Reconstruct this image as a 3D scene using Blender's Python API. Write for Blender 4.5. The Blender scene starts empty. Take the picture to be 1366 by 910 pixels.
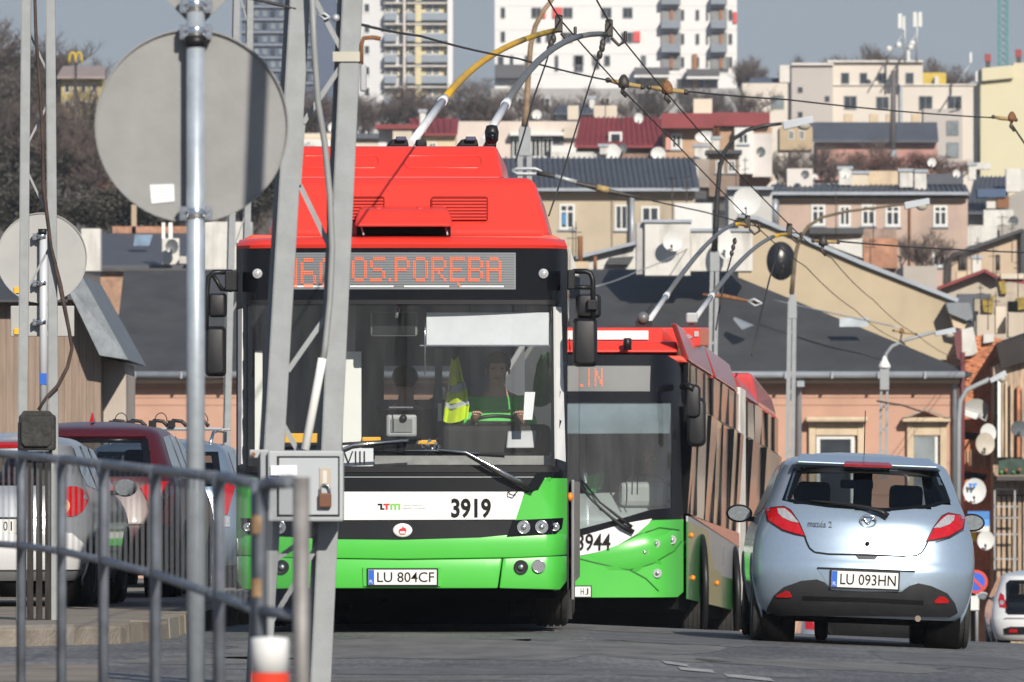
import bpy, bmesh, math, random
from mathutils import Vector, Matrix, Quaternion
from mathutils.geometry import delaunay_2d_cdt
random.seed(7)
S = bpy.context.scene
COL = S.collection
R = math.radians
# ------------------------------------------------------------------ camera, world, sun
FPX, CX, HY, EYE = 12000.0, 683.0, 663.0, 1.03     # focal length in photo pixels, axis column, level row, eye height
cam_d = bpy.data.cameras.new('camera'); cam = bpy.data.objects.new('camera', cam_d); COL.objects.link(cam)
cam.location = (0, 0, EYE); cam.rotation_euler = (R(90), 0, 0)
cam_d.sensor_width = 36.0; cam_d.lens = FPX / 1366 * 36; cam_d.shift_y = (HY - 455) / 1366
cam_d.clip_start = 1.0; cam_d.clip_end = 9000
cam_d.dof.use_dof = True; cam_d.dof.focus_distance = 71; cam_d.dof.aperture_fstop = 12
S.camera = cam
SUN_EL, SUN_AZ = 27.5, 18.0                        # behind the camera, to its right
w = bpy.data.worlds.new('World'); S.world = w; w.use_nodes = True
nt = w.node_tree; nt.nodes.clear()
sky = nt.nodes.new('ShaderNodeTexSky'); sky.sky_type = 'NISHITA'; sky.sun_disc = False
sky.sun_elevation = R(SUN_EL); sky.sun_rotation = R(180 - SUN_AZ)
sky.air_density = 1.0; sky.dust_density = 0.3; sky.ozone_density = 2.0; sky.altitude = 200
# a bank of grey-blue winter cloud all round the horizon, thinning overhead
tc = nt.nodes.new('ShaderNodeTexCoord'); sep = nt.nodes.new('ShaderNodeSeparateXYZ')
nt.links.new(tc.outputs['Generated'], sep.inputs[0])
mr = nt.nodes.new('ShaderNodeMapRange'); mr.inputs[1].default_value = 0.0; mr.inputs[2].default_value = 0.55
mr.inputs[3].default_value = 0.93; mr.inputs[4].default_value = 0.25; nt.links.new(sep.outputs[2], mr.inputs[0])
mp = nt.nodes.new('ShaderNodeMapping'); mp.inputs['Scale'].default_value = (6, 6, 26); nt.links.new(tc.outputs['Generated'], mp.inputs[0])
nz = nt.nodes.new('ShaderNodeTexNoise'); nz.inputs['Scale'].default_value = 1.6; nz.inputs['Detail'].default_value = 5
nt.links.new(mp.outputs[0], nz.inputs[0])
cr = nt.nodes.new('ShaderNodeValToRGB'); cr.color_ramp.elements[0].position = .3; cr.color_ramp.elements[1].position = .75
cr.color_ramp.elements[0].color = (2.05, 2.45, 3.25, 1); cr.color_ramp.elements[1].color = (2.6, 2.95, 3.65, 1)
nt.links.new(nz.outputs[0], cr.inputs[0])
mx = nt.nodes.new('ShaderNodeMix'); mx.data_type = 'RGBA'
nt.links.new(mr.outputs[0], mx.inputs[0]); nt.links.new(sky.outputs[0], mx.inputs[6]); nt.links.new(cr.outputs[0], mx.inputs[7])
bg = nt.nodes.new('ShaderNodeBackground'); bg.inputs[1].default_value = 0.1; wo = nt.nodes.new('ShaderNodeOutputWorld')
nt.links.new(mx.outputs[2], bg.inputs[0]); nt.links.new(bg.outputs[0], wo.inputs[0])
sd = bpy.data.lights.new('sun', 'SUN'); sd.energy = 4.9; sd.angle = R(0.53); sd.color = (1, .93, .82)
sun = bpy.data.objects.new('sun', sd); COL.objects.link(sun)
_e, _a = R(SUN_EL), R(SUN_AZ)
SUNV = Vector((math.sin(_a) * math.cos(_e), -math.cos(_a) * math.cos(_e), math.sin(_e)))
sun.rotation_euler = SUNV.to_track_quat('Z', 'Y').to_euler()
S.view_settings.view_transform = 'Standard'; S.view_settings.look = 'None'; S.view_settings.exposure = 0.08; S.view_settings.gamma = 1
S.cycles.use_denoising = True; S.cycles.max_bounces = 8; S.cycles.transparent_max_bounces = 16
S.cycles.diffuse_bounces = 3; S.cycles.glossy_bounces = 3; S.cycles.caustics_reflective = False; S.cycles.caustics_refractive = False

# ------------------------------------------------------------------ helpers
def PX(px, d): return (px - CX) * d / FPX
def PZ(py, d): return EYE + (HY - py) * d / FPX
def P(px, py, d): return Vector((PX(px, d), d, PZ(py, d)))
def sc(d): return FPX / d

MATS = {}
def pm(name, col, rough=.6, metal=0.0, var=.10, scale=2.0, bump=0.0, bscale=40.0, coat=0.0, dirt=0.0, stretch=(1, 1, 1), spec=.5, detail=4, streak=False):
    if name in MATS: return MATS[name]
    m = bpy.data.materials.new(name); m.use_nodes = True; MATS[name] = m
    n = m.node_tree; b = n.nodes['Principled BSDF']
    b.inputs['Roughness'].default_value = rough; b.inputs['Metallic'].default_value = metal
    b.inputs['Coat Weight'].default_value = coat; b.inputs['Coat Roughness'].default_value = .06
    b.inputs['Specular IOR Level'].default_value = spec
    t = n.nodes.new('ShaderNodeTexCoord'); mpn = n.nodes.new('ShaderNodeMapping'); mpn.inputs['Scale'].default_value = stretch
    n.links.new(t.outputs['Object'], mpn.inputs[0])
    z = n.nodes.new('ShaderNodeTexNoise'); z.inputs['Scale'].default_value = scale; z.inputs['Detail'].default_value = detail
    z.inputs['Roughness'].default_value = .62
    n.links.new(mpn.outputs[0], z.inputs[0])
    c = n.nodes.new('ShaderNodeValToRGB'); e = c.color_ramp.elements
    e[0].position = .32; e[1].position = .68
    e[0].color = tuple(max(0, k * (1 - var)) for k in col) + (1,); e[1].color = tuple(min(1, k * (1 + var)) for k in col) + (1,)
    n.links.new(z.outputs[0], c.inputs[0])
    out = c.outputs[0]
    if dirt:
        z2 = n.nodes.new('ShaderNodeTexNoise'); z2.inputs['Scale'].default_value = scale * .45; z2.inputs['Detail'].default_value = 7
        mp2 = n.nodes.new('ShaderNodeMapping'); mp2.inputs['Scale'].default_value = tuple(a * b for a, b in zip(stretch, (2.2, 2.2, .45) if streak else (1, 1, 1))); n.links.new(t.outputs['Object'], mp2.inputs[0]); n.links.new(mp2.outputs[0], z2.inputs[0])
        r2 = n.nodes.new('ShaderNodeMapRange'); r2.inputs[1].default_value = .52; r2.inputs[2].default_value = .72
        r2.inputs[3].default_value = 0; r2.inputs[4].default_value = dirt; n.links.new(z2.outputs[0], r2.inputs[0])
        mm = n.nodes.new('ShaderNodeMix'); mm.data_type = 'RGBA'; n.links.new(r2.outputs[0], mm.inputs[0]); n.links.new(out, mm.inputs[6])
        mm.inputs[7].default_value = (.10, .088, .075, 1); out = mm.outputs[2]
    n.links.new(out, b.inputs['Base Color'])
    if bump:
        z3 = n.nodes.new('ShaderNodeTexNoise'); z3.inputs['Scale'].default_value = bscale; z3.inputs['Detail'].default_value = 4
        n.links.new(mpn.outputs[0], z3.inputs[0])
        bp = n.nodes.new('ShaderNodeBump'); bp.inputs['Strength'].default_value = bump; bp.inputs['Distance'].default_value = .02
        n.links.new(z3.outputs[0], bp.inputs['Height']); n.links.new(bp.outputs[0], b.inputs['Normal'])
    return m
def glass(name, tint=(.75, .8, .8), gloss=.08, rough=.02, extra=0.0):
    if name in MATS: return MATS[name]
    m = bpy.data.materials.new(name); m.use_nodes = True; MATS[name] = m
    n = m.node_tree; n.nodes.clear()
    tr = n.nodes.new('ShaderNodeBsdfTransparent'); tr.inputs[0].default_value = tint + (1,)
    gl = n.nodes.new('ShaderNodeBsdfGlossy'); gl.inputs['Roughness'].default_value = rough; gl.inputs[0].default_value = (1, 1, 1, 1)
    lw = n.nodes.new('ShaderNodeLayerWeight'); lw.inputs[0].default_value = .5
    pw_ = n.nodes.new('ShaderNodeMath'); pw_.operation = 'POWER'; pw_.inputs[1].default_value = 5; n.links.new(lw.outputs['Facing'], pw_.inputs[0])
    rr = n.nodes.new('ShaderNodeMapRange'); rr.inputs[3].default_value = gloss; rr.inputs[4].default_value = .95
    n.links.new(pw_.outputs[0], rr.inputs[0])
    # streaky grey film: road dust, plus the reflected veil put in as colour
    mxs = n.nodes.new('ShaderNodeMixShader'); n.links.new(rr.outputs[0], mxs.inputs[0]); n.links.new(tr.outputs[0], mxs.inputs[1]); n.links.new(gl.outputs[0], mxs.inputs[2])
    o = n.nodes.new('ShaderNodeOutputMaterial')
    last = mxs
    if extra:
        df = n.nodes.new('ShaderNodeBsdfDiffuse'); df.inputs[0].default_value = (.5, .5, .48, 1)
        t = n.nodes.new('ShaderNodeTexCoord'); mpn = n.nodes.new('ShaderNodeMapping'); mpn.inputs['Scale'].default_value = (3, 1, .6)
        z = n.nodes.new('ShaderNodeTexNoise'); z.inputs['Scale'].default_value = 2.5; z.inputs['Detail'].default_value = 6
        n.links.new(t.outputs['Object'], mpn.inputs[0]); n.links.new(mpn.outputs[0], z.inputs[0])
        r2 = n.nodes.new('ShaderNodeMapRange'); r2.inputs[1].default_value = .35; r2.inputs[2].default_value = .8
        r2.inputs[3].default_value = extra * .4; r2.inputs[4].default_value = extra * 1.6; n.links.new(z.outputs[0], r2.inputs[0])
        m2 = n.nodes.new('ShaderNodeMixShader'); n.links.new(r2.outputs[0], m2.inputs[0]); n.links.new(mxs.outputs[0], m2.inputs[1]); n.links.new(df.outputs[0], m2.inputs[2]); last = m2
    n.links.new(last.outputs[0], o.inputs[0])
    return m
def emis(name, col, st, base=(.1, .1, .1)):
    if name in MATS: return MATS[name]
    m = pm(name, base, .4); b = m.node_tree.nodes['Principled BSDF']
    b.inputs['Emission Color'].default_value = col + (1,); b.inputs['Emission Strength'].default_value = st
    return m

def props(o, label=None, cat=None, group=None, kind=None):
    if label: o['label'] = label
    if cat: o['category'] = cat
    if group: o['group'] = group
    if kind: o['kind'] = kind
    return o
def thing(name, label, cat, loc=(0, 0, 0), group=None, rot=None):
    o = bpy.data.objects.new(name, None); COL.objects.link(o); o.location = loc
    o.empty_display_size = .2
    if rot: o.rotation_euler = rot
    return props(o, label, cat, group)

def frame_of(v):
    v = v.normalized(); a = Vector((0, 0, 1)) if abs(v.z) < .9 else Vector((1, 0, 0))
    u = v.cross(a).normalized(); return u, v.cross(u).normalized()
class M:
    """vertex and face lists in world coordinates (or local ones for rotated things); build() links one mesh object"""
    def __init__(s): s.v = []; s.f = []; s.sm = []; s.mi = []
    def add(s, vs, fs, smooth=False, mi=0):
        k = len(s.v); s.v += [Vector(a) for a in vs]
        for f in fs: s.f.append([i + k for i in f]); s.sm.append(smooth); s.mi.append(mi)
        return s
    def box(s, x0, x1, y0, y1, z0, z1, mi=0):
        vs = [(x, y, z) for z in (z0, z1) for y in (y0, y1) for x in (x0, x1)]
        return s.add(vs, [(0, 2, 3, 1), (4, 5, 7, 6), (0, 1, 5, 4), (1, 3, 7, 5), (3, 2, 6, 7), (2, 0, 4, 6)], False, mi)
    def pbox(s, px0, py0, px1, py1, d, t=.1, mi=0):          # box whose front face covers a photo rectangle at distance d
        return s.box(PX(px0, d), PX(px1, d), d, d + t, PZ(py1, d), PZ(py0, d), mi)
    def prism(s, pts, y0, y1, mi=0):                         # (x,z) outline pushed along y
        a = sum(p[0] * q[1] - q[0] * p[1] for p, q in zip(pts, pts[1:] + pts[:1]))
        if a < 0: pts = pts[::-1]
        n = len(pts)
        vs = [(p[0], y0, p[1]) for p in pts] + [(p[0], y1, p[1]) for p in pts]
        fs = [tuple(range(n)), tuple(range(2 * n - 1, n - 1, -1))] + [(i, i + n, (i + 1) % n + n, (i + 1) % n) for i in range(n)]
        return s.add(vs, fs, False, mi)
    def pprism(s, pts, d, t, mi=0): return s.prism([(PX(a, d), PZ(b, d)) for a, b in pts], d, d + t, mi)
    def hull(s, loop0, loop1, mi=0, smooth=False):           # two loops of equal length joined and capped
        n = len(loop0)
        fs = [tuple(range(n)), tuple(range(2 * n - 1, n - 1, -1))] + [(i, i + n, (i + 1) % n + n, (i + 1) % n) for i in range(n)]
        return s.add(list(loop0) + list(loop1), fs, smooth, mi)
    def tube(s, pts, r, n=8, mi=0, cap=True, flat=None):
        pts = [Vector(p) for p in pts]; m = len(pts)
        rs = r if isinstance(r, (list, tuple)) else [r] * m
        k = len(s.v); u = None
        for i, p in enumerate(pts):
            t = (pts[min(i + 1, m - 1)] - pts[max(i - 1, 0)]).normalized()
            if u is None: u, b = frame_of(t)
            else:
                u = (u - t * u.dot(t)).normalized(); b = t.cross(u)
            for j in range(n):
                a = 2 * math.pi * j / n
                s.v.append(p + (u * math.cos(a) + b * math.sin(a)) * rs[i])
        for i in range(m - 1):
            for j in range(n):
                s.f.append([k + i * n + j, k + i * n + (j + 1) % n, k + (i + 1) * n + (j + 1) % n, k + (i + 1) * n + j]); s.sm.append(n > 4); s.mi.append(mi)
        if cap:
            s.f.append([k + j for j in range(n)][::-1]); s.f.append([k + (m - 1) * n + j for j in range(n)]); s.sm += [False] * 2; s.mi += [mi] * 2
        return s
    def bar(s, p0, p1, w, t, mi=0, up=(0, 1, 0)):            # flat bar: width w across, thickness t along `up`
        p0, p1 = Vector(p0), Vector(p1); v = (p1 - p0).normalized(); up = Vector(up); a = v.cross(up).normalized() * w / 2; b = a.cross(v).normalized() * t / 2
        return s.hull([p0 + a + b, p0 - a + b, p0 - a - b, p0 + a - b], [p1 + a + b, p1 - a + b, p1 - a - b, p1 + a - b], mi)
    def lathe(s, prof, c=(0, 0, 0), ax=(0, 0, 1), n=24, mi=0, smooth=True, sx=1.0):   # prof: (radius, along)
        c, ax = Vector(c), Vector(ax).normalized(); u, b = frame_of(ax); k = len(s.v)
        for r_, h in prof:
            for j in range(n):
                a = 2 * math.pi * j / n; s.v.append(c + ax * h + (u * math.cos(a) * sx + b * math.sin(a)) * r_)
        for i in range(len(prof) - 1):
            for j in range(n):
                s.f.append([k + i * n + j, k + i * n + (j + 1) % n, k + (i + 1) * n + (j + 1) % n, k + (i + 1) * n + j]); s.sm.append(smooth); s.mi.append(mi)
        for i in (0, len(prof) - 1):
            if prof[i][0] > 1e-6: s.f.append([k + i * n + j for j in range(n)]); s.sm.append(False); s.mi.append(mi)
        return s
    def sphere(s, c, r, n=12, m=8, sc3=(1, 1, 1), mi=0):
        c = Vector(c); k = len(s.v)
        for i in range(m + 1):
            p = math.pi * i / m
            for j in range(n):
                a = 2 * math.pi * j / n
                s.v.append(c + Vector((r * math.sin(p) * math.cos(a) * sc3[0], r * math.sin(p) * math.sin(a) * sc3[1], r * math.cos(p) * sc3[2])))
        for i in range(m):
            for j in range(n):
                s.f.append([k + i * n + j, k + (i + 1) * n + j, k + (i + 1) * n + (j + 1) % n, k + i * n + (j + 1) % n]); s.sm.append(True); s.mi.append(mi)
        return s
    def mesh(s, name, mats, off=(0, 0, 0), weld=True, sharp=None):
        me = bpy.data.meshes.new(name); off = Vector(off)
        me.from_pydata([v - off for v in s.v], [], s.f)
        for mm in (mats if isinstance(mats, (list, tuple)) else [mats]): me.materials.append(mm)
        for p, a, b in zip(me.polygons, s.sm, s.mi): p.use_smooth = a; p.material_index = b
        bm = bmesh.new(); bm.from_mesh(me)
        if weld: bmesh.ops.remove_doubles(bm, verts=bm.verts, dist=1e-5)
        bmesh.ops.recalc_face_normals(bm, faces=bm.faces); bm.to_mesh(me); bm.free()
        if sharp: me.set_sharp_from_angle(angle=R(sharp))
        return me
    def build(s, name, mats, parent=None, bevel=0, seg=2, kind=None, label=None, cat=None, group=None, local=False, solid=0, weld=True, sharp=None, recalc=True):
        off = (0, 0, 0)
        if parent is not None and not local:
            off = wloc(parent)
        elif parent is None and not local and s.v and kind is None:      # single-mesh thing: origin at its base
            lo = [min(v[i] for v in s.v) for i in range(3)]; hi = [max(v[i] for v in s.v) for i in range(3)]
            off = Vector(((lo[0] + hi[0]) / 2, (lo[1] + hi[1]) / 2, lo[2]))
        me = s.mesh(name, mats, off, weld, sharp)
        o = bpy.data.objects.new(name, me); COL.objects.link(o)
        if parent is not None: o.parent = parent
        else: o.location = off
        if solid:
            md = o.modifiers.new('solid', 'SOLIDIFY'); md.thickness = abs(solid); md.offset = -1 if solid > 0 else 1
        if bevel:
            md = o.modifiers.new('bevel', 'BEVEL'); md.width = bevel; md.segments = seg; md.limit_method = 'ANGLE'; md.angle_limit = R(35)
        if solid: md = o.modifiers.new('crisp', 'EDGE_SPLIT'); md.split_angle = R(42)
        return props(o, label, cat, group, kind)
def wloc(o):
    v = Vector((0, 0, 0))
    while o is not None: v = v + o.location; o = o.parent
    return v
def clone(o, parent=None, loc=None, label=None):
    c = o.copy(); COL.objects.link(c); c.parent = parent
    if loc is not None: c.location = loc
    if label: c['label'] = label
    for ch in list(o.children): clone(ch, c)
    return c

# ---- panels that follow a curved front: an (x,z) outline cut into small cells, each corner pushed onto y = fn(x, z)
def clip_half(poly, ax, val, keep_greater):
    out = []
    for i, p in enumerate(poly):
        q = poly[(i + 1) % len(poly)]
        ip = (p[ax] >= val) == keep_greater or p[ax] == val; iq = (q[ax] >= val) == keep_greater or q[ax] == val
        if ip: out.append(p)
        if ip != iq:
            t = (val - p[ax]) / (q[ax] - p[ax]); out.append((p[0] + t * (q[0] - p[0]), p[1] + t * (q[1] - p[1])))
    return out
def cells(poly, dx, dz):
    a = sum(p[0] * q[1] - q[0] * p[1] for p, q in zip(poly, poly[1:] + poly[:1]))
    if a < 0: poly = poly[::-1]
    x0, x1 = min(p[0] for p in poly), max(p[0] for p in poly); nx = max(1, int(math.ceil((x1 - x0) / dx)))
    res = []
    for i in range(nx):
        c = poly
        if i > 0: c = clip_half(c, 0, x0 + (x1 - x0) * i / nx, True)
        if i < nx - 1 and c: c = clip_half(c, 0, x0 + (x1 - x0) * (i + 1) / nx, False)
        if len(c) < 3: continue
        z0, z1 = min(p[1] for p in c), max(p[1] for p in c); nz_ = max(1, int(math.ceil((z1 - z0) / dz)))
        for j in range(nz_):
            e = c
            if j > 0: e = clip_half(e, 1, z0 + (z1 - z0) * j / nz_, True)
            if j < nz_ - 1 and e: e = clip_half(e, 1, z0 + (z1 - z0) * (j + 1) / nz_, False)
            g = []
            for p in e:
                if not g or abs(p[0] - g[-1][0]) + abs(p[1] - g[-1][1]) > 1e-5: g.append(p)
            if len(g) > 1 and abs(g[0][0] - g[-1][0]) + abs(g[0][1] - g[-1][1]) < 1e-5: g.pop()
            if len(g) >= 3: res.append(g)
    return res
def cdt(poly, dx, dz):
    """triangles filling an outline, with grid points inside and along its edges"""
    out = []
    for p, q in zip(poly, poly[1:] + poly[:1]):
        n = max(1, int(math.ceil(max(abs(q[0] - p[0]) / dx, abs(q[1] - p[1]) / dz) - 1e-6)))
        for k in range(n): out.append((p[0] + (q[0] - p[0]) * k / n, p[1] + (q[1] - p[1]) * k / n))
    m = len(out); pts = [Vector(p) for p in out]
    x0, x1 = min(p[0] for p in out), max(p[0] for p in out); z0, z1 = min(p[1] for p in out), max(p[1] for p in out)
    nx = int((x1 - x0) / dx) + 1; nz_ = int((z1 - z0) / dz) + 1
    for i in range(1, nx):
        for j in range(1, nz_): pts.append(Vector((x0 + (x1 - x0) * i / nx + 1e-4, z0 + (z1 - z0) * j / nz_ + 1e-4)))
    V, _, F, _, _, _ = delaunay_2d_cdt(pts, [], [list(range(m))], 1, 1e-5)
    res = []
    for f in F:
        f = list(f); ar = sum(V[f[i]].x * V[f[(i + 1) % len(f)]].y - V[f[(i + 1) % len(f)]].x * V[f[i]].y for i in range(len(f)))
        res.append(f if ar > 0 else f[::-1])
    return [(v.x, v.y) for v in V], res
def skinpatch(mb, poly, fn, off=0.0, dx=.06, dz=.2, mi=0, smooth=True, sgn=1):
    V, F = cdt(poly, dx, dz)
    return mb.add([(x, fn(x, z) - off * sgn, z) for x, z in V], F, smooth, mi)
def rrect(x0, z0, x1, z1, r, n=4):
    pts = []
    for cx_, cz_, a0 in ((x1 - r, z1 - r, 0), (x0 + r, z1 - r, 90), (x0 + r, z0 + r, 180), (x1 - r, z0 + r, 270)):
        for i in range(n + 1):
            a = R(a0 + 90 * i / n); pts.append((cx_ + r * math.cos(a), cz_ + r * math.sin(a)))
    return pts
def ell(cx_, cz_, a, b, n=20): return [(cx_ + a * math.cos(2 * math.pi * i / n), cz_ + b * math.sin(2 * math.pi * i / n)) for i in range(n)]

def text_mesh(txt, x0, z0, x1, z1, y, depth=.004, bold=0.0, font_shear=0.0):
    """flat lettering filling the (x,z) box, its face at y"""
    cu = bpy.data.curves.new('lettering', 'FONT'); cu.body = txt; cu.size = 1; cu.extrude = 0.0; cu.offset = bold; cu.shear = font_shear; cu.resolution_u = 3
    o = bpy.data.objects.new('lettering', cu); COL.objects.link(o)
    dg = bpy.context.evaluated_depsgraph_get(); me = bpy.data.meshes.new_from_object(o.evaluated_get(dg))
    vs = [v.co.copy() for v in me.vertices]; fs = [tuple(p.vertices) for p in me.polygons]
    bpy.data.objects.remove(o); bpy.data.curves.remove(cu); bpy.data.meshes.remove(me)
    a0, a1 = min(v.x for v in vs), max(v.x for v in vs); b0, b1 = min(v.y for v in vs), max(v.y for v in vs)
    mb = M(); mb.add([(x0 + (v.x - a0) / (a1 - a0) * (x1 - x0), y, z0 + (v.y - b0) / max(1e-6, b1 - b0) * (z1 - z0)) for v in vs], fs)
    return mb

def wrap_text(mb, fn, off):
    for v in mb.v: v.y = fn(v.x, v.z) - off
    return mb
# ------------------------------------------------------------------ materials
ASPH = pm('asphalt', (.135, .132, .130), .62, var=.24, scale=1.1, bump=.55, bscale=70, stretch=(1, .22, 1), detail=9)
def asphalt_detail():
    n = ASPH.node_tree; b = n.nodes['Principled BSDF']; src = b.inputs['Base Color'].links[0].from_socket; t = n.nodes.new('ShaderNodeTexCoord')
    def noise(scale3, det, lo, hi, v0, v1):
        m_ = n.nodes.new('ShaderNodeMapping'); m_.inputs['Scale'].default_value = scale3; z = n.nodes.new('ShaderNodeTexNoise'); z.inputs['Scale'].default_value = 1; z.inputs['Detail'].default_value = det
        r_ = n.nodes.new('ShaderNodeMapRange'); r_.inputs[1].default_value = lo; r_.inputs[2].default_value = hi; r_.inputs[3].default_value = v0; r_.inputs[4].default_value = v1
        n.links.new(t.outputs['Object'], m_.inputs[0]); n.links.new(m_.outputs[0], z.inputs[0]); n.links.new(z.outputs[0], r_.inputs[0]); return r_.outputs[0]
    out = src
    for args in (((.35, .05, 1), 4, .38, .62, .72, 1.25), ((.8, .55, 1), 6, .35, .65, .80, 1.18), ((22, 1.6, 1), 3, .42, .58, .82, 1.16), ((70, 6, 1), 1, .66, .74, 1.0, 1.9), ((.25, 1.3, 1), 5, .60, .68, 1.0, .82)):
        v = noise(*args); m_ = n.nodes.new('ShaderNodeVectorMath'); m_.operation = 'SCALE'; n.links.new(out, m_.inputs[0]); n.links.new(v, m_.inputs['Scale']); out = m_.outputs[0]
    n.links.new(out, b.inputs['Base Color'])
asphalt_detail()
CONC = pm('concrete', (.225, .195, .16), .85, var=.25, scale=3, bump=.5, bscale=40, dirt=.5)
SOIL = pm('soil', (.10, .085, .065), .95, var=.35, scale=.05, bump=.3, bscale=3)
WPAINT = pm('road_paint', (.36, .36, .35), .7, var=.5, scale=9, dirt=.8)
GALV = pm('galvanised_steel', (.42, .44, .46), .50, .35, var=.14, scale=9, bump=.08, bscale=60)
GALVB = pm('bright_tube_steel', (.44, .49, .54), .42, .45, var=.12, scale=14)
GPAINT = pm('grey_painted_steel', (.30, .32, .33), .55, 0, var=.08, scale=5, bump=.05, bscale=90)
MASTG = pm('mast_grey_paint', (.285, .30, .31), .55, 0, var=.10, scale=7, dirt=.12, bump=.06, bscale=80)
FENCEM = pm('barrier_galvanised', (.17, .19, .225), .45, .35, var=.28, scale=8, dirt=.2)
RUST = pm('rust', (.22, .10, .045), .85, var=.4, scale=20, bump=.3)
BLACKP = pm('black_plastic', (.013, .013, .015), .42, var=.15, scale=6, spec=.35)
BLACKG = pm('black_gloss', (.006, .007, .010), .16, var=.1, scale=3, coat=.0, spec=.3)
RUBBER = pm('tyre_rubber', (.028, .027, .026), .85, var=.3, scale=14, bump=.25, bscale=60)
UNDER = pm('underbody_black', (.008, .008, .008), .95, var=.3, scale=4, spec=.1)
BUSRED = pm('bus_red', (.72, .042, .026), .32, var=.05, scale=1.3, coat=.35, dirt=.03)
BUSRED2 = pm('bus_red_matt', (.70, .075, .045), .5, var=.06, scale=2, dirt=.08)
BUSGRN = pm('bus_green', (.075, .50, .060), .30, var=.05, scale=1.1, coat=.35, dirt=.05)
BUSWHT = pm('bus_white', (.78, .78, .77), .38, var=.04, scale=2, coat=.2, dirt=.05)
BUSSILV = pm('bus_silver', (.42, .43, .44), .35, .3, var=.05, scale=2, dirt=.12)
DKRED = pm('bus_red_grazed', (.33, .035, .035), .25, var=.12, scale=2, coat=.4)  # bus red, dulled in colour for grazing light on the flank
CHROME = pm('chrome', (.75, .75, .76), .16, 1.0, var=.05, scale=9)
SILVG = pm('silver_grey_plastic', (.40, .41, .42), .45, .2, var=.06, scale=5)
ORANGE = pm('amber_plastic', (.85, .26, .02), .3, var=.1, scale=9)
REDLENS = pm('red_lens', (.44, .008, .012), .12, var=.18, scale=30, coat=.6)
CLEARL = pm('clear_lens', (.62, .60, .60), .12, .5, var=.2, scale=40, coat=.7)
DARKINT = pm('dark_interior', (.014, .015, .018), .75, var=.2, scale=3, spec=.2)
GREYINT = pm('grey_interior', (.20, .205, .21), .6, var=.12, scale=3)
WHTINT = pm('white_interior', (.84, .84, .80), .5, var=.03, scale=4)
YELBAR = pm('yellow_rail', (.85, .45, .02), .4, var=.08, scale=6)
PAPER = pm('white_sheet', (.80, .81, .84), .7, var=.03, scale=4)
BLIND = pm('blind_sheet', (.68, .70, .74), .6, var=.06, scale=6)
HIVIS = pm('hi_vis_yellow', (.62, .80, .02), .6, var=.08, scale=8)
REFLT = pm('reflective_tape', (.5, .53, .57), .4, var=.06, scale=8)
DGREEN = pm('dark_green_cloth', (.015, .16, .035), .8, var=.2, scale=8)
JGREEN = pm('green_jacket', (.12, .60, .12), .75, var=.12, scale=8)
SKIN = pm('skin', (.58, .34, .25), .55, var=.08, scale=8)
HAIR = pm('dark_hair', (.03, .022, .018), .6, var=.2, scale=20)
GHAIR = pm('grey_hair', (.22, .21, .20), .6, var=.2, scale=20)
DCLOTH = pm('dark_cloth', (.016, .016, .02), .85, var=.2, scale=6)
LCLOTH = pm('light_grey_cloth', (.50, .52, .50), .8, var=.1, scale=8)
PBLUE = pm('plate_blue', (.02, .12, .55), .4, var=.04)
INK = pm('black_print', (.007, .007, .007), .6, var=.05, spec=.2)
INKR = pm('red_print', (.62, .02, .03), .5, var=.05)
INKG = pm('green_print', (.18, .55, .08), .5, var=.05)
INKW = pm('white_print', (.8, .8, .8), .5, var=.02)
LEDC = emis('led_orange', (1.0, .16, .045), .75, (.40, .09, .04))
DISPG = pm('display_grey', (.20, .215, .23), .35, var=.05, scale=2)
LAMPON = emis('lit_lamp', (1.0, .78, .40), .7, (.8, .7, .5))
BLACKB = pm('bumper_black', (.028, .028, .030), .6, var=.2, scale=6, spec=.3)
WSCREEN2 = glass('windscreen_glass_teal', (.86, .93, .93), .12, .03, .06)
WSCREEN = glass('windscreen_glass', (.92, .94, .94), .055, .02, .04)
TGLASS = glass('tinted_glass', (.58, .61, .62), .045, .02, .0)
SGLASS = pm('dark_side_glass', (.012, .013, .015), .04, var=.1, coat=.6, spec=.8)

# ------------------------------------------------------------------ road and terrain
RZ = [(0, 0), (66, 0), (75, -.037), (85, -.166), (95, -.387), (105, -.70), (112, -.95), (135, -1.38), (166, -1.72), (210, -2.75), (260, -3.9), (300, -4.4)]
def lerp_tab(t, v):
    if v <= t[0][0]: return t[0][1]
    for (a, b), (c, d) in zip(t, t[1:]):
        if v <= c: return b + (d - b) * (v - a) / (c - a)
    return t[-1][1]
def camber(x): return -.044 * max(0, min(x, 7.0) - .55) if x > .55 else 0.0
def road_z(x, y): return lerp_tab(RZ, y) + camber(x)
def grid_sheet(name, xs, ys, zf, mat, kind='structure', smooth=True):
    mb = M(); n = len(xs)
    mb.v = [Vector((x, y, zf(x, y))) for y in ys for x in xs]
    for j in range(len(ys) - 1):
        for i in range(n - 1):
            mb.f.append([j * n + i, j * n + i + 1, (j + 1) * n + i + 1, (j + 1) * n + i]); mb.sm.append(smooth); mb.mi.append(0)
    return mb.build(name, mat, kind=kind, weld=False)
TZ = [(0, -.02), (66, -.02), (105, -.9), (166, -2.2), (260, -5), (320, -5.5), (420, 1), (560, 8), (700, 17), (1000, 30), (1300, 44), (1700, 58), (2100, 62)]
def terrain_z(x, y):
    z = lerp_tab(TZ, y)
    if y < 330: z = min(z, lerp_tab(RZ, y) - .25 + (camber(x) if y < 300 else 0))
    if y > 330:
        left = max(0, -x / y * FPX - 250) / 450                 # the wooded bank to the left
        if left > 0: z += min(left, 1.2) * 7 * min(1, (y - 330) / 200)
        z += (math.sin(x * .013 + y * .007) + math.sin(x * .031 - y * .011) * .5) * min(3, (y - 330) / 150)
    return z
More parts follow.
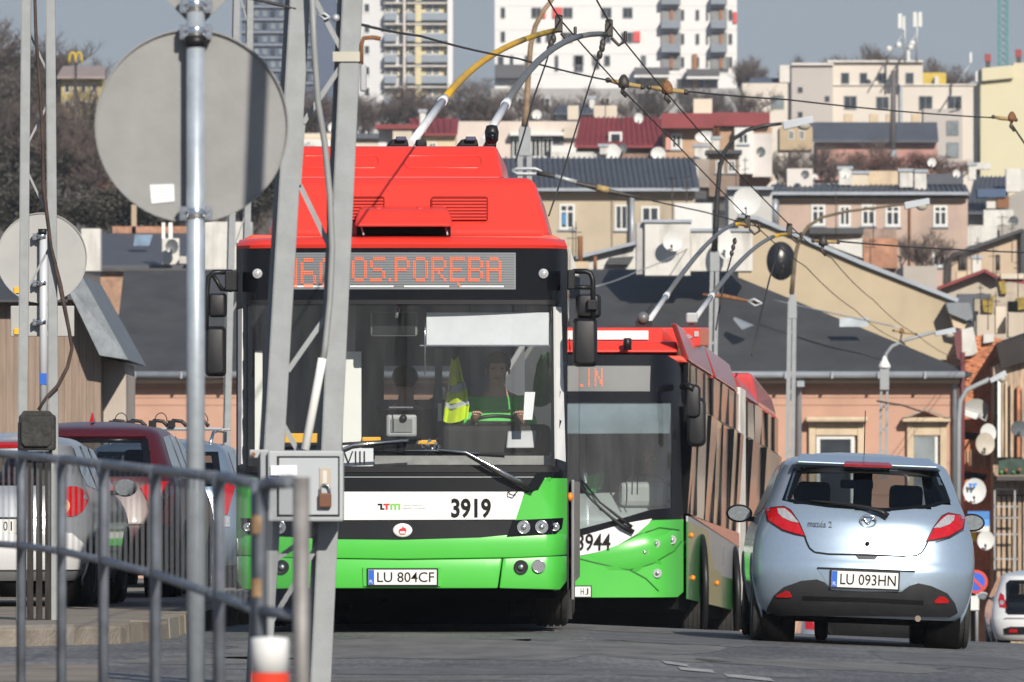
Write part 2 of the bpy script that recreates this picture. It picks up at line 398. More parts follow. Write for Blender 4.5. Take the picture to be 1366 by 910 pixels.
ys = list(range(-60, 330, 6)) + list(range(330, 900, 30)) + list(range(900, 2001, 100))
fr = [-1.6, -1, -.7, -.5, -.4, -.32, -.25, -.2, -.16, -.12, -.08, -.05, -.02, 0, .02, .05, .08, .12, .16, .2, .25, .32, .4, .5, .7, 1, 1.6]
mb = M(); n = len(fr)
mb.v = [Vector((f * (y * .5 + 60), y, terrain_z(f * (y * .5 + 60), y))) for y in ys for f in fr]
for j in range(len(ys) - 1):
    for i in range(n - 1):
        mb.f.append([j * n + i, j * n + i + 1, (j + 1) * n + i + 1, (j + 1) * n + i]); mb.sm.append(True); mb.mi.append(0)
mb.build('ground', SOIL, kind='structure', weld=False)
rx = [-14, -9, -6, -4, -3, -2, -1, 0, .55, 1, 2, 3, 4, 5, 6, 7.2]
ry = [-40, -20, 0, 20, 40, 50, 60, 66] + [66 + 2 * i for i in range(1, 32)] + [135, 145, 155, 166, 180, 195, 210, 235, 260, 280]
grid_sheet('road', rx, ry, road_z, ASPH)
# worn lane dashes, set as thin sheets on the road
for (a, b) in (((885, 884), (918, 889)), ((906, 892.5), (952, 897)), ((968, 902), (1030, 908))):
    q = []
    for (px, py) in (a, b):
        d = FPX * EYE / (py - HY)
        for _ in range(3): d = FPX * (EYE - road_z(PX(px, d), d)) / (py - HY)
        q.append((PX(px, d), d))
    (xa, ya), (xb, yb) = q; mbx = M(); wd = .5
    mbx.add([(xa, ya + wd, road_z(xa, ya) + .006), (xb, yb + wd, road_z(xb, yb) + .006), (xb, yb - wd, road_z(xb, yb) + .006), (xa, ya - wd, road_z(xa, ya) + .006)], [(0, 1, 2, 3)])
    mbx.build('lane_marking', WPAINT, kind='structure', weld=False)
PATCH = pm('asphalt_patch_dark', (.116, .115, .115), .7, var=.25, scale=3, bump=.4, bscale=60, stretch=(1, .3, 1)); PATL = pm('asphalt_patch_pale', (.150, .145, .136), .75, var=.3, scale=2.5, bump=.4, bscale=60, stretch=(1, .3, 1))
rp_ = random.Random(17)
for (cx_, cy_, wx_, wy_, mt) in ((-.35, 61.5, 1.7, 4.2, PATL), (.9, 66.5, .9, 2.4, PATCH), (-1.9, 56.5, .55, 1.2, PATL), (.1, 53.2, 1.6, 1.0, PATCH), (2.1, 58.5, .8, 1.6, PATL), (3.1, 63.0, .6, 2.6, PATCH), (-.9, 51.0, .9, .7, PATL), (1.3, 73.5, 1.2, 2.2, PATL)):
    pts = []
    for k in range(22):
        a = 2 * math.pi * k / 22; q = 1 + rp_.uniform(-.22, .22); pts.append((cx_ + wx_ * q * math.copysign(abs(math.cos(a)) ** .6, math.cos(a)), cy_ + wy_ * q * math.copysign(abs(math.sin(a)) ** .6, math.sin(a))))
    mbp = M(); V_, F_ = cdt(pts, .5, 1.0); mbp.add([(x, y, road_z(x, y) + .002) for x, y in V_], F_); mbp.build('road_patch', mt, kind='structure', weld=False)
TAR = pm('tar_seam', (.016, .016, .017), .5, var=.2)
for k in range(2):
    y = 57.5 + k * 7.7 + rp_.uniform(-.6, .6); xa = rp_.uniform(-2.2, .6); L_ = rp_.uniform(.9, 3.2); mbp = M(); n_ = 14
    top = [(xa + L_ * i / n_, y + .18 * math.sin(i * 1.3 + k) + rp_.uniform(-.05, .05)) for i in range(n_ + 1)]
    mbp.v = [Vector((x, y_, road_z(x, y_) + .004)) for x, y_ in top] + [Vector((x, y_ + .04, road_z(x, y_ + .04) + .004)) for x, y_ in top]
    for i in range(n_): mbp.f.append([i, i + 1, n_ + 2 + i, n_ + 1 + i]); mbp.sm.append(False); mbp.mi.append(0)
    mbp.build('tar_seam', TAR, kind='structure', weld=False)
# kerbed parking island on the left, rounded nose towards the carriageway
isl = [(-12, 61.0), (-4.6, 61.2), (-3.4, 61.9), (-2.75, 63.2), (-2.5, 65.2), (-2.5, 68), (-2.34, 74), (-2.34, 100), (-14, 100)]
def slab(name, outline, z1, mat, kerb=None):
    mb = M(); mb.hull([(x, y, -.15) for x, y in outline], [(x, y, z1) for x, y in outline]); mb.build(name, mat, kind='structure', bevel=.02)
slab('parking_island', isl, .128, CONC)
isl_o = bpy.data.objects['parking_island']
path = [(-9.2, 61.0), (-4.6, 61.2), (-3.4, 61.9), (-2.75, 63.2), (-2.5, 65.2), (-2.5, 68), (-2.34, 74), (-2.34, 90)]; KST = [pm('kerb_stone_%s' % k_, c_, .85, var=.22, scale=4, dirt=.5, bump=.4, bscale=30) for k_, c_ in (('tan', (.26, .225, .18)), ('grey', (.235, .215, .19)), ('brown', (.215, .18, .14)))]
def along(t):
    for a, b in zip(path, path[1:]):
        L_ = math.hypot(b[0] - a[0], b[1] - a[1])
        if t <= L_: return Vector((a[0] + (b[0] - a[0]) * t / L_, a[1] + (b[1] - a[1]) * t / L_, 0)), Vector((b[0] - a[0], b[1] - a[1], 0)).normalized()
        t -= L_
    return None, None
t_ = 0.0; kr = random.Random(4)
while True:
    p0, _ = along(t_); p1, _ = along(t_ + .95)
    if p1 is None: break
    v_ = (p1 - p0).normalized(); n_ = Vector((v_.y, -v_.x, 0)) ; dz_ = kr.uniform(-.008, .012); a0, a1 = p0 + v_ * .008 + n_ * (.012 + kr.uniform(0, .012)), p1 - v_ * .008 + n_ * (.012 + kr.uniform(0, .012)); b0, b1 = a0 - n_ * .16, a1 - n_ * .16
    zz_ = min(road_z(a0.x, a0.y), road_z(a1.x, a1.y)) - .1; up_ = Vector((0, 0, 1))
    M().hull([a0 + up_ * zz_, a1 + up_ * zz_, b1 + up_ * zz_, b0 + up_ * zz_], [a0 + up_ * (.136 + dz_) - n_ * .015, a1 + up_ * (.136 + dz_) - n_ * .015, b1 + up_ * (.138 + dz_), b0 + up_ * (.138 + dz_)]).build('kerb_stone', kr.choice(KST), isl_o)
    t_ += .97

slab('pavement', [(-12, -10), (-1.9, -10), (-1.9, 40), (-2.1, 47), (-2.3, 50.6), (-12, 51)], .09, CONC)

# ------------------------------------------------------------------ lettering on LED panels (dots)
LED = {
 '1': ["0011", "0111", "1111", "1111"] + ["0011"] * 12,
}
F57 = {'A': '01110 10001 10001 11111 10001 10001 10001', 'B': '11110 10001 10001 11110 10001 10001 11110', 'E': '11111 10000 10000 11110 10000 10000 11111',
 'I': '00100 00100 00100 00100 00100 00100 00100', 'L': '10000 10000 10000 10000 10000 10000 11111', 'N': '10001 11001 11001 10101 10011 10011 10001',
 'O': '01110 10001 10001 10001 10001 10001 01110', 'P': '11110 10001 10001 11110 10000 10000 10000', 'R': '11110 10001 10001 11110 10100 10010 10001',
 'S': '01111 10000 10000 01110 00001 00001 11110', 'U': '10001 10001 10001 10001 10001 10001 01110', '.': '0 0 0 0 0 0 1', '1': '11 11 11 11 11 11 11',
 '6': '01110 10000 10000 11110 10001 10001 01110', '0': '01110 10001 10001 10001 10001 10001 01110', ' ': '00 00 00 00 00 00 00'}
def led_text(txt, x0, x1, z0, z1, fn, off, ogonek=None):
    """each 5x7 stroke cell becomes 2x2 dots, like a bold 14-row LED matrix"""
    rows = [''] * 7; marks = []
    for ch in txt:
        g = F57['E' if ch == 'Ę' else ch].split()
        if ch == 'Ę': marks.append(len(rows[0]) + 2.5)
        for i in range(7): rows[i] += g[i] + '0'
    n = len(rows[0]) - 1; mb = M(); dx = (x1 - x0) / (2 * n); dz = (z1 - z0) / 14; r = .46
    def dot(ix, iz):
        cx_, cz_ = x0 + dx * (ix + .5), z1 - dz * (iz + .5); a = dx * r; b = dz * r
        vs = [(cx_ + a * math.cos(k * math.pi / 3), cz_ + b * math.sin(k * math.pi / 3)) for k in range(6)]
        mb.add([(x, fn(x, z) - off, z) for x, z in vs], [tuple(range(6))])
    for i in range(7):
        for j in range(n):
            if rows[i][j] == '1':
                for u in (0, 1):
                    for v in (0, 1): dot(2 * j + u, 2 * i + v)
    for m_ in marks:
        for u, v in ((0, 14), (0, 15), (1, 15), (1, 16), (2, 16)): dot(2 * m_ + u, v)
    return mb

def number_plate(parent, fn, x0, x1, z0, z1, txt, off=.02, plbox=True, name='number_plate', t0=0.0, local=False):
    """white Polish plate with blue band"""
    y = min(fn(x0, z0), fn(x1, z1), fn((x0 + x1) / 2, z0)) - off
    p = M().box(x0 - .012, x1 + .012, y, y + .03, z0 - .012, z1 + .012).build(name, BLACKP, parent, bevel=.004, local=local)
    M().box(x0, x1, y - .004, y - .001, z0, z1).build('plate_face', pm('plate_white', (.74, .74, .72), .4, var=.03), p, local=local)
    w_ = x1 - x0; h_ = z1 - z0
    if plbox:
        M().box(x0 + .002, x0 + .085 * w_, y - .007, y - .0045, z0 + .002, z1 - .002).build('blue_band', PBLUE, p, local=local)
        text_mesh('PL', x0 + .02 * w_, z0 + .1 * h_, x0 + .07 * w_, z0 + .32 * h_, y - .0085).build('country_code', INKW, p, weld=False, local=local)
    xa, xb = x0 + (.13 if t0 == 0 else t0) * w_, x0 + .965 * w_
    if len(txt) > 2: text_mesh(txt, xa, z0 + .17 * h_, xb, z0 + .84 * h_, y - .0065, bold=.004).build('plate_lettering', INK, p, weld=False, local=local)
    else:
        for k_, ch_ in enumerate(txt):
            wd_ = (xb - xa) / 2; q_ = xa + wd_ * k_ + wd_ * (.38 if ch_ == '1' else .12); text_mesh(ch_, q_, z0 + .17 * h_, q_ + wd_ * (.22 if ch_ == '1' else .72), z0 + .84 * h_, y - .0065, bold=.004).build('plate_character', INK, p, weld=False, local=local)
    return p

def wheel_mesh(r=.3, wd=.19, grooves=4, n=40):
    mb = M(); h = wd / 2
    prof = [(r * .60, -h * .92), (r * .72, -h * 1.02), (r * .90, -h * 1.0), (r * .975, -h * .90), (r, -h * .74)]
    for i in range(grooves):
        c = -h * .55 + h * 1.1 * i / max(1, grooves - 1); g = h * .055
        prof += [(r, c - g), (r - .010, c - g * .8), (r - .010, c + g * .8), (r, c + g)]
    prof += [(r, h * .74), (r * .975, h * .90), (r * .90, h), (r * .72, h * 1.02), (r * .60, h * .92)]
    mb.lathe(prof, ax=(1, 0, 0), n=n)
    return mb
def rim_mesh(r=.3, wd=.19, spokes=7, side=1):
    mb = M(); h = wd / 2 * side
    mb.lathe([(r * .62, -h * .9), (r * .63, h * .88), (r * .60, h * .95), (r * .56, h * .80), (r * .50, h * .55)], ax=(1, 0, 0), n=28)
    mb.lathe([(r * .16, h * .45), (r * .15, h * .78), (r * .02, h * .82), (0, h * .82)], ax=(1, 0, 0), n=14)
    for k in range(spokes):
        a = 2 * math.pi * k / spokes; dv = Vector((0, math.cos(a), math.sin(a)))
        mb.bar(dv * r * .12 + Vector((h * .66, 0, 0)), dv * r * .57 + Vector((h * .70, 0, 0)), r * .16, .02, up=(1, 0, 0))
    return mb
def put_wheel(parent, loc, r, wd, rimmat, side, tyre=None, rim=None, spokes=7, grooves=4):
    o = wheel_mesh(r, wd, grooves).build('wheel', RUBBER, parent, local=True, sharp=40); o.location = loc
    q = rim_mesh(r, wd, spokes, side).build('rim', rimmat, o, local=True, sharp=40)
    return o

# ------------------------------------------------------------------ people (one skinned body, clothing and hair as children)
def skin_obj(name, verts, edges, mat, parent, levels=2):
    me = bpy.data.meshes.new(name); me.from_pydata([v[0] for v in verts], edges, []); me.materials.append(mat)
    o = bpy.data.objects.new(name, me); COL.objects.link(o); o.parent = parent
    o.modifiers.new('skin', 'SKIN').use_smooth_shade = True
    if not me.skin_vertices: me.skin_vertices.new(name='') if hasattr(me.skin_vertices, 'new') else None
    if me.skin_vertices:
        for sv, v in zip(me.skin_vertices[0].data, verts):
            r = v[1]; sv.radius = (r, r) if not isinstance(r, tuple) else r
        me.skin_vertices[0].data[0].use_root = True
    ss = o.modifiers.new('sub', 'SUBSURF'); ss.levels = levels; ss.render_levels = levels
    return o
def person(label, loc, cloth, hairm, yaw=0.0, seated=True, arms='wheel', trousers=DCLOTH, group=None, tilt=0.0):
    """faces -y in its own frame; origin under the seat or feet"""
    t = thing('person', label, 'person', loc, group, (0, 0, yaw))
    hip = .52 if seated else .95; sh = hip + .50
    v = []; e = []
    def add(p, r, to=None):
        v.append((p, r)); i = len(v) - 1
        if to is not None: e.append((to, i))
        return i
    pel = add((0, 0, hip), .15); wa = add((0, -.01, hip + .2), (.14, .11), pel); ch = add((0, 0, hip + .38), (.17, .12), wa)
    nk = add((0, .0, sh + .05), .058, ch); jw = add((0, -.02, sh + .14), .066, nk); fc = add((0, -.028, sh + .20), .080, jw); cr = add((0, -.01, sh + .28), .085, fc)
    top = add((0, 0, sh + .33), .055, cr)
    nose = add((0, -.115, sh + .195), .012, fc)
    arm_pts = []
    for s in (-1, 1):
        so = add((s * .19, .01, sh - .05), .062, ch)
        if arms == 'wheel': el, wr, hd = (s * .27, -.16, sh - .29), (s * .19, -.42, sh - .19), (s * .175, -.49, sh - .15)
        else: el, wr, hd = (s * .25, .0, sh - .33), (s * .24, -.08, sh - .57), (s * .235, -.10, sh - .65)
        a1 = add(el, .045, so); a2 = add(wr, .03, a1); a3 = add(hd, .034, a2)
        arm_pts.append([(s * .19, .01, sh - .05), el, wr])
        hv = Vector(hd); dv = (Vector(hd) - Vector(wr)).normalized()
        for k in range(4):
            b = hv + Vector((s * (.026 - .017 * k), 0, 0)) + dv * .03
            f1 = add(tuple(b + dv * (.035 + .006 * (k in (1, 2)))), .0088, a3); add(tuple(b + dv * .052 + Vector((0, .012, -.022))), .0078, f1)
        th = add(tuple(hv + Vector((-s * .04, -.01, .012))), .0105, a3); add(tuple(hv + Vector((-s * .052, -.04, .02))), .009, th)
    leg_pts = []
    for s in (-1, 1):
        if seated: kn, an, to = (s * .13, -.44, hip + .02), (s * .13, -.47, hip - .40), (s * .14, -.62, hip - .45)
        else: kn, an, to = (s * .11, -.02, .50), (s * .115, .02, .08), (s * .13, -.14, .04)
        h = add((s * .09, 0 if not seated else -.04, hip - .03), .095, pel); k_ = add(kn, .062, h); a_ = add(an, .042, k_); add(to, .036, a_)
        leg_pts.append([(s * .09, 0 if not seated else -.04, hip - .03), kn, an])
    skin_obj('body', v, e, SKIN, t)
    # jacket: torso and sleeves
    v2 = []; e2 = []
    def add2(p, r, to=None):
        v2.append((p, r)); i = len(v2) - 1
        if to is not None: e2.append((to, i))
        return i
    p0 = add2((0, 0, hip + .02), .165); p1 = add2((0, -.01, hip + .2), (.175, .14), p0); p2 = add2((0, 0, hip + .38), (.2, .145), p1); add2((0, .01, sh - .01), (.085, .08), p2)
    for ap in arm_pts:
        b = p2
        for q, r_ in zip(ap, (.082, .062, .045)): b = add2(q, r_, b)
    skin_obj('jacket', v2, e2, cloth, t)
    v3 = [((0, 0, hip), .155)]; e3 = []
    for lp in leg_pts:
        b = 0
        for q, r_ in zip(lp, (.105, .074, .055)): v3.append((q, r_)); e3.append((b, len(v3) - 1)); b = len(v3) - 1
    skin_obj('trousers', v3, e3, trousers, t)
    hb = M(); hb.sphere((0, .012, sh + .265), .104, 16, 10, (1, 1.08, .92))
    hb.f, hb.sm, hb.mi = zip(*[(f, a, b) for f, a, b in zip(hb.f, hb.sm, hb.mi) if not all(hb.v[i].y < -.03 and hb.v[i].z < sh + .285 for i in f) and not all(hb.v[i].z < sh + .2 for i in f)])
    hb.f, hb.sm, hb.mi = list(hb.f), list(hb.sm), list(hb.mi)
    hb.build('hair', hairm, t, local=True)
    for s in (-1, 1):
        M().sphere((s * .032, -.098, sh + .222), .011, 8, 6).build('eye', INK, t, local=True)
        M().sphere((s * .088, .0, sh + .205), .022, 8, 6, (.4, .8, 1.2)).build('ear', SKIN, t, local=True)
    M().box(-.024, .024, -.098, -.090, sh + .143, sh + .151).build('mouth', INKR, t, local=True, bevel=.003)
    return t
# ================================================================== TROLLEYBUS 1 (front at 69 m)
D1 = 69.0; S1 = sc(D1); XC1 = PX(535.5, D1); HW1 = 222 / S1
def f1(x, z=0):
    u = min(1.0, abs(x - XC1) / HW1)
    y = D1 + .09 * u * u
    if u > .86: y += .22 * ((u - .86) / .14) ** 2.4
    return y
def q1(pts): return [(PX(a, D1), PZ(b, D1)) for a, b in pts]
def mir(pts): return [(1071 - a, b) for a, b in pts]
def panel1(name, pts, off, mat, parent, t=.03, bevel=0, dz=.25, label=None, mirror=False):
    mb = M(); skinpatch(mb, q1(mir(pts) if mirror else pts), f1, off, .028, dz)
    return mb.build(name, mat, parent, solid=t, label=label, bevel=bevel)
SH1 = .0155                                            # the bus stands at a slight angle: its rear lies further right
bus = thing('trolleybus', 'trolleybus 3919 with red roof, black windscreen mask and green bumper, behind the lattice mast', 'trolleybus', (XC1, D1 + 6, 0))
# body shell: plan slices from skirt to roof edge
LB1 = 12.0
def bus_slices(zs, fn, hw, xc, d, L, sh, name_mat, parent, wfun=lambda z: 1.0, slope=0.0):
    mb = M(); rows = []
    us = [-1 + 2 * i / 24 for i in range(25)]
    for z in zs:
        row = []
        k = wfun(z)
        for u in us: row.append((xc + u * hw * k, fn(xc + u * hw), z))
        for y in (d + 1.0, d + 3, d + 6, d + 9, d + L - .3): row.append((xc + hw * k + sh * (y - d), y, z - slope * (y - d)))
        for u in (.94, .5, 0, -.5, -.94): row.append((xc + u * hw * k + sh * L, d + L, z - slope * L))
        for y in (d + L - .3, d + 9, d + 6, d + 3, d + 1.0): row.append((xc - hw * k + sh * (y - d), y, z - slope * (y - d)))
        rows.append(row)
    return rows
zb, zg, zt = PZ(787, D1), PZ(640, D1), PZ(322, D1)
def side_strip(mb, rows, i0, i1, keep):
    n = len(rows[0]); k = len(mb.v)
    for r in rows: mb.v += [Vector(p) for p in r]
    for j in range(len(rows) - 1):
        for i in range(n):
            if keep(i, j):
                a, b = k + j * n + i, k + j * n + (i + 1) % n
                mb.f.append([a, b, b + n, a + n]); mb.sm.append(True); mb.mi.append(0)
# sides and back only (index 24.. onward); the front is made of panels
rows = bus_slices([zb, zb + .25, zg], f1, HW1, XC1, D1, LB1, SH1, None, None)
mb = M(); side_strip(mb, rows, 0, 0, lambda i, j: i >= 24); mb.build('side_skirt', pm('skirt_grey', (.18, .19, .19), .35, .2, var=.1, dirt=.3), bus, sharp=40)
rows = bus_slices([zg, zg + .9, zt], f1, HW1, XC1, D1, LB1, SH1, None, None)
mb = M(); side_strip(mb, rows, 0, 0, lambda i, j: i >= 24); mb.build('side_window_band', glass('side_tinted_glass', (.45, .48, .5), .06, .02), bus, sharp=40)
# roof and red front cap
mb = M(); n = 24
prof = [(0.0, 331), (-.012, 326), (.02, 320), (.07, 316.5), (.18, 314.5), (.40, 313.5)]
for (o, py) in prof:
    for i in range(n + 1):
        u = -1 + 2 * i / n; kx = 1 - (.004 if py > 325 else .02 * (331 - py) / 17)
        mb.v.append(Vector((XC1 + u * HW1 * kx, f1(XC1 + u * HW1) + o - .012, PZ(py + 3.0 * u * u * (331 - py) / 17, D1))))
k = 0
for j in range(len(prof) - 1):
    for i in range(n):
        a = j * (n + 1) + i; mb.f.append([a, a + 1, a + n + 2, a + n + 1]); mb.sm.append(True); mb.mi.append(0)
mb.build('roof_front_cap', BUSRED, bus, solid=.02)
zr = PZ(316, D1)
M().hull([(XC1 - HW1 + .02, D1 + .45, zr - .02), (XC1 + HW1 - .02, D1 + .45, zr - .02), (XC1 + HW1 - .02 + SH1 * 12, D1 + 12, zr - .02), (XC1 - HW1 + .02 + SH1 * 12, D1 + 12, zr - .02)],
         [(XC1 - HW1 + .12, D1 + .45, zr + .03), (XC1 + HW1 - .12, D1 + .45, zr + .03), (XC1 + HW1 - .12 + SH1 * 12, D1 + 12, zr + .03), (XC1 - HW1 + .12 + SH1 * 12, D1 + 12, zr + .03)]).build('roof', BUSRED2, bus, bevel=.02)
# equipment fairing on the roof, two tiers
def tier(name, front_bot, front_top, d0, d1, back, mat, bev):
    a, b = front_bot, front_top
    mb = M()
    lo = [P(a[0], a[2], d0), P(a[1], a[2], d0), P(a[1], a[2], d0) + Vector((SH1 * back, back, 0)), P(a[0], a[2], d0) + Vector((SH1 * back, back, 0))]
    hi = [P(b[0], b[2], d1), P(b[1], b[2], d1), P(b[1], b[2], d1) + Vector((SH1 * back, back - .6, 0)), P(b[0], b[2], d1) + Vector((SH1 * back, back - .6, 0))]
    mb.hull(lo, hi)
    return mb.build(name, mat, bus, bevel=bev, seg=4)
fa = tier('roof_fairing', (357, 735, 317), (375, 712, 237), 69.42, 69.72, 5.5, BUSRED, .07)
fb = tier('upper_fairing', (383, 672, 238), (401, 663, 195), 69.78, 70.15, 4.2, BUSRED, .035)
def tierY(py): return 69.42 + .30 * (317 - py) / 80.0 if py > 238 else 69.78 + .37 * (238 - py) / 43.0
for (x0, x1) in ((402, 506), (540, 643)):               # pressed outlines on the upper tier
    pts = rrect(PX(x0, 70), PZ(225, 70), PX(x1, 70), PZ(208, 70), .045)
    loop = [(x, 69.78 + .37 * ((z - PZ(238, 69.78)) / (PZ(195, 70.15) - PZ(238, 69.78))) + .002, z) for x, z in pts]; loop.append(loop[0])
    M().tube(loop, .011, 6, cap=False).build('pressed_outline', BUSRED, fb)
for (x0, x1) in ((437, 513), (575, 651)):               # louvred vents
    ya = tierY(295); mb = M()
    pts = rrect(PX(x0, 69.55), PZ(295, 69.5), PX(x1, 69.55), PZ(264, 69.6), .02)
    fy = lambda z: 69.42 + .30 * (z - PZ(317, 69.42)) / (PZ(237, 69.72) - PZ(317, 69.42))
    mb.add([(x, fy(z) - .008, z) for x, z in pts], [tuple(range(len(pts)))])
    vt = mb.build('vent', pm('vent_dark_red', (.22, .014, .010), .7, spec=.1), fa, solid=.02)
    mb = M()
    for i in range(7):
        py = 266.5 + 26 * i / 6; z = PZ(py, 69.58); mb.box(PX(x0 + 2, 69.55), PX(x1 - 2, 69.55), fy(z) - .035, fy(z) - .005, z - .006, z + .006)
    mb.build('louvre', BUSRED, vt)
# hatch cover standing open a hand's width
lo = [P(472, 303, 69.0), P(604, 303, 69.0), P(604, 303, 69.0) + Vector((0, .5, .05)), P(472, 303, 69.0) + Vector((0, .5, .05))]
hi = [P(478, 279, 69.12), P(598, 279, 69.12), P(596, 275, 69.5), P(480, 275, 69.5)]
M().hull(lo, hi).build('roof_hatch', BUSRED, bus, bevel=.035, seg=3)
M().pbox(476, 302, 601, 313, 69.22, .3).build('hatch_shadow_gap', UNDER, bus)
for px in (482, 594): M().tube([P(px, 302, 69.2), P(px + 3, 313, 69.1)], .008, 6).build('hatch_stay', SILVG, bus)
for px in (505, 560): M().lathe([(.03, -.02), (.025, .012), (0, .014)], P(px, 278.5, 69.2), (0, -.3, 1), 12).build('hatch_dimple', BUSRED, bus)

# black mask above the windscreen with the destination display
top = [(314, 331), (757, 331), (757, 404), (314, 404)]
panel1('upper_mask', top, 0.0, BLACKG, bus, .05)
side_l = [(314, 404), (328, 404), (328, 628), (314, 640)]
panel1('mask_pillar', side_l, 0, BLACKG, bus, .05); panel1('mask_pillar', side_l, 0, BLACKG, bus, .05, mirror=True)
lowm = [(314, 626), (757, 626), (757, 642), (724, 642), (700, 705), (371, 705), (347, 642), (314, 642)]
panel1('lower_mask', lowm, 0, BLACKG, bus, .05)
dsp = panel1('destination_display', [(384, 337), (688, 337), (688, 386), (384, 386)], .006, DISPG, bus, .02)
fd = lambda x, z: f1(x)
def led1(t, a0, a1, b0, b1): return led_text(t, PX(a0, D1), PX(a1, D1), PZ(b1, D1), PZ(b0, D1), f1, .013)
led1('160', 388, 447, 344, 384).build('route_number', LEDC, dsp, kind='stuff', weld=False)
led1('OS.PORĘBA', 469, 669, 343, 376).build('destination_name', LEDC, dsp, kind='stuff', weld=False)
mb = M()
for (x0, x1) in ((392, 438), (467, 525), (539, 599), (613, 672)):
    skinpatch(mb, q1([(x0, 381), (x1, 381), (x1, 383.2), (x0, 383.2)]), f1, .012)
mb.build('display_strip', BUSWHT, dsp, weld=False)
mb = M()                                               # fine wire mesh lines on the display glass
for i in range(14): skinpatch(mb, q1([(386, 339.5 + i * 3.3), (686, 339.5 + i * 3.3), (686, 340.1 + i * 3.3), (386, 340.1 + i * 3.3)]), f1, .009)
mb.build('display_louvre', pm('display_line', (.09, .095, .1), .5), dsp, weld=False)
for px in (343, 725):
    c = Vector((PX(px, D1), f1(PX(px, D1)) - .01, PZ(365, D1)))
    lp = M().lathe([(.036, -.01), (.040, 0), (.036, .012), (.030, .014)], c, (0, -1, 0), 20).build('marker_lamp', SILVG, bus)
    M().sphere(c + Vector((0, -.006, 0)), .031, 14, 8, (1, .5, 1)).build('lamp_lens', CLEARL, lp)
# windscreen
M_ = M(); skinpatch(M_, q1([(327, 403), (744, 403), (744, 627), (327, 627)]), f1, -.012, .06, .3)
M_.build('windscreen', WSCREEN, bus)
panel1('windscreen_seal', [(327, 400), (746, 400), (746, 406), (327, 406)], .004, BLACKP, bus, .02)
panel1('windscreen_seal', [(327, 622), (746, 622), (746, 630), (327, 630)], .004, BLACKP, bus, .02)
panel1('white_pillar_strip', [(741, 409), (749, 409), (755, 616), (743, 612)], .007, BUSWHT, bus, .02)
panel1('white_pillar_strip', [(316, 412), (322, 411), (321, 619), (316, 621)], .007, BUSWHT, bus, .02)

# lower front: green bumper moulding, white band, black grille band, lamps
panel1('green_corner', [(757, 638), (727, 638), (718, 654), (700, 658), (686, 694), (640, 720), (757, 720)], .012, BUSGRN, bus, .05)
panel1('green_corner', [(757, 638), (727, 638), (718, 654), (700, 658), (686, 694), (640, 720), (757, 720)], .012, BUSGRN, bus, .05, mirror=True)
panel1('bumper_moulding', [(314, 716), (757, 712), (757, 741), (690, 744), (535, 746), (381, 744), (314, 741)], .018, BUSGRN, bus, .05, bevel=.012)
panel1('bumper', [(400, 745), (535, 747), (670, 745), (664, 785), (406, 785)], .030, BUSGRN, bus, .06, bevel=.012)
for m_ in (False, True):
    panel1('bumper_corner', [(671, 745), (757, 741.5), (757, 776), (748, 787), (666, 785)], .022, BUSGRN, bus, .06, bevel=.012, mirror=m_)
panel1('bumper_joint', [(314, 740), (757, 740), (757, 747), (314, 747)], .006, INK, bus, .03)
panel1('white_band', [(371, 656), (700, 656), (688, 693), (383, 694)], .020, BUSWHT, bus, .02)
gb = panel1('grille_band', [(380, 695), (688, 694), (681, 713), (640, 717), (535, 720), (431, 719), (388, 716)], .022, pm('grille_black', (.013, .014, .017), .34, var=.2, scale=3, spec=.35), bus, .03)
panel1('bonnet_panel', [(314 + 45, 631), (716, 631), (700, 655), (371, 656)], .012, pm('bonnet_black', (.009, .010, .012), .3, var=.2, scale=3, spec=.35), bus, .03)
panel1('bonnet_edge', [(362, 636), (712, 636), (712, 637), (362, 637)], .018, SILVG, bus, .01)
def lamp(parent, fn, px, py, d, r, lens, name='headlight', rimm=CHROME, off=.035):
    x, z = PX(px, d), PZ(py, d); c = Vector((x, fn(x, z) - off, z)); a = r / sc(d)
    hb = M().lathe([(a * 1.0, .03), (a * 1.12, 0), (a * 1.05, -.012), (a * .9, -.004)], c, (0, 1, 0), 20).build(name, rimm, parent)
    M().sphere(c + Vector((0, .012, 0)), a * .95, 18, 10, (1, .35, 1)).build('lens', lens, hb)
    if lens is not LAMPON: M().lathe([(a * .5, -.02), (a * .42, -.034), (a * .2, -.038), (0, -.038)], c + Vector((0, .012, 0)), (0, 1, 0), 14).build('reflector', CHROME, hb)
for m_ in (False, True):
    panel1('headlight_housing', [(684, 694), (752, 691), (750, 705), (742, 712), (676, 716)], .026, BLACKG, bus, .02, mirror=m_)
    g = (lambda x: 1071 - x) if m_ else (lambda x: x)
    lamp(bus, f1, g(698.5), 703.5, D1, 8.2, CLEARL); lamp(bus, f1, g(722.5), 703, D1, 8.2, CLEARL)
    lamp(bus, f1, g(741), 703, D1, 5.2, ORANGE if not m_ else CLEARL, 'indicator_lamp')
    lamp(bus, f1, g(695), 756.5, D1, 8.6, CLEARL, 'fog_lamp', BLACKP)
    lamp(bus, f1, g(718.5), 755.5, D1, 8.2, LAMPON if not m_ else CLEARL, 'fog_lamp')
wrap_text(text_mesh('3919', PX(602, D1), PZ(691, D1), PX(655, D1), PZ(665, D1), 0, bold=.03), f1, .026).build('fleet_number', INK, bus, weld=False)
